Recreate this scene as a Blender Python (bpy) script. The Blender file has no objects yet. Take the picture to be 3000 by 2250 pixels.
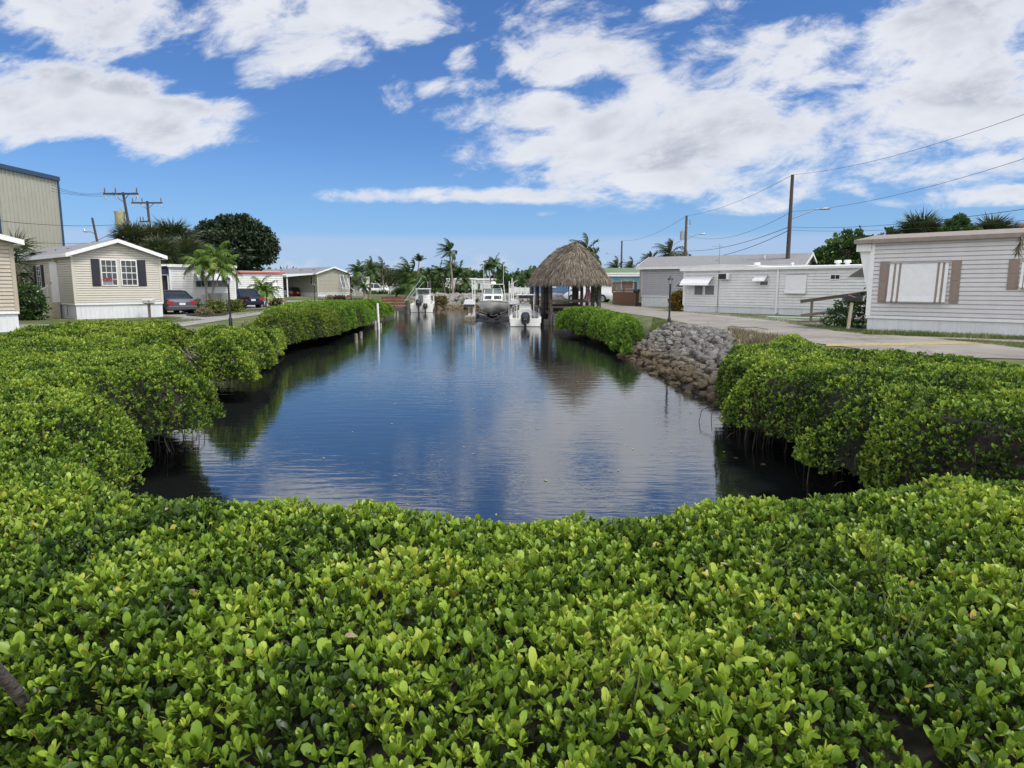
import bpy, math, random
import numpy as np
from mathutils import Vector, Matrix, noise as mnoise
random.seed(7); RNG = np.random.default_rng(7)
S = bpy.context.scene; COL = S.collection
R = math.radians; PI = math.pi
# ------------------------------------------------------------------ camera
CAM_H = 1.62; F = 1970.0; TP = (1125 - 839) / F
PIT = math.atan(TP); CP, SP = math.cos(PIT), math.sin(PIT)
cd = bpy.data.cameras.new('camera'); cam = bpy.data.objects.new('camera', cd); COL.objects.link(cam)
cd.sensor_width = 36; cd.lens = F / 3000 * 36; cd.clip_start = 0.05; cd.clip_end = 6000
cam.location = (0, 0, CAM_H); cam.rotation_euler = (PI / 2 - PIT, 0, 0)
S.camera = cam
S.view_settings.view_transform = 'Standard'; S.view_settings.look = 'None'
S.view_settings.exposure = 0.6; S.view_settings.gamma = 1.0
S.cycles.max_bounces = 6; S.cycles.diffuse_bounces = 3; S.cycles.transparent_max_bounces = 8
S.cycles.glossy_bounces = 3; S.cycles.transmission_bounces = 3
S.cycles.sample_clamp_indirect = 4.0

def ray(px, py):
    u = (px - 1500) / F; v = (1125 - py) / F
    return (u, CP + v * SP, -SP + v * CP)
def g(px, py, z=0.0):                     # point of the level z seen at a pixel
    d = ray(px, py); t = (z - CAM_H) / d[2]
    return (d[0] * t, d[1] * t)
def at(px, py, Y):                        # point at distance Y
    d = ray(px, py); t = Y / d[1]
    return (d[0] * t, Y, CAM_H + d[2] * t)

# ------------------------------------------------------------------ world
SUN_EL = 58.0; SUN_AZ = (0.82, -0.42)     # direction towards the sun
w = bpy.data.worlds.new('World'); S.world = w; w.use_nodes = True
nt = w.node_tree; nt.nodes.clear(); N = nt.nodes; LK = nt.links
def nd(t, **k):
    n = N.new(t)
    for a, b in k.items(): setattr(n, a, b)
    return n
def M_(op, a, b=None, c=None, clamp=False):
    n = nd('ShaderNodeMath', operation=op, use_clamp=clamp)
    for i, v in enumerate((a, b, c)):
        if v is None: continue
        if isinstance(v, (int, float)): n.inputs[i].default_value = v
        else: LK.new(v, n.inputs[i])
    return n.outputs[0]
def sstep(v, a, b):
    n = nd('ShaderNodeMapRange', interpolation_type='SMOOTHSTEP')
    LK.new(v, n.inputs[0]); n.inputs[1].default_value = a; n.inputs[2].default_value = b
    return n.outputs[0]
def comb(x, y, z):
    n = nd('ShaderNodeCombineXYZ')
    for i, v in enumerate((x, y, z)):
        if isinstance(v, (int, float)): n.inputs[i].default_value = v
        else: LK.new(v, n.inputs[i])
    return n.outputs[0]
def noi(vec, sc, det, rough, dist=0.0):
    n = nd('ShaderNodeTexNoise', noise_dimensions='3D'); LK.new(vec, n.inputs['Vector'])
    n.inputs['Scale'].default_value = sc; n.inputs['Detail'].default_value = det
    n.inputs['Roughness'].default_value = rough; n.inputs['Distortion'].default_value = dist
    return n.outputs['Fac']
def mixc(f, a, b):
    n = nd('ShaderNodeMix', data_type='RGBA')
    if isinstance(f, (int, float)): n.inputs[0].default_value = f
    else: LK.new(f, n.inputs[0])
    for i, v in ((6, a), (7, b)):
        if isinstance(v, tuple): n.inputs[i].default_value = (*v, 1)
        else: LK.new(v, n.inputs[i])
    return n.outputs[2]
sky = nd('ShaderNodeTexSky', sky_type='NISHITA'); sky.sun_disc = False
sky.sun_elevation = R(SUN_EL); sky.sun_rotation = math.atan2(SUN_AZ[0], SUN_AZ[1])
sky.altitude = 0; sky.air_density = 1.0; sky.dust_density = 0.25; sky.ozone_density = 2.2
tc = nd('ShaderNodeTexCoord'); sp = nd('ShaderNodeSeparateXYZ'); LK.new(tc.outputs['Generated'], sp.inputs[0])
dx, dy, dz = sp.outputs
yy = M_('MAXIMUM', dy, 0.12)
A = M_('DIVIDE', dx, yy); E_ = M_('DIVIDE', M_('MAXIMUM', dz, 0.0), yy)
vec = comb(M_('ADD', M_('MULTIPLY', A, 1.0), M_('MULTIPLY', E_, -.5)), M_('MULTIPLY', E_, 1.9), 0.0)
n1 = noi(vec, 3.4, 10, 0.62, 0.35)
n2 = noi(vec, 11.0, 8, 0.65, 0.5)
big = noi(comb(M_('MULTIPLY', A, 1.0), M_('MULTIPLY', E_, 3.2), 5.3), 1.4, 3, 0.5)
def ell(px, py, rx, ry, amp=1.0, tilt=0.0):
    """soft patch of cloud in a direction of the sky"""
    d = ray(px, py); a0, e0 = d[0] / d[1], d[2] / d[1]
    rx /= F; ry /= F
    da = M_('SUBTRACT', A, a0); de = M_('SUBTRACT', E_, e0)
    if tilt:
        c, s = math.cos(tilt), math.sin(tilt)
        da, de = (M_('ADD', M_('MULTIPLY', da, c), M_('MULTIPLY', de, s)),
                  M_('SUBTRACT', M_('MULTIPLY', de, c), M_('MULTIPLY', da, s)))
    q = M_('ADD', M_('POWER', M_('ABSOLUTE', M_('DIVIDE', da, rx)), 2.0), M_('POWER', M_('ABSOLUTE', M_('DIVIDE', de, ry)), 2.0))
    return M_('MULTIPLY', M_('SUBTRACT', 1.0, q), amp)
PATCH = [
    (200, 0, 340, 140, 1.0, -.15), (860, 70, 370, 140, 1.0, .1), (1120, 60, 150, 90, .9, 0),
    (200, 310, 480, 115, 1.0, -.10), (600, 310, 200, 40, .8, -.12), (-200, 330, 400, 160, 1, 0),
    (1680, 130, 230, 110, .85, 0), (1850, 190, 160, 70, .7, -.5),
    (1560, 335, 330, 62, 1.0, 0), (1700, 440, 330, 75, 1.0, .0), (2150, 390, 700, 190, 1.5, .12), (2200, 190, 280, 130, 1.1, .2),
    (2750, 300, 520, 200, 1.1, .15), (2820, 60, 250, 170, 1.0, .3), (3300, 200, 500, 330, 1.1, 0), (3050, -60, 420, 160, 1.1, 0),
    (1430, 572, 400, 26, .9, .0), (2050, 520, 170, 18, .8, 0), (2750, 500, 500, 62, .9, .12), (2950, 570, 420, 34, .8, .05),
     (1150, 280, 60, 50, .45, -.6), (1340, 265, 120, 34, .6, 0), (1352, 175, 40, 40, .35, 0), (2080, 60, 180, 60, .35, 0), (2640, 560, 300, 30, .4, 0),
    (600, -330, 900, 230, .9, 0), (2100, -420, 900, 300, 1.0, 0), (1300, -900, 1500, 300, .8, 0),
]
m = None
for p_ in PATCH:
    e = ell(*p_); m = e if m is None else M_('MAXIMUM', m, e)
m = M_('MAXIMUM', m, -1.7)
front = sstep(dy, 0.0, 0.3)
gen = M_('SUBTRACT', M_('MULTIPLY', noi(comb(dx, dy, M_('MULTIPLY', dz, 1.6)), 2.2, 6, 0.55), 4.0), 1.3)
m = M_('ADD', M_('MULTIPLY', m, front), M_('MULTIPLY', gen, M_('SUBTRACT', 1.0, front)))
dens = M_('ADD', M_('MULTIPLY', m, 0.40), M_('ADD', M_('MULTIPLY', M_('SUBTRACT', n1, .5), 2.5), M_('MULTIPLY', M_('SUBTRACT', n2, .5), 1.1)))
cov = sstep(dens, -0.10, 0.36)
# lighter tops: same noise read a little lower down
vec2 = comb(M_('ADD', M_('ADD', A, 0.02), M_('MULTIPLY', E_, -.5)), M_('MULTIPLY', M_('SUBTRACT', E_, 0.03), 1.9), 0.0)
n1b = noi(vec2, 3.4, 3, 0.5, 0.35)
n1c = noi(vec, 3.4, 3, 0.5, 0.35)
lit = sstep(M_('SUBTRACT', n1c, n1b), -0.05, 0.05)
thick = sstep(dens, 0.10, 0.75)
soft = sstep(noi(comb(M_('MULTIPLY', A, 1.6), M_('MULTIPLY', E_, 3.0), 3.7), 3.0, 4, .5), .38, .62)
shade = M_('MULTIPLY', thick, M_('ADD', .05, M_('ADD', M_('MULTIPLY', M_('SUBTRACT', 1.0, lit), .45), M_('MULTIPLY', soft, .34))), clamp=True)
ccol = mixc(shade, (0.55, 0.565, 0.605), (0.25, 0.27, 0.325))
ccol = mixc(M_('SUBTRACT', 1.0, front), ccol, (1.15, 1.13, 1.10))  # unseen clouds behind the camera, brightness added to fill the shaded walls
skc = nd('ShaderNodeVectorMath', operation='MULTIPLY'); LK.new(sky.outputs[0], skc.inputs[0])
SKYG = 0.105
skc.inputs[1].default_value = (SKYG * 0.36, SKYG * 0.54, SKYG * 0.80)
el = M_('DIVIDE', M_('MAXIMUM', dz, 0.0), 1.0)
hz = M_('SUBTRACT', 1.0, sstep(el, 0.0, 0.22))
band = M_('MULTIPLY', sstep(M_('ADD', noi(comb(A, M_('MULTIPLY', E_, 9.0), 2.0), 2.2, 6, .6), M_('MULTIPLY', hz, .35)), .40, .66), M_('SUBTRACT', 1.0, sstep(el, 0.062, 0.078)))
skyc = mixc(M_('MULTIPLY', hz, 0.55), skc.outputs[0], (0.20, 0.34, 0.55))
skyc = mixc(M_('MULTIPLY', band, .6), skyc, (0.31, 0.39, 0.54))
puff = sstep(M_('SUBTRACT', noi(comb(M_('MULTIPLY', A, 2.2), M_('MULTIPLY', E_, 4.0), 9.0), 6.0, 7, .6), M_('MULTIPLY', el, 5.5)), .30, .42)
puff = M_('MULTIPLY', puff, M_('SUBTRACT', 1.0, sstep(el, 0.03, 0.075)))
skyc = mixc(M_('MULTIPLY', puff, .35), skyc, (0.44, 0.47, 0.54))
EXPO_C = 1.0
cc = nd('ShaderNodeVectorMath', operation='SCALE'); LK.new(ccol, cc.inputs[0]); cc.inputs['Scale'].default_value = EXPO_C
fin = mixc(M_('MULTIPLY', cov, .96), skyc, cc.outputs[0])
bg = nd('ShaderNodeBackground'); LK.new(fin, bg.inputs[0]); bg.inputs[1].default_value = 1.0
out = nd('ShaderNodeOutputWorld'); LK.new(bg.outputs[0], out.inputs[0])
try: w.cycles.sampling_method = 'MANUAL'; w.cycles.sample_map_resolution = 512
except Exception: pass
# ------------------------------------------------------------------ sun
sl = bpy.data.lights.new('sun', 'SUN'); so = bpy.data.objects.new('sun', sl); COL.objects.link(so)
sl.energy = 2.2; sl.angle = R(14); sl.color = (1.0, 0.955, 0.88)
ch = math.cos(R(SUN_EL)); hl = math.hypot(*SUN_AZ)
sd = Vector((SUN_AZ[0] / hl * ch, SUN_AZ[1] / hl * ch, math.sin(R(SUN_EL))))
so.rotation_euler = sd.to_track_quat('Z', 'Y').to_euler()
so.location = (30, -20, 60)

# ------------------------------------------------------------------ materials
MC = {}
def mat(name, col, rough=0.6, var=0.12, scale=3.0, metal=0.0, bump=0.0, bscale=20.0, spec=0.5, stretch=(1, 1, 1), col2=None, streak=0.0, streakcol=(0.25, 0.22, 0.17)):
    if name in MC: return MC[name]
    m = bpy.data.materials.new(name); m.use_nodes = True; t = m.node_tree; b = t.nodes['Principled BSDF']
    b.inputs['Roughness'].default_value = rough; b.inputs['Metallic'].default_value = metal
    b.inputs['Specular IOR Level'].default_value = spec
    co = t.nodes.new('ShaderNodeTexCoord'); mp = t.nodes.new('ShaderNodeMapping'); mp.inputs['Scale'].default_value = stretch
    t.links.new(co.outputs['Object'], mp.inputs[0])
    n = t.nodes.new('ShaderNodeTexNoise'); n.inputs['Scale'].default_value = scale; n.inputs['Detail'].default_value = 6; n.inputs['Roughness'].default_value = .6
    t.links.new(mp.outputs[0], n.inputs['Vector'])
    r = t.nodes.new('ShaderNodeValToRGB'); r.color_ramp.elements[0].position = .32; r.color_ramp.elements[1].position = .68
    c2 = col2 if col2 else tuple(min(1, c * (1 + var)) for c in col)
    r.color_ramp.elements[0].color = (*[c * (1 - var) for c in col], 1); r.color_ramp.elements[1].color = (*c2, 1)
    t.links.new(n.outputs['Fac'], r.inputs[0]); last = r.outputs[0]
    if streak > 0:
        mp2 = t.nodes.new('ShaderNodeMapping'); mp2.inputs['Scale'].default_value = (6, 6, .5); t.links.new(co.outputs['Object'], mp2.inputs[0])
        s = t.nodes.new('ShaderNodeTexNoise'); s.inputs['Scale'].default_value = 1.3; s.inputs['Detail'].default_value = 7; t.links.new(mp2.outputs[0], s.inputs['Vector'])
        mr = t.nodes.new('ShaderNodeMapRange'); mr.inputs[1].default_value = .52; mr.inputs[2].default_value = .8; mr.inputs[4].default_value = streak
        t.links.new(s.outputs['Fac'], mr.inputs[0])
        mx = t.nodes.new('ShaderNodeMix'); mx.data_type = 'RGBA'; t.links.new(mr.outputs[0], mx.inputs[0]); t.links.new(last, mx.inputs[6]); mx.inputs[7].default_value = (*streakcol, 1)
        last = mx.outputs[2]
    t.links.new(last, b.inputs['Base Color'])
    if bump > 0:
        nb = t.nodes.new('ShaderNodeTexNoise'); nb.inputs['Scale'].default_value = bscale; nb.inputs['Detail'].default_value = 5; t.links.new(mp.outputs[0], nb.inputs['Vector'])
        bp = t.nodes.new('ShaderNodeBump'); bp.inputs['Strength'].default_value = bump; bp.inputs['Distance'].default_value = .03
        t.links.new(nb.outputs['Fac'], bp.inputs['Height']); t.links.new(bp.outputs[0], b.inputs['Normal'])
    MC[name] = m; return m
def leafmat(name, stops, rough=.42, trans=.30, spec=.4):
    """stops: ramp over the per-leaf age value stored on the mesh"""
    if name in MC: return MC[name]
    m = bpy.data.materials.new(name); m.use_nodes = True; t = m.node_tree; b = t.nodes['Principled BSDF']; o = t.nodes['Material Output']
    at_ = t.nodes.new('ShaderNodeAttribute'); at_.attribute_name = 'tint'
    r = t.nodes.new('ShaderNodeValToRGB'); cr = r.color_ramp
    while len(cr.elements) < len(stops): cr.elements.new(.5)
    for e, (p, c) in zip(cr.elements, stops): e.position = p; e.color = (*c, 1)
    t.links.new(at_.outputs['Fac'], r.inputs[0])
    t.links.new(r.outputs[0], b.inputs['Base Color']); b.inputs['Roughness'].default_value = rough; b.inputs['Specular IOR Level'].default_value = spec
    tr = t.nodes.new('ShaderNodeBsdfTranslucent'); mx = t.nodes.new('ShaderNodeMixShader'); mx.inputs[0].default_value = trans
    t.links.new(r.outputs[0], tr.inputs[0]); t.links.new(b.outputs[0], mx.inputs[1]); t.links.new(tr.outputs[0], mx.inputs[2]); t.links.new(mx.outputs[0], o.inputs[0])
    MC[name] = m; return m
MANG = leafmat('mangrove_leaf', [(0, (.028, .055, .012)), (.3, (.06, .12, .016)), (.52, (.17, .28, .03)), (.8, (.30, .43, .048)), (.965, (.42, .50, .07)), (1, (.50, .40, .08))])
MANGF = leafmat('far_mangrove_leaf', [(0, (.03, .06, .012)), (.4, (.09, .15, .018)), (.8, (.20, .28, .03)), (1, (.32, .38, .05))])
MANGB = leafmat('bright_mangrove_leaf', [(0, (.04, .09, .012)), (.4, (.11, .22, .018)), (.8, (.22, .38, .03)), (1, (.30, .44, .045))])
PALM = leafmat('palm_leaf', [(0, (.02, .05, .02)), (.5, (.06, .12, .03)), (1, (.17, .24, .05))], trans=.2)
PALMG = leafmat('yellowgreen_palm_leaf', [(0, (.05, .10, .015)), (.5, (.12, .22, .025)), (1, (.28, .34, .06))], trans=.25)  # yellower green leaf of the clumped palms
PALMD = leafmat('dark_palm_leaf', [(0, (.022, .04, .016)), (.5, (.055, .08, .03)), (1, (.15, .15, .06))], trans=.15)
FICUS = leafmat('ficus_leaf', [(0, (.010, .022, .010)), (.6, (.022, .045, .018)), (1, (.05, .085, .03))], trans=.1)
BUSH = leafmat('bush_leaf', [(0, (.02, .05, .015)), (.6, (.05, .11, .025)), (1, (.13, .2, .04))], trans=.2)
CROTON = leafmat('croton_leaf', [(0, (.05, .06, .02)), (.4, (.12, .12, .02)), (.75, (.4, .2, .03)), (1, (.45, .30, .05))])
GRASSM = leafmat('grass_blade', [(0, (.05, .09, .02)), (.5, (.11, .17, .035)), (.8, (.2, .22, .07)), (1, (.32, .27, .14))], trans=.2)
DRYG = leafmat('dry_grass_blade', [(0, (.09, .09, .04)), (.5, (.2, .17, .09)), (1, (.33, .27, .17))], trans=.15)
THATCH = leafmat('thatch_straw', [(0, (.085, .068, .052)), (.5, (.19, .16, .125)), (1, (.36, .31, .24))], trans=.05, rough=.8)
WHITE = mat('white_siding', (.71, .715, .72), .55, .06, 2, streak=.3, streakcol=(.42, .41, .37))
WHITE2 = mat('white_trim', (.78, .79, .80), .45, .04, 4, streak=.06)
SKIRT = mat('white_skirting', (.68, .70, .74), .5, .05, 2, streak=.22)
BEIGE = mat('beige_siding', (.54, .515, .45), .6, .05, 2, streak=.10)
TANS = mat('tan_siding', (.46, .41, .34), .6, .05, 2, streak=.1)
GREYS = mat('grey_siding', (.40, .40, .44), .6, .05, 2, streak=.08)
OLIVE = mat('olive_siding', (.36, .35, .29), .6, .05, 2, streak=.08)
TEAL = mat('teal_siding', (.17, .36, .45), .6, .06, 2)
BLUES = mat('blue_siding', (.08, .16, .33), .6, .06, 2)
SHING = mat('grey_shingle', (.22, .22, .23), .85, .18, 9, bump=.4, bscale=14)
SHINGT = mat('tan_roof_edge', (.26, .225, .20), .8, .15, 5)
ROOFW = mat('white_roof_coating', (.74, .74, .72), .5, .08, 1.5, streak=.3)
GREENR = mat('green_roof', (.13, .19, .11), .8, .15, 4)
TILE = mat('clay_tile', (.19, .085, .06), .8, .25, 8)
STUCCO = mat('yellow_stucco', (.50, .38, .20), .8, .1, 4)
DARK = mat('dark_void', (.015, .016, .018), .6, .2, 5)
GLASS = mat('window_glass', (.035, .042, .048), .08, .3, 1.2, spec=.6)
GLASSL = mat('curtained_glass', (.16, .17, .18), .15, .25, 8, spec=.6, stretch=(8, 8, 1))
BLACKP = mat('black_paint', (.014, .014, .017), .4, .2, 8)
NAVY = mat('navy_shutter', (.018, .020, .030), .5, .1, 6)
NAVYB = mat('navy_canvas', (.012, .022, .07), .7, .1, 6)
TAUPE = mat('taupe_shutter', (.26, .20, .17), .6, .06, 6)
RED = mat('coral_red_paint', (.48, .12, .09), .6, .1, 5)
SIGNR = mat('sign_red', (.16, .008, .018), .5, .06, 5)
BLUET = mat('blue_trim', (.035, .065, .12), .45, .1, 5)
WARE = mat('ribbed_metal_wall', (.40, .395, .33), .5, .05, 1.2, streak=.1)
def cracks(m, sc, strength, width=.012):
    t = m.node_tree; b = t.nodes['Principled BSDF']; src = b.inputs['Base Color'].links[0].from_socket
    geo = t.nodes.new('ShaderNodeNewGeometry'); n = t.nodes.new('ShaderNodeTexNoise'); n.inputs['Scale'].default_value = 1.7; n.inputs['Detail'].default_value = 4; t.links.new(geo.outputs['Position'], n.inputs['Vector'])
    mx = t.nodes.new('ShaderNodeMix'); mx.data_type = 'RGBA'; mx.inputs[0].default_value = .35; t.links.new(geo.outputs['Position'], mx.inputs[6]); t.links.new(n.outputs['Color'], mx.inputs[7])
    v = t.nodes.new('ShaderNodeTexVoronoi'); v.feature = 'DISTANCE_TO_EDGE'; v.inputs['Scale'].default_value = sc; t.links.new(mx.outputs[2], v.inputs['Vector'])
    r = t.nodes.new('ShaderNodeMapRange'); r.inputs[1].default_value = 0; r.inputs[2].default_value = width; r.inputs[3].default_value = strength; r.inputs[4].default_value = 0; t.links.new(v.outputs['Distance'], r.inputs[0])
    n2 = t.nodes.new('ShaderNodeTexNoise'); n2.inputs['Scale'].default_value = .35; n2.inputs['Detail'].default_value = 5; t.links.new(geo.outputs['Position'], n2.inputs['Vector'])
    r2 = t.nodes.new('ShaderNodeMapRange'); r2.inputs[1].default_value = .45; r2.inputs[2].default_value = .7; r2.inputs[4].default_value = .35; t.links.new(n2.outputs['Fac'], r2.inputs[0])
    ad = t.nodes.new('ShaderNodeMath'); ad.use_clamp = True; t.links.new(r.outputs[0], ad.inputs[0]); t.links.new(r2.outputs[0], ad.inputs[1])
    m3 = t.nodes.new('ShaderNodeMix'); m3.data_type = 'RGBA'; t.links.new(ad.outputs[0], m3.inputs[0]); t.links.new(src, m3.inputs[6]); m3.inputs[7].default_value = (.10, .09, .075, 1); t.links.new(m3.outputs[2], b.inputs['Base Color'])
CONC = mat('concrete', (.28, .27, .245), .85, .14, 1.5, bump=.15, bscale=30, streak=.12)
ASPH = mat('asphalt', (.24, .22, .19), .9, .13, .9, bump=.25, bscale=60, col2=(.31, .285, .25), streak=.25, streakcol=(.13, .12, .11))
cracks(CONC, .35, .8, .008); cracks(ASPH, .5, .7, .012)
YELLOW = mat('yellow_paint', (.36, .28, .13), .85, .3, 7)
CREAM = mat('cream_paint', (.52, .46, .33), .7, .08, 4)
WOODG = mat('weathered_wood', (.17, .14, .12), .85, .3, 3, bump=.3, stretch=(1, 1, 6))
WOODB = mat('brown_stained_wood', (.20, .10, .055), .75, .2, 3, stretch=(1, 1, 4))
WOODR = mat('red_brown_wood', (.17, .055, .035), .75, .2, 3)
PILE = mat('dark_piling', (.065, .06, .06), .85, .35, 3, bump=.3, col2=(.13, .12, .11))
POLEW = mat('utility_pole_wood', (.10, .075, .055), .85, .25, 2, stretch=(3, 3, .4))
POLEC = mat('dark_pole_wood', (.065, .048, .04), .85, .25, 2, stretch=(3, 3, .4))
METAL = mat('galvanised_metal', (.35, .36, .37), .4, .15, 6, metal=.7)
ALU = mat('white_metal', (.72, .73, .74), .35, .05, 6)
GEL = mat('gelcoat', (.78, .78, .74), .2, .04, 2, streak=.05)
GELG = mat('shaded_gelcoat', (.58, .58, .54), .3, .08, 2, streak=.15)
BOTTOM = mat('bottom_paint', (.03, .03, .04), .6, .2, 4)
MOTOR = mat('motor_cowl', (.025, .027, .035), .25, .2, 4)
RUBBER = mat('rubber', (.015, .015, .015), .8, .2, 10)
CHROME = mat('alloy', (.55, .56, .58), .3, .1, 8, metal=.8)
BARK = mat('grey_bark', (.17, .145, .12), .9, .35, 6, bump=.5, bscale=12)
BARKP = mat('palm_trunk', (.24, .20, .165), .9, .25, 5, bump=.5, bscale=10, stretch=(.4, .4, 4))
TWIG = mat('twig_bark', (.12, .085, .065), .9, .35, 10)
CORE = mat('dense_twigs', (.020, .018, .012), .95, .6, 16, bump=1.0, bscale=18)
ROOTM = mat('prop_root', (.10, .08, .065), .9, .3, 8)
DRIFT = mat('driftwood', (.30, .27, .24), .9, .3, 5, bump=.5, bscale=14, stretch=(1, 1, 3))
MULCH = mat('mulch', (.028, .020, .015), .95, .4, 12, bump=.5)
TERRA = mat('terracotta', (.32, .10, .06), .8, .15, 6)
LAMPG = mat('frosted_lamp_glass', (.55, .56, .55), .25, .1, 6)
WIRE = mat('wire_insulation', (.03, .03, .033), .6, .1, 5)
DEADL = mat('dead_leaf', (.12, .06, .035), .8, .3, 8)

def rockmat():
    m = bpy.data.materials.new('limestone'); m.use_nodes = True; t = m.node_tree; b = t.nodes['Principled BSDF']
    b.inputs['Roughness'].default_value = .9
    geo = t.nodes.new('ShaderNodeNewGeometry'); oi = t.nodes.new('ShaderNodeObjectInfo'); co = t.nodes.new('ShaderNodeTexCoord')
    n = t.nodes.new('ShaderNodeTexNoise'); n.inputs['Scale'].default_value = 5; n.inputs['Detail'].default_value = 8; n.inputs['Roughness'].default_value = .7
    t.links.new(co.outputs['Object'], n.inputs['Vector'])
    r = t.nodes.new('ShaderNodeValToRGB'); r.color_ramp.elements[0].position = .3; r.color_ramp.elements[1].position = .72
    r.color_ramp.elements[0].color = (.07, .066, .062, 1); r.color_ramp.elements[1].color = (.29, .275, .26, 1); t.links.new(n.outputs['Fac'], r.inputs[0])
    # algae and wet stain on the stones of the tidal zone (height above water)
    s = t.nodes.new('ShaderNodeSeparateXYZ'); t.links.new(geo.outputs['Position'], s.inputs[0])
    n2 = t.nodes.new('ShaderNodeTexNoise'); n2.inputs['Scale'].default_value = 1.6; t.links.new(geo.outputs['Position'], n2.inputs['Vector'])
    ad = t.nodes.new('ShaderNodeMath'); ad.operation = 'MULTIPLY_ADD'; t.links.new(n2.outputs['Fac'], ad.inputs[0]); ad.inputs[1].default_value = .6; t.links.new(s.outputs[2], ad.inputs[2])
    mr = t.nodes.new('ShaderNodeMapRange'); mr.inputs[1].default_value = -.42; mr.inputs[2].default_value = .05; mr.inputs[3].default_value = 1; mr.inputs[4].default_value = 0; t.links.new(ad.outputs[0], mr.inputs[0])
    mx = t.nodes.new('ShaderNodeMix'); mx.data_type = 'RGBA'; mx.blend_type = 'MULTIPLY'; t.links.new(mr.outputs[0], mx.inputs[0]); t.links.new(r.outputs[0], mx.inputs[6]); mx.inputs[7].default_value = (.62, .50, .30, 1)
    m2 = t.nodes.new('ShaderNodeMapRange'); m2.inputs[1].default_value = -.82; m2.inputs[2].default_value = -.5; m2.inputs[3].default_value = 1; m2.inputs[4].default_value = 0; t.links.new(ad.outputs[0], m2.inputs[0])
    mw = t.nodes.new('ShaderNodeMix'); mw.data_type = 'RGBA'; mw.blend_type = 'MULTIPLY'; t.links.new(m2.outputs[0], mw.inputs[0]); t.links.new(mx.outputs[2], mw.inputs[6]); mw.inputs[7].default_value = (.35, .3, .26, 1)
    mo = t.nodes.new('ShaderNodeMapRange'); mo.inputs[3].default_value = .72; mo.inputs[4].default_value = 1.35; t.links.new(oi.outputs['Random'], mo.inputs[0])
    vm = t.nodes.new('ShaderNodeVectorMath'); vm.operation = 'SCALE'; t.links.new(mw.outputs[2], vm.inputs[0]); t.links.new(mo.outputs[0], vm.inputs['Scale'])
    t.links.new(vm.outputs[0], b.inputs['Base Color'])
    bp = t.nodes.new('ShaderNodeBump'); bp.inputs['Strength'].default_value = .9; bp.inputs['Distance'].default_value = .05; t.links.new(n.outputs['Fac'], bp.inputs['Height']); t.links.new(bp.outputs[0], b.inputs['Normal'])
    return m
ROCK = rockmat()

def groundmat():
    m = bpy.data.materials.new('yard_ground'); m.use_nodes = True; t = m.node_tree; b = t.nodes['Principled BSDF']; b.inputs['Roughness'].default_value = .95
    geo = t.nodes.new('ShaderNodeNewGeometry')
    def noise_(sc, det=6):
        n = t.nodes.new('ShaderNodeTexNoise'); n.inputs['Scale'].default_value = sc; n.inputs['Detail'].default_value = det; t.links.new(geo.outputs['Position'], n.inputs['Vector']); return n.outputs['Fac']
    r = t.nodes.new('ShaderNodeValToRGB'); cr = r.color_ramp; cr.elements[0].position = .34; cr.elements[0].color = (.055, .085, .022, 1); cr.elements[1].position = .66; cr.elements[1].color = (.16, .14, .07, 1)
    e = cr.elements.new(.5); e.color = (.09, .12, .035, 1); t.links.new(noise_(.55, 8), r.inputs[0])
    s = t.nodes.new('ShaderNodeSeparateXYZ'); t.links.new(geo.outputs['Position'], s.inputs[0])
    mr = t.nodes.new('ShaderNodeMapRange'); mr.inputs[1].default_value = -.12; mr.inputs[2].default_value = -.4; t.links.new(s.outputs[2], mr.inputs[0])
    mx = t.nodes.new('ShaderNodeMix'); mx.data_type = 'RGBA'; t.links.new(mr.outputs[0], mx.inputs[0]); t.links.new(r.outputs[0], mx.inputs[6]); mx.inputs[7].default_value = (.035, .028, .02, 1)
    t.links.new(mx.outputs[2], b.inputs['Base Color'])
    bp = t.nodes.new('ShaderNodeBump'); bp.inputs['Strength'].default_value = .6; bp.inputs['Distance'].default_value = .05; t.links.new(noise_(14), bp.inputs['Height']); t.links.new(bp.outputs[0], b.inputs['Normal'])
    return m
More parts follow.
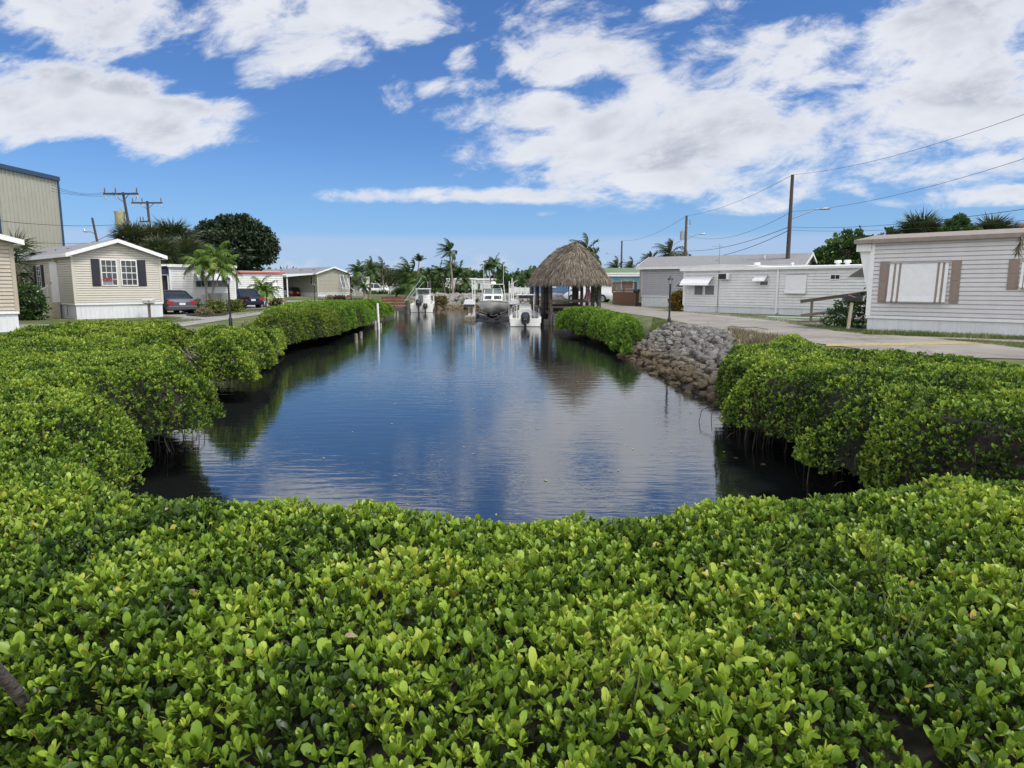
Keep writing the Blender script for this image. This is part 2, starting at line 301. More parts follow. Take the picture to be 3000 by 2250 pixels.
def watermat():
    m = bpy.data.materials.new('canal_water'); m.use_nodes = True; t = m.node_tree; b = t.nodes['Principled BSDF']
    b.inputs['Base Color'].default_value = (.011, .014, .013, 1); b.inputs['Roughness'].default_value = .03; b.inputs['IOR'].default_value = 3.6
    geo = t.nodes.new('ShaderNodeNewGeometry')
    def nz(sc, stretch, det, w=0):
        mp = t.nodes.new('ShaderNodeMapping'); mp.inputs['Scale'].default_value = stretch; mp.inputs['Location'].default_value = (w, w, 0); mp.inputs['Rotation'].default_value = (0, 0, R(9)); t.links.new(geo.outputs['Position'], mp.inputs[0])
        n = t.nodes.new('ShaderNodeTexNoise'); n.inputs['Scale'].default_value = sc; n.inputs['Detail'].default_value = det; n.inputs['Distortion'].default_value = .4; t.links.new(mp.outputs[0], n.inputs['Vector']); return n.outputs['Fac']
    a = nz(2.2, (.55, 2.2, 1), 3); c = nz(7, (.6, 2.0, 1), 3, 4); mask = nz(.22, (1, 1, 1), 3, 9)
    mr = t.nodes.new('ShaderNodeMapRange'); mr.inputs[1].default_value = .42; mr.inputs[2].default_value = .62; mr.inputs[3].default_value = .35; mr.inputs[4].default_value = 1.0; t.links.new(mask, mr.inputs[0])
    s = t.nodes.new('ShaderNodeMath'); s.operation = 'MULTIPLY'; t.links.new(c, s.inputs[0]); t.links.new(mr.outputs[0], s.inputs[1])
    ad = t.nodes.new('ShaderNodeMath'); ad.operation = 'MULTIPLY_ADD'; t.links.new(s.outputs[0], ad.inputs[0]); ad.inputs[1].default_value = .45; t.links.new(a, ad.inputs[2])
    bp = t.nodes.new('ShaderNodeBump'); bp.inputs['Strength'].default_value = 1.0; bp.inputs['Distance'].default_value = .0045; t.links.new(ad.outputs[0], bp.inputs['Height']); t.links.new(bp.outputs[0], b.inputs['Normal'])
    return m

# ------------------------------------------------------------------ mesh helpers
def tag(o, label=None, cat=None, group=None, kind=None):
    if label: o['label'] = label
    if cat: o['category'] = cat
    if group: o['group'] = group
    if kind: o['kind'] = kind
    return o
def empty(name, loc, rz=0.0, label=None, cat=None, group=None):
    o = bpy.data.objects.new(name, None); COL.objects.link(o); o.location = loc; o.rotation_euler = (0, 0, rz); o.empty_display_size = .2
    return tag(o, label, cat, group)
def clone(o, parent=None):
    c = o.copy(); COL.objects.link(c)
    if parent: c.parent = parent
    for ch_ in [k for k in bpy.data.objects if k.parent == o]: clone(ch_, c)
    return c
class MB:
    def __init__(s): s.v = []; s.f = []; s.mi = []; s.m = 0
    def add(s, vs, fs):
        b = len(s.v); s.v += [tuple(q) for q in vs]; s.f += [tuple(b + i for i in q) for q in fs]; s.mi += [s.m] * len(fs); return s
    def box(s, x0, x1, y0, y1, z0, z1):
        if x0 > x1: x0, x1 = x1, x0
        if y0 > y1: y0, y1 = y1, y0
        return s.add([(x0, y0, z0), (x1, y0, z0), (x1, y1, z0), (x0, y1, z0), (x0, y0, z1), (x1, y0, z1), (x1, y1, z1), (x0, y1, z1)],
                     [(0, 3, 2, 1), (4, 5, 6, 7), (0, 1, 5, 4), (1, 2, 6, 5), (2, 3, 7, 6), (3, 0, 4, 7)])
    def bar(s, a, b, wx, wy=None):
        wy = wx if wy is None else wy
        a, b = Vector(a), Vector(b); d = (b - a).normalized(); up = Vector((0, 0, 1)) if abs(d.z) < .95 else Vector((1, 0, 0))
        x = d.cross(up).normalized() * wx / 2; y = x.cross(d).normalized() * wy / 2
        vs = [p + i * x + j * y for p in (a, b) for i, j in ((-1, -1), (1, -1), (1, 1), (-1, 1))]
        return s.add(vs, [(0, 1, 2, 3), (7, 6, 5, 4), (0, 4, 5, 1), (1, 5, 6, 2), (2, 6, 7, 3), (3, 7, 4, 0)])
    def tube(s, pts, r, n=8, cap=True):
        pts = [Vector(p) for p in pts]; rr = r if isinstance(r, (list, tuple)) else [r] * len(pts); b = len(s.v); prev = None
        for i, p in enumerate(pts):
            d = (pts[min(i + 1, len(pts) - 1)] - pts[max(i - 1, 0)]).normalized()
            if prev is None: prev = d.orthogonal().normalized()
            x = (prev - d * prev.dot(d)); x = x.normalized() if x.length > 1e-6 else d.orthogonal().normalized(); prev = x; y = d.cross(x)
            for k in range(n):
                a = 2 * PI * k / n; s.v.append(tuple(p + (x * math.cos(a) + y * math.sin(a)) * rr[i]))
        for i in range(len(pts) - 1):
            for k in range(n):
                k2 = (k + 1) % n; s.f.append((b + i * n + k, b + i * n + k2, b + (i + 1) * n + k2, b + (i + 1) * n + k)); s.mi.append(s.m)
        if cap:
            s.f.append(tuple(b + k for k in reversed(range(n)))); s.f.append(tuple(b + (len(pts) - 1) * n + k for k in range(n))); s.mi += [s.m, s.m]
        return s
    def cyl(s, x, y, z0, z1, r, r2=None, n=12): return s.tube([(x, y, z0), (x, y, z1)], [r, r if r2 is None else r2], n)
    def lathe(s, prof, c=(0, 0, 0), n=12):
        b = len(s.v)
        for r_, z in prof:
            for k in range(n):
                a = 2 * PI * k / n; s.v.append((c[0] + r_ * math.cos(a), c[1] + r_ * math.sin(a), c[2] + z))
        for i in range(len(prof) - 1):
            for k in range(n):
                k2 = (k + 1) % n; s.f.append((b + i * n + k, b + i * n + k2, b + (i + 1) * n + k2, b + (i + 1) * n + k)); s.mi.append(s.m)
        s.f.append(tuple(b + k for k in reversed(range(n)))); s.f.append(tuple(b + (len(prof) - 1) * n + k for k in range(n))); s.mi += [s.m, s.m]
        return s
    def prism(s, poly, a, b, axis='y'):
        """poly: 2-D outline; axis y -> (x,z) outline extruded along y; x -> (y,z); z -> (x,y)"""
        n = len(poly); f = {'y': lambda p, t: (p[0], t, p[1]), 'x': lambda p, t: (t, p[0], p[1]), 'z': lambda p, t: (p[0], p[1], t)}[axis]
        vs = [f(p, a) for p in poly] + [f(p, b) for p in poly]
        return s.add(vs, [tuple(reversed(range(n))), tuple(range(n, 2 * n))] + [(i, (i + 1) % n, n + (i + 1) % n, n + i) for i in range(n)])
    def build(s, name, m, parent=None, smooth=False, bevel=0.0):
        me = bpy.data.meshes.new(name); me.from_pydata(s.v, [], s.f)
        for q in (m if isinstance(m, (list, tuple)) else [m]): me.materials.append(q)
        if isinstance(m, (list, tuple)): me.polygons.foreach_set('material_index', s.mi)
        if smooth: me.polygons.foreach_set('use_smooth', [True] * len(me.polygons))
        me.update(); o = bpy.data.objects.new(name, me); COL.objects.link(o)
        if parent: o.parent = parent
        if bevel:
            bv = o.modifiers.new('bevel', 'BEVEL'); bv.width = bevel; bv.segments = 2; bv.limit_method = 'ANGLE'
        if smooth:
            try:
                me.set_sharp_from_angle(angle=R(45))
            except Exception: pass
        return o

def npmesh(name, V, faces_list, tint, m, parent=None, smooth=True):
    """V (n,3); faces_list: list of int arrays (k, nverts)"""
    me = bpy.data.meshes.new(name); me.vertices.add(len(V)); me.vertices.foreach_set('co', np.ascontiguousarray(V, dtype=np.float32).ravel())
    loops = np.concatenate([f.ravel() for f in faces_list]).astype(np.int32)
    tot = np.concatenate([np.full(len(f), f.shape[1], np.int32) for f in faces_list]); start = np.concatenate([[0], np.cumsum(tot)[:-1]]).astype(np.int32)
    me.loops.add(len(loops)); me.loops.foreach_set('vertex_index', loops)
    me.polygons.add(len(tot)); me.polygons.foreach_set('loop_start', start); me.polygons.foreach_set('loop_total', tot)
    if tint is not None:
        a = me.attributes.new('tint', 'FLOAT', 'POINT'); a.data.foreach_set('value', np.ascontiguousarray(tint, dtype=np.float32))
    me.materials.append(m); me.update(calc_edges=True)
    if smooth: me.polygons.foreach_set('use_smooth', np.ones(len(tot), bool))
    o = bpy.data.objects.new(name, me); COL.objects.link(o)
    if parent: o.parent = parent
    return o
def norm(a): return a / np.maximum(np.linalg.norm(a, axis=-1, keepdims=True), 1e-9)
# leaf templates: (across, along, lift) ; faces
T0v = np.array([(0, 0, 0), (.32, .30, .06), (.5, .62, .08), (.36, .90, .06), (0, 1.0, .0), (-.36, .90, .06), (-.5, .62, .08), (-.32, .30, .06), (0, .32, 0), (0, .64, 0)])
T0f = [np.array([(0, 1, 8), (0, 8, 7)]), np.array([(8, 1, 2, 9), (8, 9, 6, 7), (9, 2, 3, 4), (9, 4, 5, 6)])]
T1v = np.array([(0, 0, 0), (.46, .38, .1), (.42, .82, .1), (0, 1, 0), (-.42, .82, .1), (-.46, .38, .1)])
T1f = [np.array([(0, 1, 2, 3), (0, 3, 4, 5)])]
T2v = np.array([(0, 0, 0), (.5, .55, .08), (0, 1, 0), (-.5, .55, .08)])
T2f = [np.array([(0, 1, 2, 3)])]
TB = (np.array([(-.5, 0, 0), (.5, 0, 0), (.32, .55, .05), (-.32, .55, .05), (0, 1, 0)]), [np.array([(0, 1, 2, 3)]), np.array([(3, 2, 4)])])
LOD = {0: (T0v, T0f), 1: (T1v, T1f), 2: (T2v, T2f), 'blade': TB}
def leaves(name, P, D, Nn, Ln, Wd, tint, lod, m, parent=None, curl=.18):
    """P base points, D directions, Nn face normals, Ln lengths, Wd widths"""
    tv, tf = LOD[lod]; n = len(P); k = len(tv)
    D = norm(D); X = norm(np.cross(D, Nn)); Z = np.cross(X, D)
    u, v, q = tv[:, 0], tv[:, 1], tv[:, 2]
    lift = q[None, :] * Wd[:, None] * 1.3 - (curl * v ** 2)[None, :] * Ln[:, None] * RNG.uniform(-.3, 1.2, (n, 1))
    V = P[:, None, :] + X[:, None, :] * (u[None, :] * Wd[:, None])[..., None] + D[:, None, :] * (v[None, :] * Ln[:, None])[..., None] + Z[:, None, :] * lift[..., None]
    off = (np.arange(n) * k)[:, None, None]
    fl = [(f[None, :, :] + off).reshape(-1, f.shape[1]) for f in tf]
    return npmesh(name, V.reshape(-1, 3), fl, np.repeat(np.clip(tint, 0, 1), k), m, parent)

# value noise (numpy)
def vnoise(x, y, seed=0):
    xi, yi = np.floor(x).astype(np.int64), np.floor(y).astype(np.int64); fx, fy = x - xi, y - yi
    fx = fx * fx * (3 - 2 * fx); fy = fy * fy * (3 - 2 * fy)
    def h(a, b):
        n = (a * 374761393 + b * 668265263 + seed * 1442695041) & 0xffffffff
        n = ((n ^ (n >> 13)) * 1274126177) & 0xffffffff
        return ((n ^ (n >> 16)) & 0xffff) / 65535.0
    return (h(xi, yi) * (1 - fx) + h(xi + 1, yi) * fx) * (1 - fy) + (h(xi, yi + 1) * (1 - fx) + h(xi + 1, yi + 1) * fx) * fy
def fbm(x, y, seed=0, o=4):
    a, t, s = .5, 0, 0
    for i in range(o): t = t + a * vnoise(x * 2 ** i, y * 2 ** i, seed + i); s += a; a *= .5
    return t / s - .5
def sdist(x, y, poly):
    """signed distance, positive inside"""
    P = np.asarray(poly, float); Q = np.roll(P, -1, 0); d = np.full(x.shape, 1e9); ins = np.zeros(x.shape, bool)
    for (ax, ay), (bx, by) in zip(P, Q):
        ex, ey = bx - ax, by - ay; t = np.clip(((x - ax) * ex + (y - ay) * ey) / (ex * ex + ey * ey + 1e-12), 0, 1)
        d = np.minimum(d, np.hypot(x - ax - t * ex, y - ay - t * ey))
        c = ((ay > y) != (by > y)) & (x < ex * (y - ay) / (ey + (1e-12 if ey == 0 else 0)) + ax); ins ^= c
    return np.where(ins, d, -d)

# ------------------------------------------------------------------ ground, canal, water
CANAL = [(-4.2, 5.6), (3.4, 5.4), (4.9, 7.2), (5.5, 10.5)] + [g(*q, -1.0) for q in ((2230, 1228), (2130, 1190), (2080, 1170), (1990, 1130), (1900, 1078), (1815, 1035))] + \
        [(4.8, 34), (5.0, 42), (4.9, 60), (4.2, 80), (-4.5, 81.5), (-10.0, 80), (-12.5, 70), (-12.3, 60), (-11.0, 48), (-10.6, 40), (-10.2, 33), (-10.2, 28), (-9.6, 24), (-8.8, 19), (-8.3, 16), (-7.0, 13.5), (-5.8, 10), (-5.6, 7.5)]
def gz(x, y):
    x = np.asarray(x, float); y = np.asarray(y, float)
    d = -sdist(x, y, CANAL)                                   # metres outside the water line
    z = np.where(d > 0, -1 + np.minimum(d / 2.1, 1) ** .8, -1 + np.maximum(d * .7, -1.3))
    z = z + .008 * fbm(x * .8, y * .8, 3) * (np.abs(d) < 25)
    up = .35 * np.clip((y - 78) / 6, 0, 1) * np.clip((150 - y) / 30, 0, 1) * (d > 1)
    return z + up
def gzs(x, y): return float(gz(np.array([x]), np.array([y]))[0])
xs = np.concatenate([[-2500, -900, -400, -200, -120, -80, -55, -40, -30, -22], np.arange(-17, 12, .4), [13.5, 17, 22, 30, 45, 70, 110, 200, 400, 900, 2500]])
ys = np.concatenate([[-300, -60, -15, -4, -1], np.arange(.6, 88, .4), [90, 95, 102, 110, 120, 132, 145, 160, 200, 300, 500, 1000, 3000]])
GX, GY = np.meshgrid(xs, ys); GZ = gz(GX, GY); nx, ny = len(xs), len(ys)
idx = np.arange(nx * ny).reshape(ny, nx)
q = np.stack([idx[:-1, :-1], idx[:-1, 1:], idx[1:, 1:], idx[1:, :-1]], -1).reshape(-1, 4)
gr = npmesh('ground', np.stack([GX, GY, GZ], -1).reshape(-1, 3), [q], None, groundmat()); tag(gr, 'grassy yards and mud bank round the canal', kind='structure')
b = MB(); b.add([(-16, 2.0, -1), (8, 2.0, -1), (8, 84, -1), (-16, 84, -1)], [(0, 1, 2, 3)])
wa = b.build('water', watermat()); tag(wa, 'dark calm canal water reflecting the clouds', kind='structure')
def sheet(name, pts, z, m, label):
    b = MB(); b.add([(p[0], p[1], 0) for p in pts], [tuple(range(len(pts)))])
    import bmesh
    me = bpy.data.meshes.new(name); bm = bmesh.new(); vs = [bm.verts.new((p[0], p[1], z)) for p in pts]; bm.faces.new(vs)
    bmesh.ops.triangulate(bm, faces=bm.faces[:])
    for f in bm.faces:
        f.normal_update()
        if f.normal.z < 0: f.normal_flip()
    bm.to_mesh(me); bm.free(); me.materials.append(m); o = bpy.data.objects.new(name, me); COL.objects.link(o)
    return tag(o, label, kind='structure')
roadA = [g(1908, 928), g(2020, 950), g(2143, 971), g(2301, 995), (9.0, 17.6), (8.9, 16.9), (9.2, 16.2), (10.5, 15.2), (14, 14.2), (40, 9), (45, 13), (17.6, 18.4), (15.5, 18.9),
         g(2900, 1006), g(2760, 992), g(2640, 985), g(2500, 973), g(2380, 955), g(2301, 947), g(2111, 931), g(2000, 914), g(1880, 900), (8.6, 62), (8.6, 84), (8.4, 108), (4.6, 108), (5.6, 84), (5.9, 62), (6.3, 48), (6.9, 40)]
sheet('road', roadA, .018, ASPH, 'pale worn asphalt lane beside the right-hand homes')
sheet('driveway', [g(1990, 913.5), g(2111, 931), g(2300, 947.5), g(2470, 969), g(2520, 966), g(2400, 940), g(2200, 926), g(2010, 911)], .010, CONC, 'worn concrete strip beside the lane')
sheet('parking_apron', [g(2640, 985.3), g(2760, 992.3), g(2900, 1001), g(3300, 1020), g(3300, 1003), g(2900, 988)], .014, ASPH, 'asphalt apron in front of the nearest right-hand home')
sheet('road_marking', [g(2420, 1017), g(2420, 1009), g(2700, 1006), g(2860, 1002), g(2925, 1007), g(2700, 1013)], .023, YELLOW, 'faded yellow paint band on the lane')
sheet('path', [(-13.2, 26), (-14.6, 40), (-15.6, 56), (-16.6, 80), (-17.5, 108), (-21, 108), (-19.6, 80), (-18.0, 60), (-16.9, 46), (-17.2, 36), (-15.6, 27)], .018, CONC, 'pale concrete lane along the left bank')
sheet('driveway', [g(40, 968), g(290, 962), g(270, 951), g(60, 951)], .014, CONC, 'concrete driveway before the beige home')
sheet('driveway', [g(470, 925), g(640, 938), g(690, 925), g(600, 916), g(560, 905), g(480, 905)], .010, CONC, 'driveway under the grey car')
sheet('driveway', [g(690, 905), g(780, 905), g(770, 893), g(700, 893)], .014, CONC, 'driveway under the dark blue car')
sheet('driveway', [g(836, 884), g(1060, 884), g(1020, 876), g(850, 873)], .010, CONC, 'driveway of the olive home with a carport')
sheet('soil', [(-7, -2), (9, -2), (9, 3.0), (3, 3.15), (-3, 3.1), (-7, 3.6)], .016, MULCH, 'bare dark soil and litter under the near hedge')
fr = sheet('far_road', [(-90, 112), (90, 112), (90, 117), (-90, 117)], .40, ASPH, 'pale lane crossing beyond the end of the canal')
fr.name = 'road'

# ------------------------------------------------------------------ mangrove hedges
def hedge(name, label, poly, ztop, zbot, rim, dens, llen, lod, m, step=.14, k=6, lump=.09, twigs=0, cat='hedge', slope=None, group=None, upr=.75):
    """clipped mangrove: rounded top surface over the footprint; leaves in rosettes on it, a mass of twigs inside"""
    root = empty(name, (0, 0, 0), 0, label, cat, group)
    P = np.asarray(poly, float); x0, y0 = P.min(0) - .6; x1, y1 = P.max(0) + .6
    X, Y = np.meshgrid(np.arange(x0, x1, step), np.arange(y0, y1, step)); H, W_ = X.shape; I = np.arange(H * W_).reshape(H, W_)
    d = sdist(X, Y, poly) + .14 * rim + .6 * rim * fbm(X * .9, Y * .9, 11, 3) + .45 * rim * fbm(X * 2.6, Y * 2.6, 17, 2)
    gy_, gx_ = np.gradient(d, step); gl = np.maximum(np.hypot(gx_, gy_), .3)
    bump_ = 2 * lump * fbm(X * 1.7, Y * 1.7, 5, 4); top = ztop(X, Y) if callable(ztop) else ztop
    def surf(inset, drop):
        e = d - inset; t = np.clip(e / rim, 0, 1); ok = e > 0
        prof = np.sqrt(np.clip(1 - (1 - t) ** 2.2, 0, 1))
        Z = zbot + (top - drop - zbot) * prof + bump_ * np.clip(t * 3, 0, 1)
        mv = np.clip(e, -1.5 * step, 0); Xm, Ym = X - mv * gx_ / gl ** 2, Y - mv * gy_ / gl ** 2
        c = ok[:-1, :-1] | ok[:-1, 1:] | ok[1:, 1:] | ok[1:, :-1]
        Q = np.stack([I[:-1, :-1], I[:-1, 1:], I[1:, 1:], I[1:, :-1]], -1)[c]
        return np.stack([Xm, Ym, Z], -1).reshape(-1, 3), Q
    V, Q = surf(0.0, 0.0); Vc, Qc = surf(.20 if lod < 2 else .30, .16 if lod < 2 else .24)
    A, B, C_, D_ = (V[Q[:, i]] for i in range(4))
    n1 = np.cross(C_ - A, D_ - B) * .5; ar = np.linalg.norm(n1, axis=1); nn = norm(n1)
    n = int(ar.sum() * dens); ci = RNG.choice(len(Q), n, p=ar / ar.sum()); uu, vv = RNG.random((2, n, 1))
    p = (A[ci] * (1 - uu) + B[ci] * uu) * (1 - vv) + (D_[ci] * (1 - uu) + C_[ci] * uu) * vv
    nrm = nn[ci]; clump = fbm(p[:, 0] * 3.1, p[:, 1] * 3.1, 23, 3) + .5 * fbm(p[:, 0] * .7, p[:, 1] * .7, 31, 2)
    depth = RNG.random(n) ** 1.5 * .16 * (1 if lod < 2 else 1.6)
    p = p - nrm * depth[:, None] + nrm * (np.maximum(clump, 0) * .16)[:, None]
    keep = (fbm(p[:, 0] * 4.3 + p[:, 2] * 3.1, p[:, 1] * 4.3 + p[:, 2] * 2.3, 41, 2) + RNG.normal(0, .10, n)) > (-.29 if lod == 0 else -.25); p, nrm, clump, depth = p[keep], nrm[keep], clump[keep], depth[keep]; n = len(p)
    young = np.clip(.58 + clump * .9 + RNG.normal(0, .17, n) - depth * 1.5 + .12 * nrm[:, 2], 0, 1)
    axis = norm(nrm * (1 - upr) + np.array([0, 0, upr]) + RNG.normal(0, .22, (n, 3)))
    size = llen * RNG.uniform(.55, 1.25, n) * np.where(RNG.random(n) < .12, 1.35, 1)
    PP, DD, NN, LL, WW, TT = [], [], [], [], [], []
    per = norm(np.cross(axis, RNG.normal(0, 1, (n, 3)))); per2 = np.cross(axis, per)
    for j in range(k):
        a = 2 * PI * j / k + RNG.uniform(-.5, .5, n) + (.8 if j % 2 else 0)
        th = (.16 if j < k // 3 else .42 if j < 2 * k // 3 + 1 else .85) + RNG.normal(0, .18, n)
        out_ = per * np.cos(a)[:, None] + per2 * np.sin(a)[:, None]
        dd = axis * np.cos(th)[:, None] + out_ * np.sin(th)[:, None]
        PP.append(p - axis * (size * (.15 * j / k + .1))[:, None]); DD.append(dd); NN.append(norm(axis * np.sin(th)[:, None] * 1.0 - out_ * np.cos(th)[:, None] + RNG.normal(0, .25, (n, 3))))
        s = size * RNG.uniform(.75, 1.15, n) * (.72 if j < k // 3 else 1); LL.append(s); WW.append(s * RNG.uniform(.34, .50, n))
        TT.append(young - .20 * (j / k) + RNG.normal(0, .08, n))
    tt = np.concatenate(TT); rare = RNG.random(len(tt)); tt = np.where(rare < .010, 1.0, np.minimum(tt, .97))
    leaves('foliage', np.concatenate(PP), np.concatenate(DD), np.concatenate(NN), np.concatenate(LL), np.concatenate(WW), tt, lod, m, root)
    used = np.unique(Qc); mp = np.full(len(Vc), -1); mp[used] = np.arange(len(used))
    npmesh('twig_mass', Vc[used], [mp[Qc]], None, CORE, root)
    if twigs:
        b = MB(); ii = RNG.choice(n, min(twigs, n), replace=False)
        for i in ii:
            q0 = Vector(p[i]) - Vector((0, 0, .22)); dv = Vector(RNG.normal(0, .5, 3)); dv.z = abs(dv.z) + .3; dv.normalize(); L = random.uniform(.12, .3)
            mid = q0 + dv * L * .5 + Vector(RNG.normal(0, .02, 3)); b.tube([q0, mid, q0 + dv * L], [.005, .004, .002], 4)
        b.build('twig', TWIG, root)['kind'] = 'stuff'
    return root
def prop_roots(root, pts, n, zt=(-.7, -.2), spread=.7, inward=(0, 0)):
    b = MB()
    for i in range(n):
        x, y = pts[random.randrange(len(pts))]; x += random.uniform(-.3, .3); y += random.uniform(-.3, .3)
        z = random.uniform(*zt); dx_, dy_ = random.uniform(-spread, spread), random.uniform(-spread, spread)
        b.tube([(x + inward[0], y + inward[1], z + .15), (x + inward[0] * .5 + dx_ * .45, y + inward[1] * .5 + dy_ * .45, z), (x + dx_ * .85, y + dy_ * .85, z - (z + 1) * .5), (x + dx_, y + dy_, -1.25)], [.010, .009, .008, .007], 5)
    b.build('root', ROOTM, root, smooth=True)['kind'] = 'stuff'

nearA = [(-9, 4.6), (-4.4, 3.3), (-2.9, 2.85), (-2.3, 2.35), (-1.75, 1.95), (-1.1, 1.7), (0, 1.62), (3.5, 1.6), (8, 2.0), (8, 4.9)] + \
        [g(*q, .5) for q in ((3000, 1345), (2700, 1360), (2450, 1375), (2200, 1395), (1900, 1425), (1700, 1445), (1350, 1440), (1000, 1415), (800, 1400), (600, 1388), (480, 1372), (330, 1335))] + [(-2.9, 4.6), (-3.3, 5.2), (-5, 6), (-9, 7)]
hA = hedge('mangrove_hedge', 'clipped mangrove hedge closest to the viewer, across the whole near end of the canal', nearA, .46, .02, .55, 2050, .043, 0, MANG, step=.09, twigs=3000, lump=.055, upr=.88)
# trunk, dead leaves and dry grass under the near hedge
tp_ = [Vector((*g(-60, 1900, .55), .55)), Vector((*g(60, 2040, .30), .30)), Vector((*g(150, 2140, .08), .08)), Vector((*g(200, 2220, -.03), -.03))]; b = MB(); b.tube(tp_, [.016, .02, .024, .032], 9)
b.build('trunk', mat('shaded_bark', (.09, .075, .065), .95, .5, 9, bump=1.0, bscale=22), hA, smooth=True)
n = 420; P = np.stack([RNG.uniform(-3.0, 1.5, n), RNG.uniform(1.3, 2.7, n), np.full(n, .045)], -1); P[:, 2] += gz(P[:, 0], P[:, 1]) + RNG.uniform(0, .02, n)
dl = leaves('dead_leaves', P, RNG.normal(0, 1, (n, 3)) * [1, 1, .15], np.array([0, 0, 1.]) + RNG.normal(0, .35, (n, 3)), RNG.uniform(.04, .08, n), RNG.uniform(.02, .04, n), RNG.random(n), 1, DEADL)
tag(dl, 'brown dead leaves lying under the near hedge', kind='stuff')

n = 500; x = RNG.uniform(-3.5, 5.5, n); y = RNG.uniform(2.0, 4.3, n); P = np.stack([x, y, np.full(n, .40) + RNG.uniform(-.05, .06, n)], -1); kk = sdist(x, y, nearA) > .45; P = P[kk]; n = len(P)
leaves('dead_leaf', P, RNG.normal(0, 1, (n, 3)) * [1, 1, .4], np.array([0, 0, 1.]) + RNG.normal(0, .4, (n, 3)), RNG.uniform(.02, .05, n), RNG.uniform(.012, .025, n), RNG.random(n), 0, mat('dry_leaf', (.24, .15, .08), .8, .4, 9, col2=(.38, .33, .24)), hA)['kind'] = 'stuff'
n = 60; P = np.stack([RNG.uniform(-3, 4, n), RNG.uniform(6, 22, n), np.full(n, -.994)], -1)
tag(leaves('floating_leaves', P, RNG.normal(0, 1, (n, 3)) * [1, 1, 0], np.tile([0, 0, 1.], (n, 1)), RNG.uniform(.05, .09, n), RNG.uniform(.02, .04, n), RNG.random(n), 1, mat('floating_leaf', (.35, .30, .12), .6, .4, 9), curl=0), 'few yellow leaves floating on the canal', kind='stuff')
leftB = [(-13.2, 7.5), (-8, 5.4), (-4.0, 4.6), (-3.45, 5.3), (-3.55, 6.0)] + [g(*q, -.15) for q in ((350, 1262), (540, 1228), (622, 1210), (595, 1150), (520, 1100), (430, 1062))] + \
        [g(340, 1040, 0), g(200, 1020, .2), g(60, 1000, .4), g(-120, 1005, .4), (-14.5, 14)]
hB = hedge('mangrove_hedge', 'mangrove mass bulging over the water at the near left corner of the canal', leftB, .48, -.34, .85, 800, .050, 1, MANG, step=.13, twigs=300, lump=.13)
prop_roots(hB, [g(440, 1300, -1), g(500, 1280, -1), g(530, 1250, -1), g(380, 1330, -1), g(320, 1360, -1)], 34, inward=(-.4, -.1))
leftB2 = [g(-60, 975, .45), g(150, 985, .4), g(330, 1010, .3), g(480, 1020, 0)] + [g(*q, -.3) for q in ((560, 1015), (615, 1088), (700, 1092), (780, 1048), (812, 1012), (822, 985))] + \
         [g(780, 965, .3), g(700, 950, .5), g(640, 944, .55), g(560, 940, .5), g(430, 944, .4), g(300, 950, .3), g(150, 962, .3)]
hB2 = hedge('mangrove_hedge', 'second mangrove mass on the left bank, behind the driftwood root', leftB2, .46, -.5, .9, 480, .068, 1, MANG, step=.18, lump=.16, twigs=150)
prop_roots(hB2, [g(700, 1080, -1), g(760, 1050, -1), g(610, 1100, -1), g(800, 1020, -1)], 26, inward=(-.4, 0))
leftB3 = [g(690, 950, .4), g(730, 928, .5), g(800, 908, .55), g(900, 902, .5), g(985, 930, 0)] + [g(*q, -.4) for q in ((1000, 958), (975, 972), (900, 985), (860, 995), (800, 1000))]
hB3 = hedge('mangrove_hedge', 'olive green mangrove mound by the left bank lamp post', leftB3, .58, -.55, 1.0, 330, .082, 2, MANGF, step=.2, lump=.17)
leftB4 = [g(740, 915, .5), g(820, 892, .55), g(930, 884, .55), g(1020, 884, .5), g(1060, 895, .3)] + [g(*q, -.5) for q in ((1085, 935), (1060, 950), (1010, 962), (960, 962))] + [g(880, 935, .3)]
hB4 = hedge('mangrove_hedge', 'bright green clipped mangrove before the carport home', leftB4, .62, -.6, 1.2, 240, .095, 2, MANGB, step=.25, lump=.15)
leftB5 = [g(985, 893, .5), g(1020, 880, .6), g(1120, 876, .6), g(1140, 885, .3)] + [g(*q, -.6) for q in ((1150, 915), (1110, 928), (1090, 935))] + [g(1040, 905, .2)]
hB5 = hedge('mangrove_hedge', 'farthest mangrove mound on the left bank, next to the red-brown dock', leftB5, .62, -.7, 1.3, 170, .115, 2, MANGB, step=.3, lump=.2)
rightC = [(8.2, 4.6), (5.2, 5.3)] + [g(*q, -.35) for q in ((2640, 1430), (2500, 1350), (2400, 1310), (2290, 1255), (2190, 1215), (2135, 1170), (2128, 1120), (2160, 1075))] + \
         [g(*q, .1) for q in ((2215, 1050), (2290, 1025), (2360, 1022))] + [g(*q, .42) for q in ((2450, 1022), (2600, 1030), (2800, 1040), (3000, 1062), (3250, 1085))] + [(13, 8)]
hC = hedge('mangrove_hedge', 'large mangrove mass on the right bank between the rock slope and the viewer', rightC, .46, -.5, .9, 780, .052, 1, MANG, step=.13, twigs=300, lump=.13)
prop_roots(hC, [g(2180, 1235, -1), g(2230, 1250, -1), g(2290, 1290, -1), g(2330, 1310, -1), g(2400, 1340, -1), g(2460, 1380, -1)], 70, inward=(.5, .1), zt=(-.6, -.2))
rightD = [g(*q, -.6) for q in ((1640, 956), (1700, 970), (1740, 982), (1780, 996))] + [g(*q, -.1) for q in ((1835, 985), (1880, 962))] + [g(1890, 942, .2), g(1840, 915, .5), g(1790, 902, .5), g(1720, 895, .5), g(1660, 896, .5), g(1640, 905, .3)]
hD = hedge('mangrove_hedge', 'rounded mangrove between the thatched hut and the rock slope', rightD, .48, -.7, 1.3, 330, .082, 2, MANGB, step=.22, lump=.12)
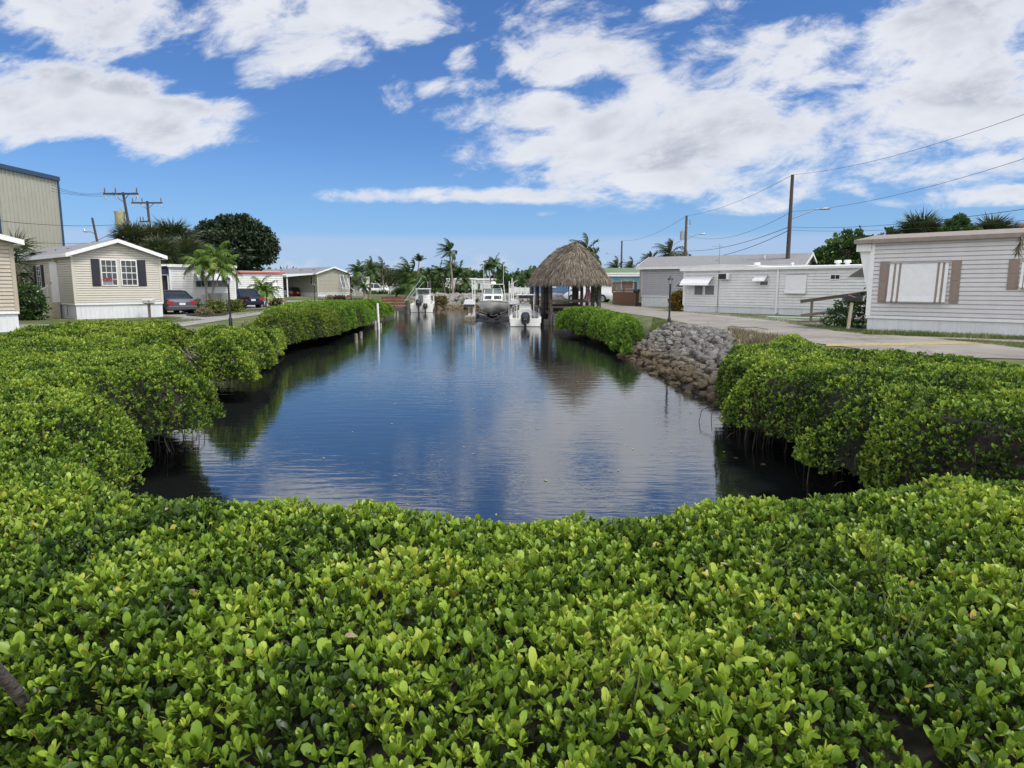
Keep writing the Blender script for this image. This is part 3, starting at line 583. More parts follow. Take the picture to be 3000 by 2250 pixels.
# upright shoots on the far corner of the right hedge
# driftwood root
dr = empty('driftwood', (*g(590, 1112, -.8), -.55), 0, 'grey driftwood root tangle at the water between two mangroves', 'driftwood')
dr.scale = (.62, .62, .55)
b = MB()
for i in range(30):
    a = random.uniform(-.6, 2.4); L = random.uniform(.5, 1.3); e = random.uniform(-.1, .9); r0 = random.choice([.012, .018, .03, .05])
    d1 = Vector((math.cos(a), -.5 * abs(math.sin(a)), math.sin(a) * .7 + e * .2)); p0 = Vector((random.uniform(-.4, .3), random.uniform(-.2, .3), random.uniform(-.1, .5)))
    b.tube([p0, p0 + d1 * L * .35 + Vector(RNG.normal(0, .06, 3)), p0 + d1 * L * .7 + Vector(RNG.normal(0, .1, 3)), p0 + d1 * L + Vector(RNG.normal(0, .14, 3))], [r0, r0 * .85, r0 * .6, r0 * .25], 6)
b.build('branch', DRIFT, dr, smooth=True)
b = MB(); b.tube([(-.7, .3, .1), (-.2, .1, .15), (.2, -.05, .22), (.45, -.2, .3)], [.08, .15, .13, .09], 10); b.tube([(.1, 0, .2), (.45, .05, .5), (.6, .0, .62)], [.08, .06, .03], 8); b.build('stump', DRIFT, dr, smooth=True)

# ------------------------------------------------------------------ rocks
def rockmesh(i):
    rr = random.Random(i); import bmesh
    bm = bmesh.new(); bmesh.ops.create_icosphere(bm, subdivisions=3, radius=.5)
    cuts = [(Vector((rr.gauss(0, 1), rr.gauss(0, 1), rr.gauss(0, 1))).normalized(), rr.uniform(.30, .44)) for _ in range(9)]
    sx, sy, sz = rr.uniform(.95, 1.3), rr.uniform(.8, 1.05), rr.uniform(.65, .9)
    for v in bm.verts:
        for nrm_, h in cuts:
            e = v.co.dot(nrm_) - h
            if e > 0: v.co -= nrm_ * e * .85
        v.co += v.co.normalized() * (.10 * (mnoise.noise(v.co * 4 + Vector((i * 7, 0, 0)))) + .05 * mnoise.noise(v.co * 11 + Vector((i, 3, 0))))
        v.co = Vector((v.co.x * sx, v.co.y * sy, v.co.z * sz))
    me = bpy.data.meshes.new('rock'); bm.to_mesh(me); bm.free(); me.materials.append(ROCK)
    me.polygons.foreach_set('use_smooth', [True] * len(me.polygons)); me.set_sharp_from_angle(angle=R(35)); return me
RM = [rockmesh(i) for i in range(14)]
slope = [g(*q, -1.0) for q in ((1812, 1040), (1900, 1082), (1990, 1136), (2080, 1172), (2140, 1195))] + [(5.7, 11.8), (7.2, 13.8), g(2215, 1015, -.05), g(2190, 995, 0), g(2130, 983, .0), g(2060, 968, 0), g(1965, 955, 0), g(1905, 965, 0), g(1850, 1000, -.5)]
sp_ = np.asarray(slope); cand = []; tries = 0
while len(cand) < 296 and tries < 60000:
    tries += 1
    x, y = random.uniform(*(sp_[:, 0].min() - .2, sp_[:, 0].max())), random.uniform(sp_[:, 1].min(), sp_[:, 1].max())
    if float(sdist(np.array([x]), np.array([y]), slope)[0]) < -.08: continue
    mind = .175 + .0055 * (y - 12)
    if all((x - a) ** 2 + (y - c) ** 2 > mind * mind for a, c in cand): cand.append((x, y))
for i, (x, y) in enumerate(cand):
    o = bpy.data.objects.new('rock', random.choice(RM)); COL.objects.link(o)
    s = random.uniform(.19, .34) * (1.0 + .012 * (y - 12)); o.scale = (s, s * random.uniform(.8, 1.1), s * random.uniform(.8, 1.1)); o.rotation_euler = (random.uniform(-.5, .5), random.uniform(-.5, .5), random.uniform(0, 6.28))
    o.location = (x, y, gzs(x, y) + s * .10 + random.uniform(-.02, .05)); tag(o, 'rough grey limestone rock in the riprap slope below the lane', 'rock', 'rocks of the riprap slope')
def rockpile(name, label, pts, smin, smax, z=0):
    Vs, Fs, off = [], [], 0
    for x, y in pts:
        me = random.choice(RM); s = random.uniform(smin, smax); n = len(me.vertices); co = np.empty(n * 3); me.vertices.foreach_get('co', co); co = co.reshape(-1, 3)
        Mx = np.array((Matrix.Rotation(random.uniform(0, 6.28), 3, 'Z') @ Matrix.Rotation(random.uniform(-.6, .6), 3, 'X')))
        Vs.append((co @ Mx.T) * s + [x, y, gzs(x, y) + s * .15 + z]); f = np.array([p.vertices[:] for p in me.polygons]) + off; Fs.append(f); off += n
    o = npmesh(name, np.concatenate(Vs), [np.concatenate(Fs)], None, ROCK, smooth=True); return tag(o, label, kind='stuff')
pts = []
for i in range(1000):
    x = random.uniform(slope[0][0] - .3, 8.2); y = random.uniform(12, 29)
    if -.3 < float(sdist(np.array([x]), np.array([y]), slope)[0]): pts.append((x, y))
rockpile('rubble', 'small stones between the larger rocks of the slope', pts, .14, .30)
rockpile('far_rocks', 'pale riprap along the far end of the canal', [(random.uniform(-13, 6), random.uniform(80.0, 84.5)) for _ in range(520)], .5, .95)
rockpile('bank_stones', 'dark stones at the foot of the left bank', [(g(px, py, -1)[0] + random.uniform(-.9, .3), g(px, py, -1)[1] + random.uniform(-1, 1)) for px, py in [(1010, 968), (1040, 957), (1080, 946), (1100, 940), (1130, 928), (1160, 922), (1000, 972)] for _ in range(16)], .3, .6)

# ------------------------------------------------------------------ grass
def grass(name, poly, n, h, m, label, z0=0.0):
    P = np.asarray(poly); x0, y0 = P.min(0); x1, y1 = P.max(0)
    x = RNG.uniform(x0, x1, n * 3); y = RNG.uniform(y0, y1, n * 3); ok = sdist(x, y, poly) > 0; x, y = x[ok][:n], y[ok][:n]; n = len(x)
    pos = np.stack([x, y, gz(x, y) + z0 - .01], -1); dd = RNG.normal(0, .35, (n, 3)); dd[:, 2] = 1
    L = h * RNG.uniform(.5, 1.3, n) * (1 + .8 * fbm(x * 1.5, y * 1.5, 7))
    o = leaves(name, pos, dd, RNG.normal(0, 1, (n, 3)) * [1, 1, .1], L, np.maximum(.008, L * .09) * RNG.uniform(.7, 1.4, n), .45 + RNG.normal(0, .25, n) + fbm(x * .9, y * .9, 3), 'blade', m, curl=.4)
    return tag(o, label, kind='stuff')
grass('grass', [g(1915, 932), g(2020, 953), g(2143, 974), g(2290, 998), g(2230, 1015), g(2130, 988), g(1960, 958), g(1900, 960)], 16000, .10, GRASSM, 'green and dry verge grass between rocks and lane')
grass('dry_grass', [g(2130, 975), g(2290, 998), g(2340, 1010), g(2230, 1040), g(2170, 1015)], 5000, .26, DRYG, 'tall dry grass tuft at the top of the rock slope')
grass('grass', [g(2010, 916), g(2200, 924), g(2420, 950), g(2470, 962), g(2300, 945), g(2150, 928)], 9000, .07, GRASSM, 'lawn strip before the long white home')
grass('grass', [g(2300, 947), g(2440, 960), g(2540, 970), g(2560, 984), g(2450, 972)], 5000, .10, GRASSM, 'grass beside the wooden ramp')
grass('grass', [g(2530, 972), g(3050, 993), g(3050, 1000), g(2530, 981)], 7000, .14, GRASSM, 'weeds along the skirting of the nearest right-hand home')
grass('grass', [g(2735, 994), g(3050, 1008), g(3050, 1030), g(2900, 1010)], 7000, .08, GRASSM, 'wedge of grass between apron and lane')
grass('grass', [g(-60, 985), g(60, 975), g(290, 965), g(300, 950), g(480, 932), g(600, 938), g(300, 970), g(0, 1010)], 26000, .09, GRASSM, 'yard grass before the beige homes')
grass('grass', [g(540, 916), g(640, 912), g(760, 905), g(830, 895), g(900, 893), g(700, 925)], 9000, .10, GRASSM, 'grass edge before the white homes')
n = 260; bx = RNG.uniform(-.6, 2.6, n); by = RNG.uniform(1.5, 3.0, n); c_ = RNG.integers(0, 9, n); cx = RNG.uniform(.1, 2.4, 9); cy = RNG.uniform(1.6, 2.9, 9)
P = np.stack([cx[c_] + RNG.normal(0, .04, n), cy[c_] + RNG.normal(0, .04, n), np.full(n, .36)], -1); dd = RNG.normal(0, .45, (n, 3)); dd[:, 2] = 1
tag(leaves('grass', P, dd, RNG.normal(0, 1, (n, 3)), RNG.uniform(.12, .28, n), RNG.uniform(.005, .009, n), RNG.uniform(.3, .75, n), 'blade', GRASSM, curl=.6), 'grass blades growing up through the near hedge', kind='stuff')

# ------------------------------------------------------------------ homes
class House:
    """local frame: x along the wall that faces the canal, y into the house, z up"""
    def __init__(s, name, label, o, ang, L, W, cat='mobile home', z=0.0, group=None):
        s.o = Vector((o[0], o[1], z)); s.a = ang; s.L = L; s.W = W; s.ux = Vector((math.cos(ang), math.sin(ang), 0)); s.uy = Vector((-math.sin(ang), math.cos(ang), 0))
        s.root = empty(name, s.o, ang, label, cat, group)
    def loc(s, px, py, face='front', off=0.0):
        """(along, height) on a wall plane seen at a pixel"""
        d = Vector(ray(px, py)); c = Vector((0, 0, CAM_H))
        n, p, u = {'front': (s.uy, s.o - s.uy * off, s.ux), 'left': (s.ux, s.o - s.ux * off, s.uy), 'right': (s.ux, s.o + s.ux * (s.L + off), s.uy)}[face]
        t = (p - c).dot(n) / d.dot(n); q = c + d * t
        return (q - s.o).dot(u), q.z - s.o.z
    def pt(s, face, u, z, o):
        return {'front': (u, -o, z), 'left': (-o, u, z), 'right': (s.L + o, u, z), 'back': (u, s.W + o, z)}[face]
    def fb(s, mb, face, u0, u1, z0, z1, o0, o1):
        a = s.pt(face, u0, z0, o0); b = s.pt(face, u1, z1, o1); mb.box(a[0], b[0], a[1], b[1], z0, z1); return mb
    def walls(s, m, z0, z1, lap=.14, gable=None, mtrim=None, trim=.09):
        """lapped boards; gable: (face list, ridge height)"""
        mb = MB()
        for face in ('front', 'left', 'right', 'back'):
            U = s.L if face in ('front', 'back') else s.W; gb = gable and face in gable[0]; zt = gable[1] if gb else z1; z = z0
            while z < zt - .01:
                zb = min(z + lap, zt); 
                def ext(h):
                    if not gb or h <= z1: return 0, U
                    k = (h - z1) / (zt - z1) * U / 2; return k, U - k
                a0, a1 = ext(z); b0, b1 = ext(zb)
                gp_ = min(.034, lap * .22); z_ = z + gp_; v = [s.pt(face, a0, z_, .03), s.pt(face, a1, z_, .03), s.pt(face, b1, zb, .012), s.pt(face, b0, zb, .012), s.pt(face, a0, z_, -.02), s.pt(face, a1, z_, -.02), s.pt(face, a0, z, -.02), s.pt(face, a1, z, -.02), s.pt(face, a0, z, .012), s.pt(face, a1, z, .012)]
                f = [(0, 1, 2, 3), (4, 5, 1, 0), (6, 7, 5, 4), (8, 9, 7, 6)]
                if face in ('right', 'back'): pass
                mb.add(v, f); z = zb
        w_ = mb.build('wall', m, s.root)
        if mtrim:
            e = .02
            for (x, y) in ((0, 0), (s.L, 0), (0, s.W), (s.L, s.W)):
                sx = 1 if x == 0 else -1; sy = 1 if y == 0 else -1; mb = MB()
                mb.box(x - sx * .038, x + sx * trim, y - sy * .038, y - sy * .004, z0, z1); mb.box(x - sx * .038, x - sx * .004, y - sy * .004, y + sy * trim, z0, z1)
                mb.build('corner_trim', mtrim, s.root)
        return w_
    def skirt(s, z1, m, z0=-.1, rib=.2):
        mb = MB()
        mb.box(.03, s.L - .03, .03, s.W - .03, z0, z1)
        for face in ('front', 'left', 'right'):
            U = s.L if face == 'front' else s.W; k = .03
            while k < U - .05:
                s.fb(mb, face, k, k + .03, z0, z1 - .02, -.03, -.018); k += rib
        o = mb.build('skirting', m, s.root)
        mb = MB()
        for face in ('front', 'left', 'right'): s.fb(mb, face, -.02, (s.L if face == 'front' else s.W) + .02, z1 - .05, z1 + .05, -.01, .03 if face == 'front' else .027)
        mb.build('skirting_rail', WHITE2, s.root); return o
    def gable_roof(s, z1, zr, ridge='y', m=SHING, fm=WHITE2, oh=.25, th=.05, fas=.14):
        """ridge along y (gable on the front) or along x"""
        mb = MB(); L, W = s.L, s.W
        if ridge == 'y':
            sl = (zr - z1) / (L / 2); e = oh
            A = [(-e, z1 - sl * e), (L / 2, zr), (L + e, z1 - sl * e)]
            for (p, q) in ((A[0], A[1]), (A[1], A[2])):
                mb.add([(p[0], -e, p[1] + .02), (q[0], -e, q[1] + .02), (q[0], W + e, q[1] + .02), (p[0], W + e, p[1] + .02), (p[0], -e, p[1] + .02 + th), (q[0], -e, q[1] + .02 + th), (q[0], W + e, q[1] + .02 + th), (p[0], W + e, p[1] + .02 + th)], [(0, 3, 2, 1), (4, 5, 6, 7), (0, 1, 5, 4), (1, 2, 6, 5), (2, 3, 7, 6), (3, 0, 4, 7)])
            r = mb.build('roof', m, s.root); mb = MB()
            for (p, q) in ((A[0], A[1]), (A[1], A[2])):
                for y0, y1 in ((-e - .03, -e - .002), (W + e + .002, W + e + .03)):
                    mb.add([(p[0], y0, p[1] - fas + .03), (q[0], y0, q[1] - fas + .03), (q[0], y1, q[1] - fas + .03), (p[0], y1, p[1] - fas + .03), (p[0], y0, p[1] + th + .025), (q[0], y0, q[1] + th + .025), (q[0], y1, q[1] + th + .025), (p[0], y1, p[1] + th + .025)], [(0, 3, 2, 1), (4, 5, 6, 7), (0, 1, 5, 4), (1, 2, 6, 5), (2, 3, 7, 6), (3, 0, 4, 7)])
            for x, k in ((A[0][0], 1), (A[2][0], -1)): mb.box(x - .027 * k, x - .002 * k, -e, W + e, A[0][1] - fas + .03, A[0][1] + th + .02)
            mb.box(-e, -.03, -e, W + e, A[0][1] - fas + .04, A[0][1] - fas + .055); mb.box(L + .03, L + e, -e, W + e, A[0][1] - fas + .04, A[0][1] - fas + .055)
            mb.build('fascia', fm, s.root)
        else:
            sl = (zr - z1) / (W / 2); e = oh
            A = [(-e, z1 - sl * e), (W / 2, zr), (W + e, z1 - sl * e)]
            for (p, q) in ((A[0], A[1]), (A[1], A[2])):
                mb.add([(-e, p[0], p[1] + .02), (-e, q[0], q[1] + .02), (L + e, q[0], q[1] + .02), (L + e, p[0], p[1] + .02), (-e, p[0], p[1] + .02 + th), (-e, q[0], q[1] + .02 + th), (L + e, q[0], q[1] + .02 + th), (L + e, p[0], p[1] + .02 + th)], [(0, 1, 2, 3), (7, 6, 5, 4), (4, 5, 1, 0), (5, 6, 2, 1), (6, 7, 3, 2), (7, 4, 0, 3)])
            r = mb.build('roof', m, s.root); mb = MB()
            for (p, q) in ((A[0], A[1]), (A[1], A[2])):
                for x0, x1 in ((-e - .03, -e - .002), (L + e + .002, L + e + .03)):
                    mb.add([(x0, p[0], p[1] - fas + .03), (x0, q[0], q[1] - fas + .03), (x1, q[0], q[1] - fas + .03), (x1, p[0], p[1] - fas + .03), (x0, p[0], p[1] + th + .025), (x0, q[0], q[1] + th + .025), (x1, q[0], q[1] + th + .025), (x1, p[0], p[1] + th + .025)], [(0, 1, 2, 3), (7, 6, 5, 4), (4, 5, 1, 0), (5, 6, 2, 1), (6, 7, 3, 2), (7, 4, 0, 3)])
            for y, k in ((A[0][0], 1), (A[2][0], -1)): mb.box(-e, L + e, y - .027 * k, y - .002 * k, A[0][1] - fas + .03, A[0][1] + th + .02)
            mb.box(-e, L + e, -e, -.03, A[0][1] - fas + .04, A[0][1] - fas + .055)
            mb.build('fascia', fm, s.root)
        s.sl = sl; return r
    def flat_roof(s, z0, z1, m=ROOFW, fm=WHITE2, oh=.12, crown=.12):
        mb = MB(); L, W = s.L, s.W; n = 6
        prof = [(-oh, z0), (-oh, z1)] + [(-oh + (W + 2 * oh) * i / n, z1 + crown * math.sin(PI * i / n)) for i in range(1, n)] + [(W + oh, z1), (W + oh, z0)]
        mb.prism(prof, -oh, L + oh, 'x'); r = mb.build('roof', m, s.root)
        mb = MB(); mb.box(-oh - .03, L + oh + .03, -oh - .03, -oh - .002, z0 - .02, z1 - .02); mb.box(-oh - .03, -oh - .002, -oh, W + oh, z0 - .02, z1 - .02); mb.box(L + oh + .002, L + oh + .03, -oh, W + oh, z0 - .02, z1 - .02)
        mb.build('fascia', fm, s.root); return r
    def window(s, face, u0, u1, z0, z1, nx=1, ny=2, fr=.045, fm=WHITE2, gm=GLASS, o=.028, mt=.022):
        mb = MB(); s.fb(mb, face, u0, u1, z0, z0 + fr, o, o + .035); s.fb(mb, face, u0, u1, z1 - fr, z1, o, o + .035)
        s.fb(mb, face, u0, u0 + fr, z0 + fr, z1 - fr, o, o + .034); s.fb(mb, face, u1 - fr, u1, z0 + fr, z1 - fr, o, o + .034)
        w_ = mb.build('window', fm, s.root)
        mb = MB(); s.fb(mb, face, u0 + fr, u1 - fr, z0 + fr, z1 - fr, o - .01, o + .008); mb.build('pane', gm, w_)
        mb = MB()
        for i in range(1, nx): u = u0 + (u1 - u0) * i / nx; s.fb(mb, face, u - mt / 2, u + mt / 2, z0 + fr, z1 - fr, o + .010, o + .026)
        for j in range(1, ny): z = z0 + (z1 - z0) * j / ny; k = mt * (1.7 if ny % 2 == 0 and j == ny // 2 else 1); s.fb(mb, face, u0 + fr, u1 - fr, z - k / 2, z + k / 2, o + .012, o + .029)
        if mb.v: mb.build('muntin', fm, w_)
        return w_
    def shutter(s, face, u0, u1, z0, z1, m=NAVY, o=.031):
        mb = MB(); s.fb(mb, face, u0, u1, z0, z1, o, o + .02); f = .055; zm = (z0 + z1) / 2
        for a, b_ in ((z0 + f, zm - f / 2), (zm + f / 2, z1 - f)):
            s.fb(mb, face, u0 + f, u1 - f, a, b_, o + .02, o + .028); s.fb(mb, face, u0 + f * 1.5, u1 - f * 1.5, a + f * .5, b_ - f * .5, o + .028, o + .036)
        return mb.build('shutter', m, s.root)
    def door(s, face, u0, u1, z0, z1, m=WHITE2):
        mb = MB(); s.fb(mb, face, u0, u1, z0, z1, .02, .06)
        for a, b_ in ((.08, .42), (.5, .92)):
            for c, d in ((.12, .45), (.55, .88)): s.fb(mb, face, u0 + (u1 - u0) * c, u0 + (u1 - u0) * d, z0 + (z1 - z0) * a, z0 + (z1 - z0) * b_, .06, .07)
        d_ = mb.build('door', m, s.root); mb = MB(); s.fb(mb, face, u1 - .13, u1 - .08, z0 + .95, z0 + 1.05, .07, .12); mb.build('handle', METAL, d_)
        mb = MB(); s.fb(mb, face, u0 - .08, u0 - .005, z0, z1 + .08, .02, .05); s.fb(mb, face, u1 + .005, u1 + .08, z0, z1 + .08, .02, .05); s.fb(mb, face, u0 - .005, u1 + .005, z1 + .005, z1 + .08, .02, .05); mb.build('door_frame', WHITE2, d_); return d_
    def awning(s, face, u0, u1, ztop, zbot, out_, m=ALU, curve=.12, name='awning', ribs=0):
        mb = MB(); n = 7; P = []
        for i in range(n + 1):
            t = i / n; P.append((.03 + out_ * (t ** .9), ztop + (zbot - ztop) * t ** 1.25 if i < n else zbot - curve * .5))
        for t_ in (0, ):
            vs = []
            for (o_, z) in P:
                for u in (u0, u1): vs.append(s.pt(face, u, z, o_))
            for (o_, z) in P:
                for u in (u0, u1): vs.append(s.pt(face, u, z - .025, o_ - .01))
            k = 2 * (n + 1); fs = []
            for i in range(n): fs += [(2 * i, 2 * i + 1, 2 * i + 3, 2 * i + 2), (k + 2 * i + 2, k + 2 * i + 3, k + 2 * i + 1, k + 2 * i), (2 * i, 2 * i + 2, k + 2 * i + 2, k + 2 * i), (2 * i + 1, k + 2 * i + 1, k + 2 * i + 3, 2 * i + 3)]
            fs.append((2 * n, 2 * n + 1, k + 2 * n + 1, k + 2 * n)); mb.add(vs, fs)
        w_ = u1 - u0; nr = ribs or int(w_ / .12)
        for j in range(nr + 1):
            u = u0 + w_ * j / nr
            for i in range(n):
                a = s.pt(face, u, P[i][1] + .008, P[i][0]); b_ = s.pt(face, u, P[i + 1][1] + .008, P[i + 1][0]); mb.bar(a, b_, .018, .014)
        aw = mb.build(name, m, s.root)
        mb = MB()
        for u in (u0 + .03, u1 - .03): mb.bar(s.pt(face, u, P[-1][1], P[-1][0] - .02), s.pt(face, u, P[-1][1] - .02, .03), .02); 
        mb.build('arm', ALU, aw); return aw

LD = math.atan2(2.66, 2.82)     # left-hand homes stand askew to the canal
# --- home at the left edge
o0 = g(60, 971); e = 4.2; h = House('mobile_home', 'tan-sided mobile home cut off by the left edge, white ribbed skirting', (o0[0] - e * math.cos(LD), o0[1] - e * math.sin(LD)), LD, e, 14)
zs = h.loc(58, 915)[1]; ze = h.loc(40, 702)[1]; h.skirt(zs, SKIRT); h.walls(TANS, zs + .05, ze, .135, (['front', 'back'], ze + .55), mat('tan_trim', (.42, .37, .30), .6, .05))
h.gable_roof(ze, ze + .55, 'y', oh=.32)
# --- beige home with black shutters
c0 = g(225, 936); c1 = g(480, 928); ang = math.atan2(c1[1] - c0[1], c1[0] - c0[0]); Lw = math.dist(c0, c1)
h = House('mobile_home', 'beige gabled mobile home with black shutters and a sale sign in its window', c0, ang, Lw, 17); HL = h
zs = h.loc(228, 891)[1]; ze = h.loc(222, 741)[1]; zr = h.loc(343, 706)[1]; h.skirt(zs, SKIRT); h.walls(BEIGE, zs + .05, ze, .118, (['front', 'back'], zr), mat('beige_trim', (.56, .53, .45), .6, .04)); h.gable_roof(ze, zr + .02, 'y', oh=.28)
wz0, wz1 = h.loc(345, 837)[1], h.loc(345, 761)[1]
U = lambda px: h.loc(px, 800)[0]
w1 = h.window('front', U(295), U(343), wz0, wz1, 3, 4); w2 = h.window('front', U(353), U(401), wz0, wz1, 3, 4)
h.shutter('front', U(268), U(292.5), wz0 - .02, wz1 + .02); h.shutter('front', U(403), U(427), wz0 - .02, wz1 + .02)
us = lambda px, py: h.loc(px, py, 'left')[0]
a, z_ = h.loc(172, 762, 'left'); b_, _ = h.loc(150, 762, 'left'); zt = h.loc(160, 762, 'left')[1]; zb = h.loc(166, 877, 'left')[1]
h.door('left', us(171, 820), us(152, 820), zs + .05, zs + 2.05)
h.window('left', us(122, 800), us(110, 800), zs + .85, zs + 2.0, 2, 4); h.shutter('left', us(109.6, 800), us(102, 800), zs + .83, zs + 2.02); h.shutter('left', us(130, 800), us(122.4, 800), zs + .83, zs + 2.02)
mb = MB(); lx = us(165, 760); h.fb(mb, 'left', lx - .1, lx + .1, zs + 2.1, zs + 2.3, .03, .17); mb.build('porch_light', CREAM, h.root)
mb = MB(); p = h.pt('left', us(200, 900), .1, .05); mb.tube([p, (p[0], p[1], .7), (p[0] - .05, p[1] + .1, .75)], .012, 6); mb.build('hose', mat('green_hose', (.03, .10, .07), .6), h.root)
# roof vents
for k in (3, 5.2, 8.4): MB().box(.7, .95, k, k + .28, ze + .2, ze + .38).build('roof_vent', SHING, h.root)
def sign_text(txt, size, loc, rot, m, parent, name='lettering', ext=.002, align='CENTER'):
    cu = bpy.data.curves.new(name, 'FONT'); cu.body = txt; cu.size = size; cu.extrude = ext; cu.align_x = align; cu.align_y = 'CENTER'; cu.materials.append(m)
    tmp = bpy.data.objects.new('tmp', cu); me = bpy.data.meshes.new_from_object(tmp); bpy.data.objects.remove(tmp); o = bpy.data.objects.new(name, me); COL.objects.link(o); o.location = loc; o.rotation_euler = rot
    if parent: o.parent = parent
    return o
u0, zz0 = h.loc(301, 833); u1, zz1 = h.loc(328, 815)
sg = empty('sale_sign', h.root.matrix_basis @ Vector(((u0 + u1) / 2, -.055, zz0)), ang, 'small red sign with white lettering inside the left front window of the beige home', 'sign')
W2 = (u1 - u0) / 2; Hh = zz1 - zz0
mb = MB(); mb.box(-W2, W2, -.004, .004, Hh * .45, Hh); mb.build('panel', SIGNR, sg)
mb = MB(); mb.box(-W2, W2, -.004, .004, 0, Hh * .44); mb.build('lower_panel', mat('sign_grey', (.22, .25, .30), .5), sg)
sign_text('FOR SALE', .155, (0, -.007, Hh * .72), (R(90), 0, 0), mat('sign_letter', (.42, .16, .2), .5), sg)
# steps
p = HL.root.matrix_basis @ Vector((-.05, us(171, 820), 0))
st = empty('entry_steps', (p.x, p.y, 0), ang, 'cream precast steps with a white handrail at the side door of the beige home', 'steps')
mb = MB(); dw = us(152, 820) - us(171, 820)
for i in range(5): mb.box(-1.45 + .28 * i, -.05, -.25 - .003 * i, dw + .25 + .003 * i, .16 * i, .16 * (i + 1))
mb.build('step', CREAM, st)
mb = MB(); mb.tube([(-1.45, dw + .2, .75), (-1.4, dw + .2, .85), (-.1, dw + .2, 1.65)], .03, 6)
for i in range(4): x = -1.35 + i * .4; mb.tube([(x, dw + .2, .2 + .2 * i), (x, dw + .2, .85 + (x + 1.4) * .6)], .018, 5)
mb.build('handrail', ALU, st)
# number box on a post
def mailbox(px, py, label, hpost, bx=(.5, .2, .2), post=WOODG, box=BLACKP, rz=0, num=None, tilt=0, numm=BLACKP, arm=True, pr=.05, z=0):
    p = g(px, py, z); r_ = empty('mailbox', (p[0], p[1], gzs(*p)), rz, label, 'mailbox'); r_.rotation_euler = (0, tilt, rz)
    mb = MB(); mb.box(-pr, pr, -pr, pr, -.2, hpost); 
    if arm: mb.box(-bx[0] / 2 * .85, bx[0] / 2 * .85, -pr - .002, pr + .002, hpost, hpost + .05)
    mb.build('post', post, r_)
    n = 8; pro = [(-bx[1] / 2, 0), (bx[1] / 2, 0)] + [(bx[1] / 2 * math.cos(PI * i / n), bx[2] * .55 + bx[2] * .45 * math.sin(PI * i / n)) for i in range(n + 1)]
    mb = MB(); mb.prism([(q_[0], q_[1] + hpost + .052) for q_ in pro], -bx[0] / 2, bx[0] / 2, 'x'); bo = mb.build('box', box, r_)
    if num: sign_text(num, .16, (bx[0] * .12, -bx[1] / 2 - .004, hpost + .052 + bx[2] * .42), (R(90), 0, 0), numm, bo, 'number')
    return r_
mailbox(439, 931, 'white mailbox numbered 6 on a dark wooden post before the beige home', .70, (.58, .22, .23), WOODG, mat('mailbox_white', (.5, .51, .52), .5), 0, '6')

# --- white home with the navy awning
c1 = g(693, 906); c0 = (c1[0] - 4.3 * math.cos(LD), c1[1] - 4.3 * math.sin(LD))
h = House('mobile_home', 'white mobile home with a navy canopy porch behind the grey car', c0, LD, 4.3, 15); H8 = h
zt = h.loc(600, 778)[1]; h.skirt(.45, SKIRT); h.walls(WHITE, .5, zt - .12, .16, None, WHITE2); h.flat_roof(zt - .12, zt + .04, ROOFW)
U = lambda px: h.loc(px, 830)[0]; za, zb_ = h.loc(620, 841)[1], h.loc(620, 822)[1]
h.window('front', U(573), U(604), za, zb_, 2, 1, .03, fm=METAL); h.window('front', U(606), U(634), za, zb_, 2, 1, .03, fm=METAL); h.window('front', U(636), U(667), za, zb_, 2, 1, .03, fm=METAL)
h.awning('front', U(571), U(669), h.loc(620, 799)[1], h.loc(620, 821)[1] + .05, .75, ALU, .12)
# porch wing toward the left
po = empty('screened_porch', (c0[0] - .02, c0[1], 0), LD, 'screened porch with navy canopy and white frame at the left of the white home', 'porch'); po.parent = h.root; po.location = (0, 0, 0); po.rotation_euler = (0, 0, 0)
for k_ in ('label', 'category'): del po[k_]
po.name = 'porch'
mb = MB(); z2 = zt - .35
for x in (-2.3, -1.35, -1.2, -.12): mb.box(x, x + .12, .1, .22, 0, z2 - .3)
mb.box(-2.3, 0, .1, .2, z2 - .35, z2 - .25); mb.box(-2.3, -1.3, .1, .2, .9, 1.0); mb.build('frame', WHITE2, po)
mb = MB(); mb.box(-2.35, -.03, .24, .26, z2 - .25, z2 + .02); mb.prism([(-2.4, z2 - .25), (-.02, z2 - .25), (-.02, z2 + .12), (-2.4, z2 - .12)], .02, .09, 'y'); mb.build('canopy', NAVYB, po)
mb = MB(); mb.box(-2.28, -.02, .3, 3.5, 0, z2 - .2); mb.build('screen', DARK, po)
mb = MB(); mb.prism([(-2.6, z2 + .0), (0, z2 + .3), (0, z2 + .38), (-2.6, z2 + .08)], -.1, 5, 'y'); mb.build('porch_roof', ROOFW, po)
for px, lb in ((616, 'air conditioner unit left of the palm trunk by the white home'), (634, 'wider air conditioner unit behind the palm trunks by the white home')):
    p = H8.root.matrix_basis @ Vector((U(px), -.6, 0)); ac = empty('air_conditioner', (p.x, p.y, .0), LD, lb, 'air conditioner'); ac['group'] = 'air conditioners beside the white home'
    mb = MB(); mb.box(-.38, .38, -.35, .35, .45, 1.15); mb.build('case', mat('ac_case', (.24, .25, .25), .5), ac); mb = MB()
    for i in range(9): mb.box(-.36 + i * .085, -.33 + i * .085, -.365, -.352, .5, 1.1)
    mb.build('grille', METAL, ac); mb = MB(); mb.box(-.42, .42, -.4, .4, -.05, .45); mb.build('plinth', CONC, ac)
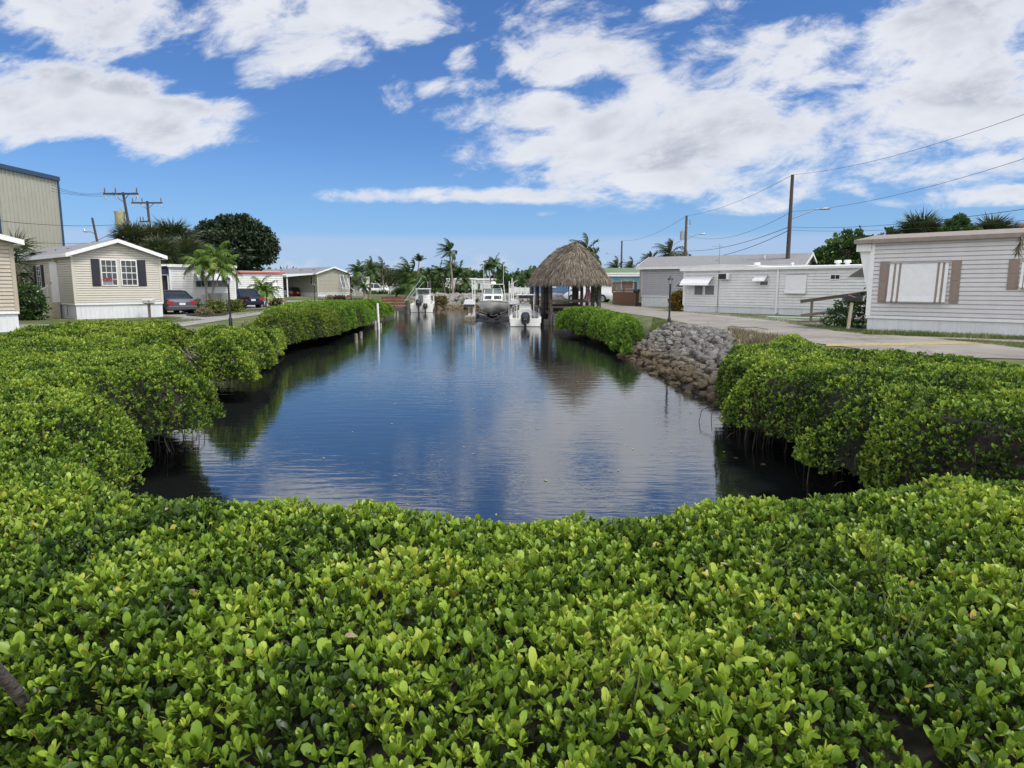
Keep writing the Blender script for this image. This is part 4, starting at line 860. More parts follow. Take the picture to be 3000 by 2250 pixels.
# --- white home with red trim
c1 = g(832, 894); c0 = (c1[0] - 3.9 * math.cos(LD), c1[1] - 3.9 * math.sin(LD))
h = House('mobile_home', 'low white mobile home edged with coral red trim, behind the two-stemmed palm', c0, LD, 3.9, 13)
zt = h.loc(800, 801)[1]; h.skirt(.5, SKIRT); h.walls(WHITE, .58, zt - .05, .17); h.flat_roof(zt, zt + .16, ROOFW, fm=RED, oh=.12)
mb = MB(); h.fb(mb, 'front', -.02, 3.92, .5, .62, .03, .06); mb.build('red_trim', RED, h.root)
U = lambda px: h.loc(px, 840)[0]
h.awning('front', U(750), U(775), 2.05, 1.45, .45, ALU, .1); h.awning('front', U(795), U(808), 2.1, 1.5, .3, ALU, .1); h.window('front', U(752), U(773), 1.3, 1.95, 2, 1)
mb = MB(); h.fb(mb, 'front', U(746), U(749), 1.3, 2.1, .03, .05); h.fb(mb, 'front', U(808.5), U(812), 1.3, 2.1, .03, .05); mb.build('red_shutter', RED, h.root)
# carport between white homes
cp = empty('carport', h.root.matrix_basis @ Vector((0, 0, 0)), LD, 'white carport roof with a coral red edge over the dark blue car', 'carport')
mb = MB(); mb.prism([(-2.9, 2.3), (-.15, 2.75), (-.15, 2.85), (-2.9, 2.4)], -.6, 6, 'y'); mb.build('roof', ALU, cp)
mb = MB(); mb.prism([(-2.95, 2.22), (-.14, 2.68), (-.14, 2.88), (-2.95, 2.42)], -.66, -.61, 'y'); mb.build('fascia', RED, cp)
for y in (-.5, 4): MB().box(-2.8, -2.72, y, y + .08, 0, 2.3).build('post', ALU, cp)
# white raised roof home behind
c2 = h.root.matrix_basis @ Vector((-1.5, 16.5, 0)); hb = House('mobile_home', 'white home with a bowed roof rising behind the coral-trimmed home', (c2.x, c2.y), LD, 7.5, 10); hb.walls(WHITE, 0, 3.4, .2); hb.flat_roof(3.4, 3.55, ROOFW, crown=.25)
# --- olive home with carport
c0 = g(932, 877); h = House('mobile_home', 'olive grey home with a grey shingle gable roof and Bahama shutters, beside its carport', c0, LD, 4.5, 22); H10 = h
h.skirt(.78, SKIRT); ze = h.loc(930, 799)[1]; zr = h.loc(985, 783)[1]; h.walls(OLIVE, .83, ze, .17, (['front', 'back'], zr), mat('olive_trim', (.45, .44, .38), .6)); h.gable_roof(ze, zr, 'y', oh=.3)
U = lambda px: h.loc(px, 830)[0]
h.window('front', U(995.5), U(1014), h.loc(1004, 842)[1], h.loc(1004, 806)[1], 2, 2, gm=GLASSL)
def bahama(u0, u1, z0, z1, out_):
    mb = MB(); 
    for u in (u0, (u0 + u1) / 2, u1): mb.bar(h.pt('front', u, z1, .06), h.pt('front', u, z0, out_), .05)
    for z, o_ in ((z1, .06), (z0, out_)): mb.bar(h.pt('front', u0, z, o_), h.pt('front', u1, z, o_), .05)
    for k in range(1, 14): t = k / 14; mb.bar(h.pt('front', u0, z1 + (z0 - z1) * t, .06 + (out_ - .06) * t), h.pt('front', u1, z1 + (z0 - z1) * t, .06 + (out_ - .06) * t), .03, .008)
    return mb.build('bahama_shutter', ALU, h.root)
bahama(U(995), U(1015.5), h.loc(1004, 846)[1], h.loc(1004, 806)[1], .75)
h.window('left', h.loc(916, 818, 'left')[0], h.loc(909, 818, 'left')[0], 1.85, 3.0, 1, 2)
for k in (2.5, 6, 12): MB().box(.9, 1.2, k, k + .4, ze + .28, ze + .5).build('roof_vent', SHING, h.root)
cp = empty('carport', (c0[0], c0[1], 0), LD, 'white carport roof over the dark red car beside the olive home', 'carport'); cp.location = (c0[0], c0[1], 0)
mb = MB(); mb.prism([(-3.9, ze - .55), (-.32, ze - .22), (-.32, ze - .10), (-3.9, ze - .35)], .3, 10, 'y'); mb.build('roof', ALU, cp)
for y in (.5, 5, 9.5): MB().box(-3.8, -3.68, y, y + .12, 0, ze - .55).build('post', WHITE2, cp)
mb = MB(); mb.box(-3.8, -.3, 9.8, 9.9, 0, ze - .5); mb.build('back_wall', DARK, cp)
# entry steps with railing at the right of the olive home
p = h.root.matrix_basis @ Vector((4.9, 1.0, 0)); ep = empty('entry_porch', (p.x, p.y, 0), LD, 'grey entry porch with white railings right of the olive home', 'porch')
mb = MB(); mb.box(0, 2.2, 0, 2.6, 0, .75); mb.build('deck', CONC, ep)
mb = MB()
for i in range(4): mb.box(.2, 1.6, -.3 * (i + 1), -.3 * i, 0, .75 - .18 * (i + 1))
mb.build('step', CONC, ep); mb = MB()
for i in range(14): mb.box(2.15, 2.18, .1 + i * .18, .13 + i * .18, .75, 1.65)
mb.box(2.13, 2.2, 0, 2.6, 1.65, 1.7); mb.tube([(.2, -1.3, .95), (.2, 0, 1.65), (.2, .6, 1.65)], .03, 6); mb.tube([(1.6, -1.3, .95), (1.6, 0, 1.65)], .03, 6); mb.tube([(1.6, -1.25, .0), (1.6, -1.25, .95)], .025, 6); mb.tube([(.2, -1.25, .0), (.2, -1.25, .95)], .025, 6); mb.build('railing', ALU, ep)
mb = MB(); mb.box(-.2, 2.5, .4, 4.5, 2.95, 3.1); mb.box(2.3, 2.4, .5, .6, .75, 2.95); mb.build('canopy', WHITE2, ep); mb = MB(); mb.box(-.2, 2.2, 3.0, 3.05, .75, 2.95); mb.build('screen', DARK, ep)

# --- warehouse
wc = at(182, 718, 60.0); wh = empty('warehouse', (wc[0], 60, 0), 0, 'tall beige ribbed-metal warehouse with blue trim at the far left', 'warehouse'); wh.rotation_euler = (0, 0, R(-2.5))
mb = MB(); mb.box(-26, 0, -27, 0, 0, 10.75)
k = -27.0
while k < -.1: mb.box(0, .05, k, k + .09, 0, 10.7); k += .42
k = -26.0
while k < 0: mb.box(k, k + .09, -27.05, -27, 0, 10.7); mb.box(k, k + .09, 0, .05, 0, 10.7); k += .42
mb.build('wall', WARE, wh)
mb = MB(); mb.box(-.05, .22, -27.2, .2, 10.65, 11.0); mb.box(-26, -.05, -.05, .2, 10.65, 11.0); mb.build('roof_edge', BLUET, wh)
for y in (-.02, -6.9, -15.2, -22.8):
    mb = MB(); mb.box(.06, .16, y, y + .16, 0, 10.64); mb.build('downpipe', BLUET, wh)

# --- right-hand homes
def rhome(name, label, a, b, W, **k):
    an = math.atan2(b[1] - a[1], b[0] - a[0]); return House(name, label, a, an, math.dist(a, b), W, **k)
a, b_ = g(2536, 967), g(3000, 987); v = Vector((b_[0] - a[0], b_[1] - a[1], 0)).normalized(); b2 = (a[0] + v.x * 11, a[1] + v.y * 11)
h = rhome('mobile_home', 'white-sided mobile home nearest on the right, taupe shutters and a striped rolled awning', a, b2, 4.2); HR = h
zs = h.loc(2545, 928)[1]; ze = h.loc(2556, 712)[1]; h.skirt(zs, SKIRT, rib=.3)
h.walls(mat('lavender_white_siding', (.60, .59, .605), .55, .05, 2, streak=.12), zs + .05, ze, .148, None, WHITE2, .13)
mb = MB(); n = 5; mb.prism([(-.25, ze - .02), (-.25, ze + .12), (2.1, ze + .42), (4.4, ze + .12), (4.4, ze - .02)], -.55, 11.4, 'x'); mb.build('roof', SHINGT, h.root)
mb = MB(); mb.box(-.5, 0, -.1, 4.3, ze - .3, ze - .03); mb.build('soffit_box', WHITE, h.root)
mb = MB(); mb.prism([(-.42, ze - .3), (-.03, ze - .3), (-.03, 1.2)], .05, .1, 'y'); mb.build('side_panel', WHITE2, h.root)
U = lambda px, py=820: h.loc(px, py)[0]
def shut(px0, px1, py0, py1): pm = (py0 + py1) / 2; h.shutter('front', U(px0, pm), U(px1, pm), h.loc((px0 + px1) / 2, py1)[1], h.loc((px0 + px1) / 2, py0)[1], TAUPE)
shut(2576, 2604, 766, 887); shut(2785, 2813, 762, 889); shut(2953, 2985, 760, 849)
def rolled(h, px0, px1, py0, py1, stripes, m=ALU, name='awning', off=.12):
    u0, u1 = U(px0, (py0 + py1) / 2), U(px1, (py0 + py1) / 2); z1_, z0_ = h.loc((px0 + px1) / 2, py0)[1], h.loc((px0 + px1) / 2, py1)[1]
    P = [(.04, z1_)] + [(.04 + off * t, z1_ + (z0_ + .1 - z1_) * t) for t in (.3, .6, .9)] + [(.06 + off, z0_ + .08), (.07 + off, z0_ + .03), (.05 + off, z0_), (.02 + off, z0_ - .005), (.01 + off, z0_ + .05), (.02, z0_ + .1)]
    def cut(mb, ua, ub, e): mb.prism([(-(o_ + e), z) for o_, z in P], ua, ub, 'x')
    mb = MB(); cut(mb, u0, u1, 0)
    aw = mb.build(name, m, h.root); wd = u1 - u0
    mb = MB(); k = u0
    while k < u1: h.fb(mb, 'front', k, k + .012, z0_ + .15, z1_, .04, .06 + off * .5) if False else None; k += .1
    for s0, s1 in stripes:
        mb = MB(); Ps = P[:8]; ua, ub = u0 + wd * s0, u0 + wd * s1
        vs = []
        for o_, z in Ps: vs += [(ua, -(o_ + .004), z), (ub, -(o_ + .004), z)]
        mb.add(vs, [(2 * i, 2 * i + 2, 2 * i + 3, 2 * i + 1) for i in range(len(Ps) - 1)]); mb.build('stripe', TAUPE, aw)
    mb = MB(); mb.bar((u0 - .05, -.06, z1_ + .02), (u1 + .08, -.06, z1_ + .02), .03); mb.build('rail', METAL, aw)
    return aw
rolled(h, 2605, 2776, 771, 886, [(.075, .115), (.165, .205), (.82, .86), (.905, .945)])
rolled(h, 2992, 3080, 765, 845, [(.1, .14)])
# dangling dead frond is added with the trees
# --- long white home
a, b_ = g(2001, 912.5), g(2360, 924.5); v = Vector((b_[0] - a[0], b_[1] - a[1], 0)).normalized(); b2 = (a[0] + v.x * 13.5, a[1] + v.y * 13.5)
h = rhome('mobile_home', 'long white mobile home with window awnings and a stained flat roof', a, b2, 4.0); HW = h
zs = h.loc(2010, 893)[1]; ze = h.loc(2003, 793)[1]; h.skirt(zs, SKIRT, rib=.33); h.walls(WHITE, zs + .05, ze, .165, None, WHITE2, .10); h.flat_roof(ze - .02, ze + .10, ROOFW, oh=.18, crown=.1)
uu = h.loc(2240, 800)[0]
mb = MB(); n = 10; pro = [(-.3, ze + .08)] + [(uu * i / n * .95, ze + .16 + .18 * math.sin(PI * (i / n) ** .9)) for i in range(n + 1)] + [(uu + .3, ze + .08)]
mb.prism(pro, -.16, 3.6, 'y'); mb.build('raised_roof', ROOFW, h.root)
U = lambda px, py=820: h.loc(px, py)[0]; Z = lambda px, py: h.loc(px, py)[1]
h.window('front', U(2035), U(2063.5), Z(2050, 866), Z(2050, 834), 1, 1, gm=GLASSL); h.window('front', U(2066), U(2097), Z(2080, 866), Z(2080, 834), 1, 1, gm=GLASSL)
h.awning('front', U(2010), U(2092), Z(2060, 809), Z(2060, 833), .65, ALU, .1)
mb = MB(); h.fb(mb, 'front', U(2112), U(2141), Z(2125, 819), Z(2125, 801), .02, .35); ac = mb.build('air_conditioner_case', WHITE2, h.root); mb = MB(); h.fb(mb, 'front', U(2113.5), U(2136), Z(2125, 818), Z(2125, 802.5), .35, .365); mb.build('grille', DARK, ac)
h.window('front', U(2227), U(2253.5), Z(2240, 838), Z(2240, 820), 1, 1, gm=GLASSL); h.awning('front', U(2216), U(2251), Z(2235, 806), Z(2235, 821), .45, ALU, .1)
rolled(h, 2303, 2364, 804, 861, [])
h.window('front', U(2432), U(2463), Z(2450, 820), Z(2450, 803), 2, 1)
mb = MB(); x = U(2282, 800); mb.box(x - .05, x + .05, -.12, -.025, .1, ze - .03); mb.box(x - .05, x + .05, -.35, -.12, .02, .12); mb.build('downpipe', WHITE2, h.root)
HR.awning('left', .35, 2.6, 2.5, 1.98, .9, ALU, .04)
h.awning('left', -.0 + .1, 1.3, 2.1, 1.6, .8, ALU, .05)
for px in (2192, 2430, 2458): x = U(px, 780); mb = MB(); mb.cyl(x, 1.0, ze, ze + .28, .12, .12, 10); mb.cyl(x, 1.0, ze + .28, ze + .42, .2, .17, 10); mb.build('roof_vent', WHITE2, h.root)
for px in (2296, 2522): x = U(px, 780); mb = MB(); mb.cyl(x, 1.0, ze, ze + .3, .06, .06, 8); mb.cyl(x, 1.0, ze + .3, ze + .36, .12, .05, 8); mb.build('roof_vent', WHITE2, h.root)
mb = MB(); x = U(2106, 830); mb.tube([(x, -.06, 0), (x, -.06, Z(2108, 715))], .02, 6); zt_ = Z(2108, 722); mb.bar((x - .5, -.06, zt_), (x + .3, -.06, zt_), .015)
for i in range(6): mb.bar((x - .45 + i * .12, -.06, zt_ - .0), (x - .45 + i * .12, -.06 - .15 + .015 * i, zt_ + .01), .01)
mb.build('antenna', METAL, h.root)
# small awning wall at its left end
# --- grey home behind
a = g(1878, 898); th = math.atan2(-.549, .836); h = House('mobile_home', 'large grey home with a shingled gable roof, behind the long white home', a, th, 12.0, 4.6)
zs = h.loc(1885, 867)[1]; h.skirt(zs, SKIRT); ze = h.loc(1885, 781)[1]; h.walls(GREYS, zs + .05, ze, .17, (['left', 'right'], ze + .75), mat('grey_trim', (.46, .47, .51), .6)); h.gable_roof(ze, ze + .78, 'x', oh=.35)
for k in (5.6, 8.0): MB().box(k, k + .35, .9, 1.2, ze + .32, ze + .45).build('roof_vent', METAL, h.root)
MB().cyl(9.2, 1.2, ze + .3, ze + .7, .05, .05, 8).build('vent_pipe', WHITE2, h.root)
mb = MB(); mb.box(-.32, -.03, .3, 4.4, .3, ze - .25); mb.build('end_panel', TANS, h.root)
# --- teal home
a = g(1772, 885.5); h = House('mobile_home', 'turquoise home with a green roof behind the brown deck', (a[0] - .6, a[1] + 9), math.radians(-8), 9, 8); h.walls(TEAL, 0, 2.75, .2, (['front', 'back'], 2.9)); 
mb = MB(); mb.box(-.2, 9.2, -.35, -.05, 2.75, 2.95); mb.build('fascia', WHITE2, h.root); h.gable_roof(3.15, 3.75, 'x', GREENR, oh=.3)
mb = MB(); mb.box(-.1, 9.1, -.2, .2, 2.97, 3.12); mb.build('upper_wall', WHITE, h.root)
h.window('front', h.loc(1820, 825)[0], h.loc(1856, 825)[0], 1.35, 2.35, 2, 1, gm=GLASSL)
# --- blue home behind the hut
h = House('house', 'deep blue house seen under the eaves of the thatched hut', (at(1560, 850, 118)[0], 118), 0, 13, 8, cat='house'); h.walls(BLUES, 0, 3.6, .25)
h.flat_roof(3.6, 3.8, WHITE2, oh=.3); h.window('front', h.loc(1608, 830)[0], h.loc(1630, 830)[0], 1.4, 2.6, 2, 2, gm=GLASSL, fr=.2)
mb = MB(); x = h.loc(1670, 830)[0]; h.fb(mb, 'front', x - .12, x + .12, 0, 3.6, .6, .8); h.fb(mb, 'front', x + 3.4, x + 4.2, 0, 3.4, .02, .3); mb.build('white_post', WHITE2, h.root)
# --- far white homes
def farhome(px0, px1, pyt, Y, label, m=WHITE, rot=0, W=6, wins=(), roof=ROOFW):
    x0, _, z = at(px0, pyt, Y); x1 = at(px1, pyt, Y)[0]
    h = House('mobile_home', label, (x0, Y), rot, x1 - x0, W); h.walls(m, 0, z - .1, .3); h.flat_roof(z - .12, z + .05, roof, oh=.25)
    for (a_, b2_, zz0_, zz1_) in wins: h.window('front', h.loc(a_, 840)[0], h.loc(b2_, 840)[0], zz0_, zz1_, 2, 1, fr=.07)
    return h
farhome(1058, 1158, 812, 160, 'plain white home behind the white pickup truck')
farhome(1296, 1390, 817, 135, 'long white home with a dark screened porch, across the far lane', wins=((1332, 1352, .6, 2.1), (1354, 1374, .6, 2.1)))
farhome(1392, 1468, 818, 138, 'pale home with one small window behind the lifted boat', wins=((1399, 1408, 1.0, 2.3),))
farhome(1478, 1530, 815, 150, 'white-roofed home left of the thatched hut')
farhome(1530, 1562, 822, 140, 'pale green home just left of the thatched hut', mat('pale_green', (.35, .47, .43), .6))
# tile roofed house at the right edge
x, y, z = at(2975, 665, 60); h = House('house', 'two-storey ochre house with a clay tile roof at the right edge', (x, y), math.radians(-40), 9, 8, cat='house'); h.walls(STUCCO, 0, z - .6, .5)
mb = MB(); mb.add([(-1.2, -1.2, z - .5), (10.2, -1.2, z - .5), (10.2, 9.2, z - .5), (-1.2, 9.2, z - .5), (-1.2, -1.2, z - .25), (10.2, -1.2, z - .25), (10.2, 9.2, z - .25), (-1.2, 9.2, z - .25), (4.5, 4, z + 1.6)], [(0, 3, 2, 1), (0, 1, 5, 4), (1, 2, 6, 5), (2, 3, 7, 6), (3, 0, 4, 7), (4, 5, 8), (5, 6, 8), (6, 7, 8), (7, 4, 8)]); mb.build('roof', TILE, h.root)
# white fence far
x0 = at(1492, 850, 96)[0]; x1 = at(1556, 850, 96)[0]; f = empty('fence', (x0, 96, .3), 0, 'white vinyl fence left of the thatched hut', 'fence')
mb = MB(); mb.box(0, x1 - x0, 0, .05, 0, 1.15); mb.build('panel', ALU, f)
for i in range(5): MB().box((x1 - x0) * i / 4 - .07, (x1 - x0) * i / 4 + .07, -.06, .0, 0, 1.3).build('post', ALU, f)

# ------------------------------------------------------------------ poles, wires, lamps
def lamp_post(p, label, z=0.0, H=2.03):
    r_ = empty('lamp_post', (p[0], p[1], z), 0, label, 'lamp post', 'black garden lamp posts along the canal')
    mb = MB(); mb.lathe([(.075, -.1), (.075, .25), (.05, .3), (.042, .35), (.042, H - .36), (.055, H - .35), (.03, H - .3)], n=10); mb.build('post', BLACKP, r_, smooth=True)
    mb = MB(); mb.lathe([(.05, H - .3), (.085, H - .13), (.085, H - .12)], n=6); ln = mb.build('lantern_glass', LAMPG, r_)
    mb = MB(); mb.lathe([(.13, H - .12), (.12, H - .10), (.05, H - .03), (.02, H - .02), (.02, H + .01), (.005, H + .03)], n=6)
    for k in range(6): a = PI / 3 * k; mb.bar((.052 * math.cos(a), .052 * math.sin(a), H - .3), (.09 * math.cos(a), .09 * math.sin(a), H - .12), .012)
    mb.build('lantern_cap', BLACKP, r_); return r_
lamp_post(g(1960, 951), 'black lamp post standing at the top of the rock slope')
lamp_post(g(676, 951), 'black lamp post behind the left bank mangroves near the garden bed')
lamp_post(g(923, 891), 'black lamp post in front of the carport home')
lamp_post(g(1029, 880), 'black lamp post beside the Bahama shutters of the olive home')
lamp_post(g(1117, 862, .3), 'small far lamp post beside the white pickup truck', .3)
lamp_post(g(1666, 893), 'lamp post seen between the hut posts, left of the flag')
lamp_post(g(1755, 897), 'lamp post in front of the right corner post of the hut')

def wire(name, a, b_, sag, label, r=.012, group=None, cat='cable', n=16):
    a, b_ = Vector(a), Vector(b_); P = []
    for i in range(n + 1): t = i / n; q_ = a.lerp(b_, t); q_.z -= sag * 4 * t * (1 - t); P.append(q_)
    mb = MB(); mb.tube(P, r, 4); return tag(mb.build(name, WIRE), label, cat, group)
def pole(name, label, x, y, H, r=.15, lean=(0, 0), m=POLEW):
    r_ = empty(name, (x, y, 0), 0, label, 'utility pole'); mb = MB(); mb.tube([(0, 0, -.5), (lean[0] * .5, lean[1] * .5, H * .5), (lean[0], lean[1], H)], [r, r * .85, r * .65], 10); mb.build('pole', m, r_, smooth=True); return r_
def street_arm(r_, z, dx_, m=METAL, L=2.2, rise=.8):
    mb = MB(); s_ = 1 if dx_ > 0 else -1; mb.tube([(0, 0, z), (s_ * L * .5, 0, z + rise * .6), (s_ * L * .85, 0, z + rise), (s_ * L, 0, z + rise)], .035, 6); a = mb.build('lamp_arm', m, r_, smooth=True)
    mb = MB(); x0 = s_ * L * .95; mb.tube([(x0, 0, z + rise), (x0 + s_ * .25, 0, z + rise + .03), (x0 + s_ * .7, 0, z + rise + .06), (x0 + s_ * .85, 0, z + rise + .06)], [.04, .075, .08, .02], 8); mb.build('lamp_head', METAL, r_, smooth=True)
# main pole on the right
X, Y, Z = at(2322, 512, 50); pm = pole('utility_pole', 'tall bare wooden utility pole with a street lamp, tallest on the right', X, 50, Z, .17, (0, 0), POLEC)
zl = at(2325, 643, 50)[2]; street_arm(pm, zl, 1, L=2.2, rise=.72)
X2, Y2, Z2 = at(2011.5, 632, 78); p2 = pole('utility_pole', 'utility pole with a transformer and lamp above the grey home roof', X2, 78, Z2, .2); zl = at(2015, 702, 78)[2]; street_arm(p2, zl, 1, L=1.5, rise=.6)
mb = MB(); zt_ = at(2006, 690, 78)[2]; mb.cyl(-.42, 0, zt_ - .45, zt_ + .45, .24, .24, 12); mb.cyl(-.42, 0, zt_ + .45, zt_ + .7, .05, .03, 6); mb.build('transformer', METAL, p2)
mb = MB(); zt_ = at(2020, 652, 78)[2]; mb.tube([(.1, 0, zt_ - .3), (.45, 0, zt_ - .4), (.5, 0, zt_ + .3), (.38, 0, zt_ + .3), (.35, 0, zt_ - .25)], .035, 5); mb.build('fuse_holder', METAL, p2)
X3, Y3, Z3 = at(1822, 705, 125); p3 = pole('utility_pole', 'distant utility pole with a lamp arm to its left, above the turquoise home', X3, 125, Z3, .22); street_arm(p3, at(1820, 751, 125)[2], -1, L=2.2, rise=.5)
X4, Y4, Z4 = at(1746, 734, 170); p4 = pole('utility_pole', 'small far pole just right of the thatched roof', X4, 170, Z4, .2)
G_ = 'overhead cables over the right-hand homes'
wire('power_cable', (X, 50, Z), (X2, 78, Z2), .5, 'thin top cable between the tall pole and the transformer pole', .014, G_)
wire('power_cable', (X2, 78, Z2), (X3, 125, Z3), .8, 'thin top cable between the transformer pole and the distant pole', .016, G_)
wire('power_cable', (X, 50, Z), at(3150, 280, 26), .5, 'highest thin cable from the tall pole out over the right edge', .011, G_)
wire('power_cable', (X, 50, at(2322, 620, 50)[2]), at(3150, 415, 26), .5, 'second cable from the tall pole rising to the right edge', .011, G_)
wire('power_cable', (X, 50, at(2322, 665, 50)[2]), at(3150, 590, 24), .35, 'thick cable sweeping right over the sabal crowns', .014, G_)
wire('power_cable', (X, 50, at(2322, 674, 50)[2]), at(3150, 632, 24), .25, 'thick lower cable right of the tall pole', .012, G_)
wire('power_cable', (X, 50, at(2320, 664, 50)[2]), (X2, 78, at(2012, 735, 78)[2]), .5, 'thick cable from the tall pole down left to the transformer pole', .022, G_)
wire('power_cable', (X, 50, at(2320, 622, 50)[2]), (X2 + .2, 78, at(2012, 690, 78)[2]), 1.0, 'slack thin cable left of the tall pole', .014, G_)
wire('power_cable', (X, 50, at(2320, 674, 50)[2]), at(2070, 757, 60), .3, 'service drop from the tall pole to the grey home roof', .022, G_)
wire('power_cable', (X2, 78, at(2008, 695, 78)[2]), (X3, 125, at(1824, 770, 125)[2]), .8, 'service cable left of the transformer pole', .018, G_)
wire('power_cable', (X3, 125, at(1822, 755, 125)[2]), at(1900, 780, 100), .6, 'short drop right of the distant pole', .02, G_)
# left poles
def hpole(px, pyt, Y, label, lean, arms, r=.17, tr=False):
    X_, _, Z_ = at(px, pyt, Y); r_ = pole('utility_pole', label, X_ - lean, Y, Z_, r, (lean, 0), POLEC)
    for (dz_, w_, off) in arms:
        mb = MB(); mb.box(lean + off - w_, lean + off + w_, -.14, -.02, Z_ - dz_ - .08, Z_ - dz_ + .08)
        for sx in (-1, 1): mb.bar((lean + off + sx * w_ * .45, -.08, Z_ - dz_ - .05), (lean, -.08, Z_ - dz_ - .7), .04)
        a = mb.build('crossarm', POLEC, r_)
        for sx in (-.92, -.3, .92):
            mb = MB(); x_ = lean + off + sx * w_; mb.lathe([(.04, 0), (.04, .12), (.08, .14), (.05, .2), (.08, .24), (.04, .42), (.02, .48)], (x_, -.08, Z_ - dz_ + .08), 6); mb.build('insulator', mat('insulator_clay', (.14, .09, .07), .4), a)
        mb = MB()
        for sx in (-.92, -.3, .92):
            x_ = lean + off + sx * w_; mb.tube([(x_, -.15, Z_ - dz_ - .1), (x_ + .1, -.15, Z_ - dz_ - .5)], [.05, .07], 6)
        mb.build('fuse', METAL, r_)
    if tr:
        mb = MB(); x_ = lean - .45; zt_ = Z_ - 2.3; mb.cyl(x_, 0, zt_ - .62, zt_ + .62, .42, .42, 14); mb.cyl(x_ + .1, 0, zt_ + .62, zt_ + .95, .05, .04, 6); mb.box(x_ - .5, x_ + .5, -.1, .1, zt_ + .5, zt_ + .6); mb.build('transformer', mat('transformer_paint', (.36, .34, .20), .5), r_)
    return X_, Z_
xa, za = hpole(360, 563, 62, 'leaning utility pole with a crossarm and a beige transformer', -1.0, [(.15, 1.55, -.15)], .16, True)
xb, zb_ = hpole(431, 589, 76, 'dark utility pole with a wide crossarm right of the leaning one', -.3, [(.2, 1.7, 0), (2.2, .5, -.4)], .19)
x5, _, z5 = at(270, 638, 55); p5 = pole('utility_pole', 'short tilted pole with a small lamp arm above the beige home roof', x5 + .9, 55, z5, .12, (-.9, 0), POLEC)
mb = MB(); mb.tube([(-.72, 0, z5 - 1.3), (-1.1, 0, z5 - 1.1), (-1.4, 0, z5 - 1.1)], .03, 5); mb.tube([(-1.4, 0, z5 - 1.1), (-1.6, 0, z5 - 1.05), (-1.65, 0, z5 - .85)], [.05, .1, .05], 6); mb.build('lamp_arm', METAL, p5)
G2 = 'overhead cables on the left'
for i, (dx_, pa, lb) in enumerate(((-1.5, (150, 542), 'thin upper cable left of the leaning pole'), (-.6, (150, 551), 'middle thin cable left of the leaning pole'), (1.3, (150, 560), 'third thin cable left of the leaning pole'))):
    wire('power_cable', (xa + dx_ - .15, 62, za), at(*pa, 50), .35, lb, .014, G2)
wire('power_cable', (xa + 1.3, 62, za), (xb - 1.5, 76, zb_), .3, 'cable joining the two crossarm poles', .014, G2)
wire('power_cable', (xa + .3, 62, at(365, 655, 62)[2]), at(-60, 640, 40), .3, 'level cable crossing the warehouse wall', .022, G2)
wire('power_cable', (xa + .1, 62, at(365, 648, 62)[2]), at(250, 715, 58), .3, 'cable dropping left to the beige home roof', .02, G2)
wire('power_cable', (xa + .2, 62, at(365, 655, 62)[2]), at(330, 702, 58), .1, 'steep short cable to the ridge of the beige home', .02, G2)
wire('power_cable', (xa + .3, 62, at(370, 640, 62)[2]), (xb - .2, 76, at(434, 685, 76)[2]), .8, 'slack cable looping to the dark pole', .02, G2)
wire('power_cable', at(60, 706, 45), at(255, 712, 56), .1, 'low cable in front of the warehouse foot', .02, G2)

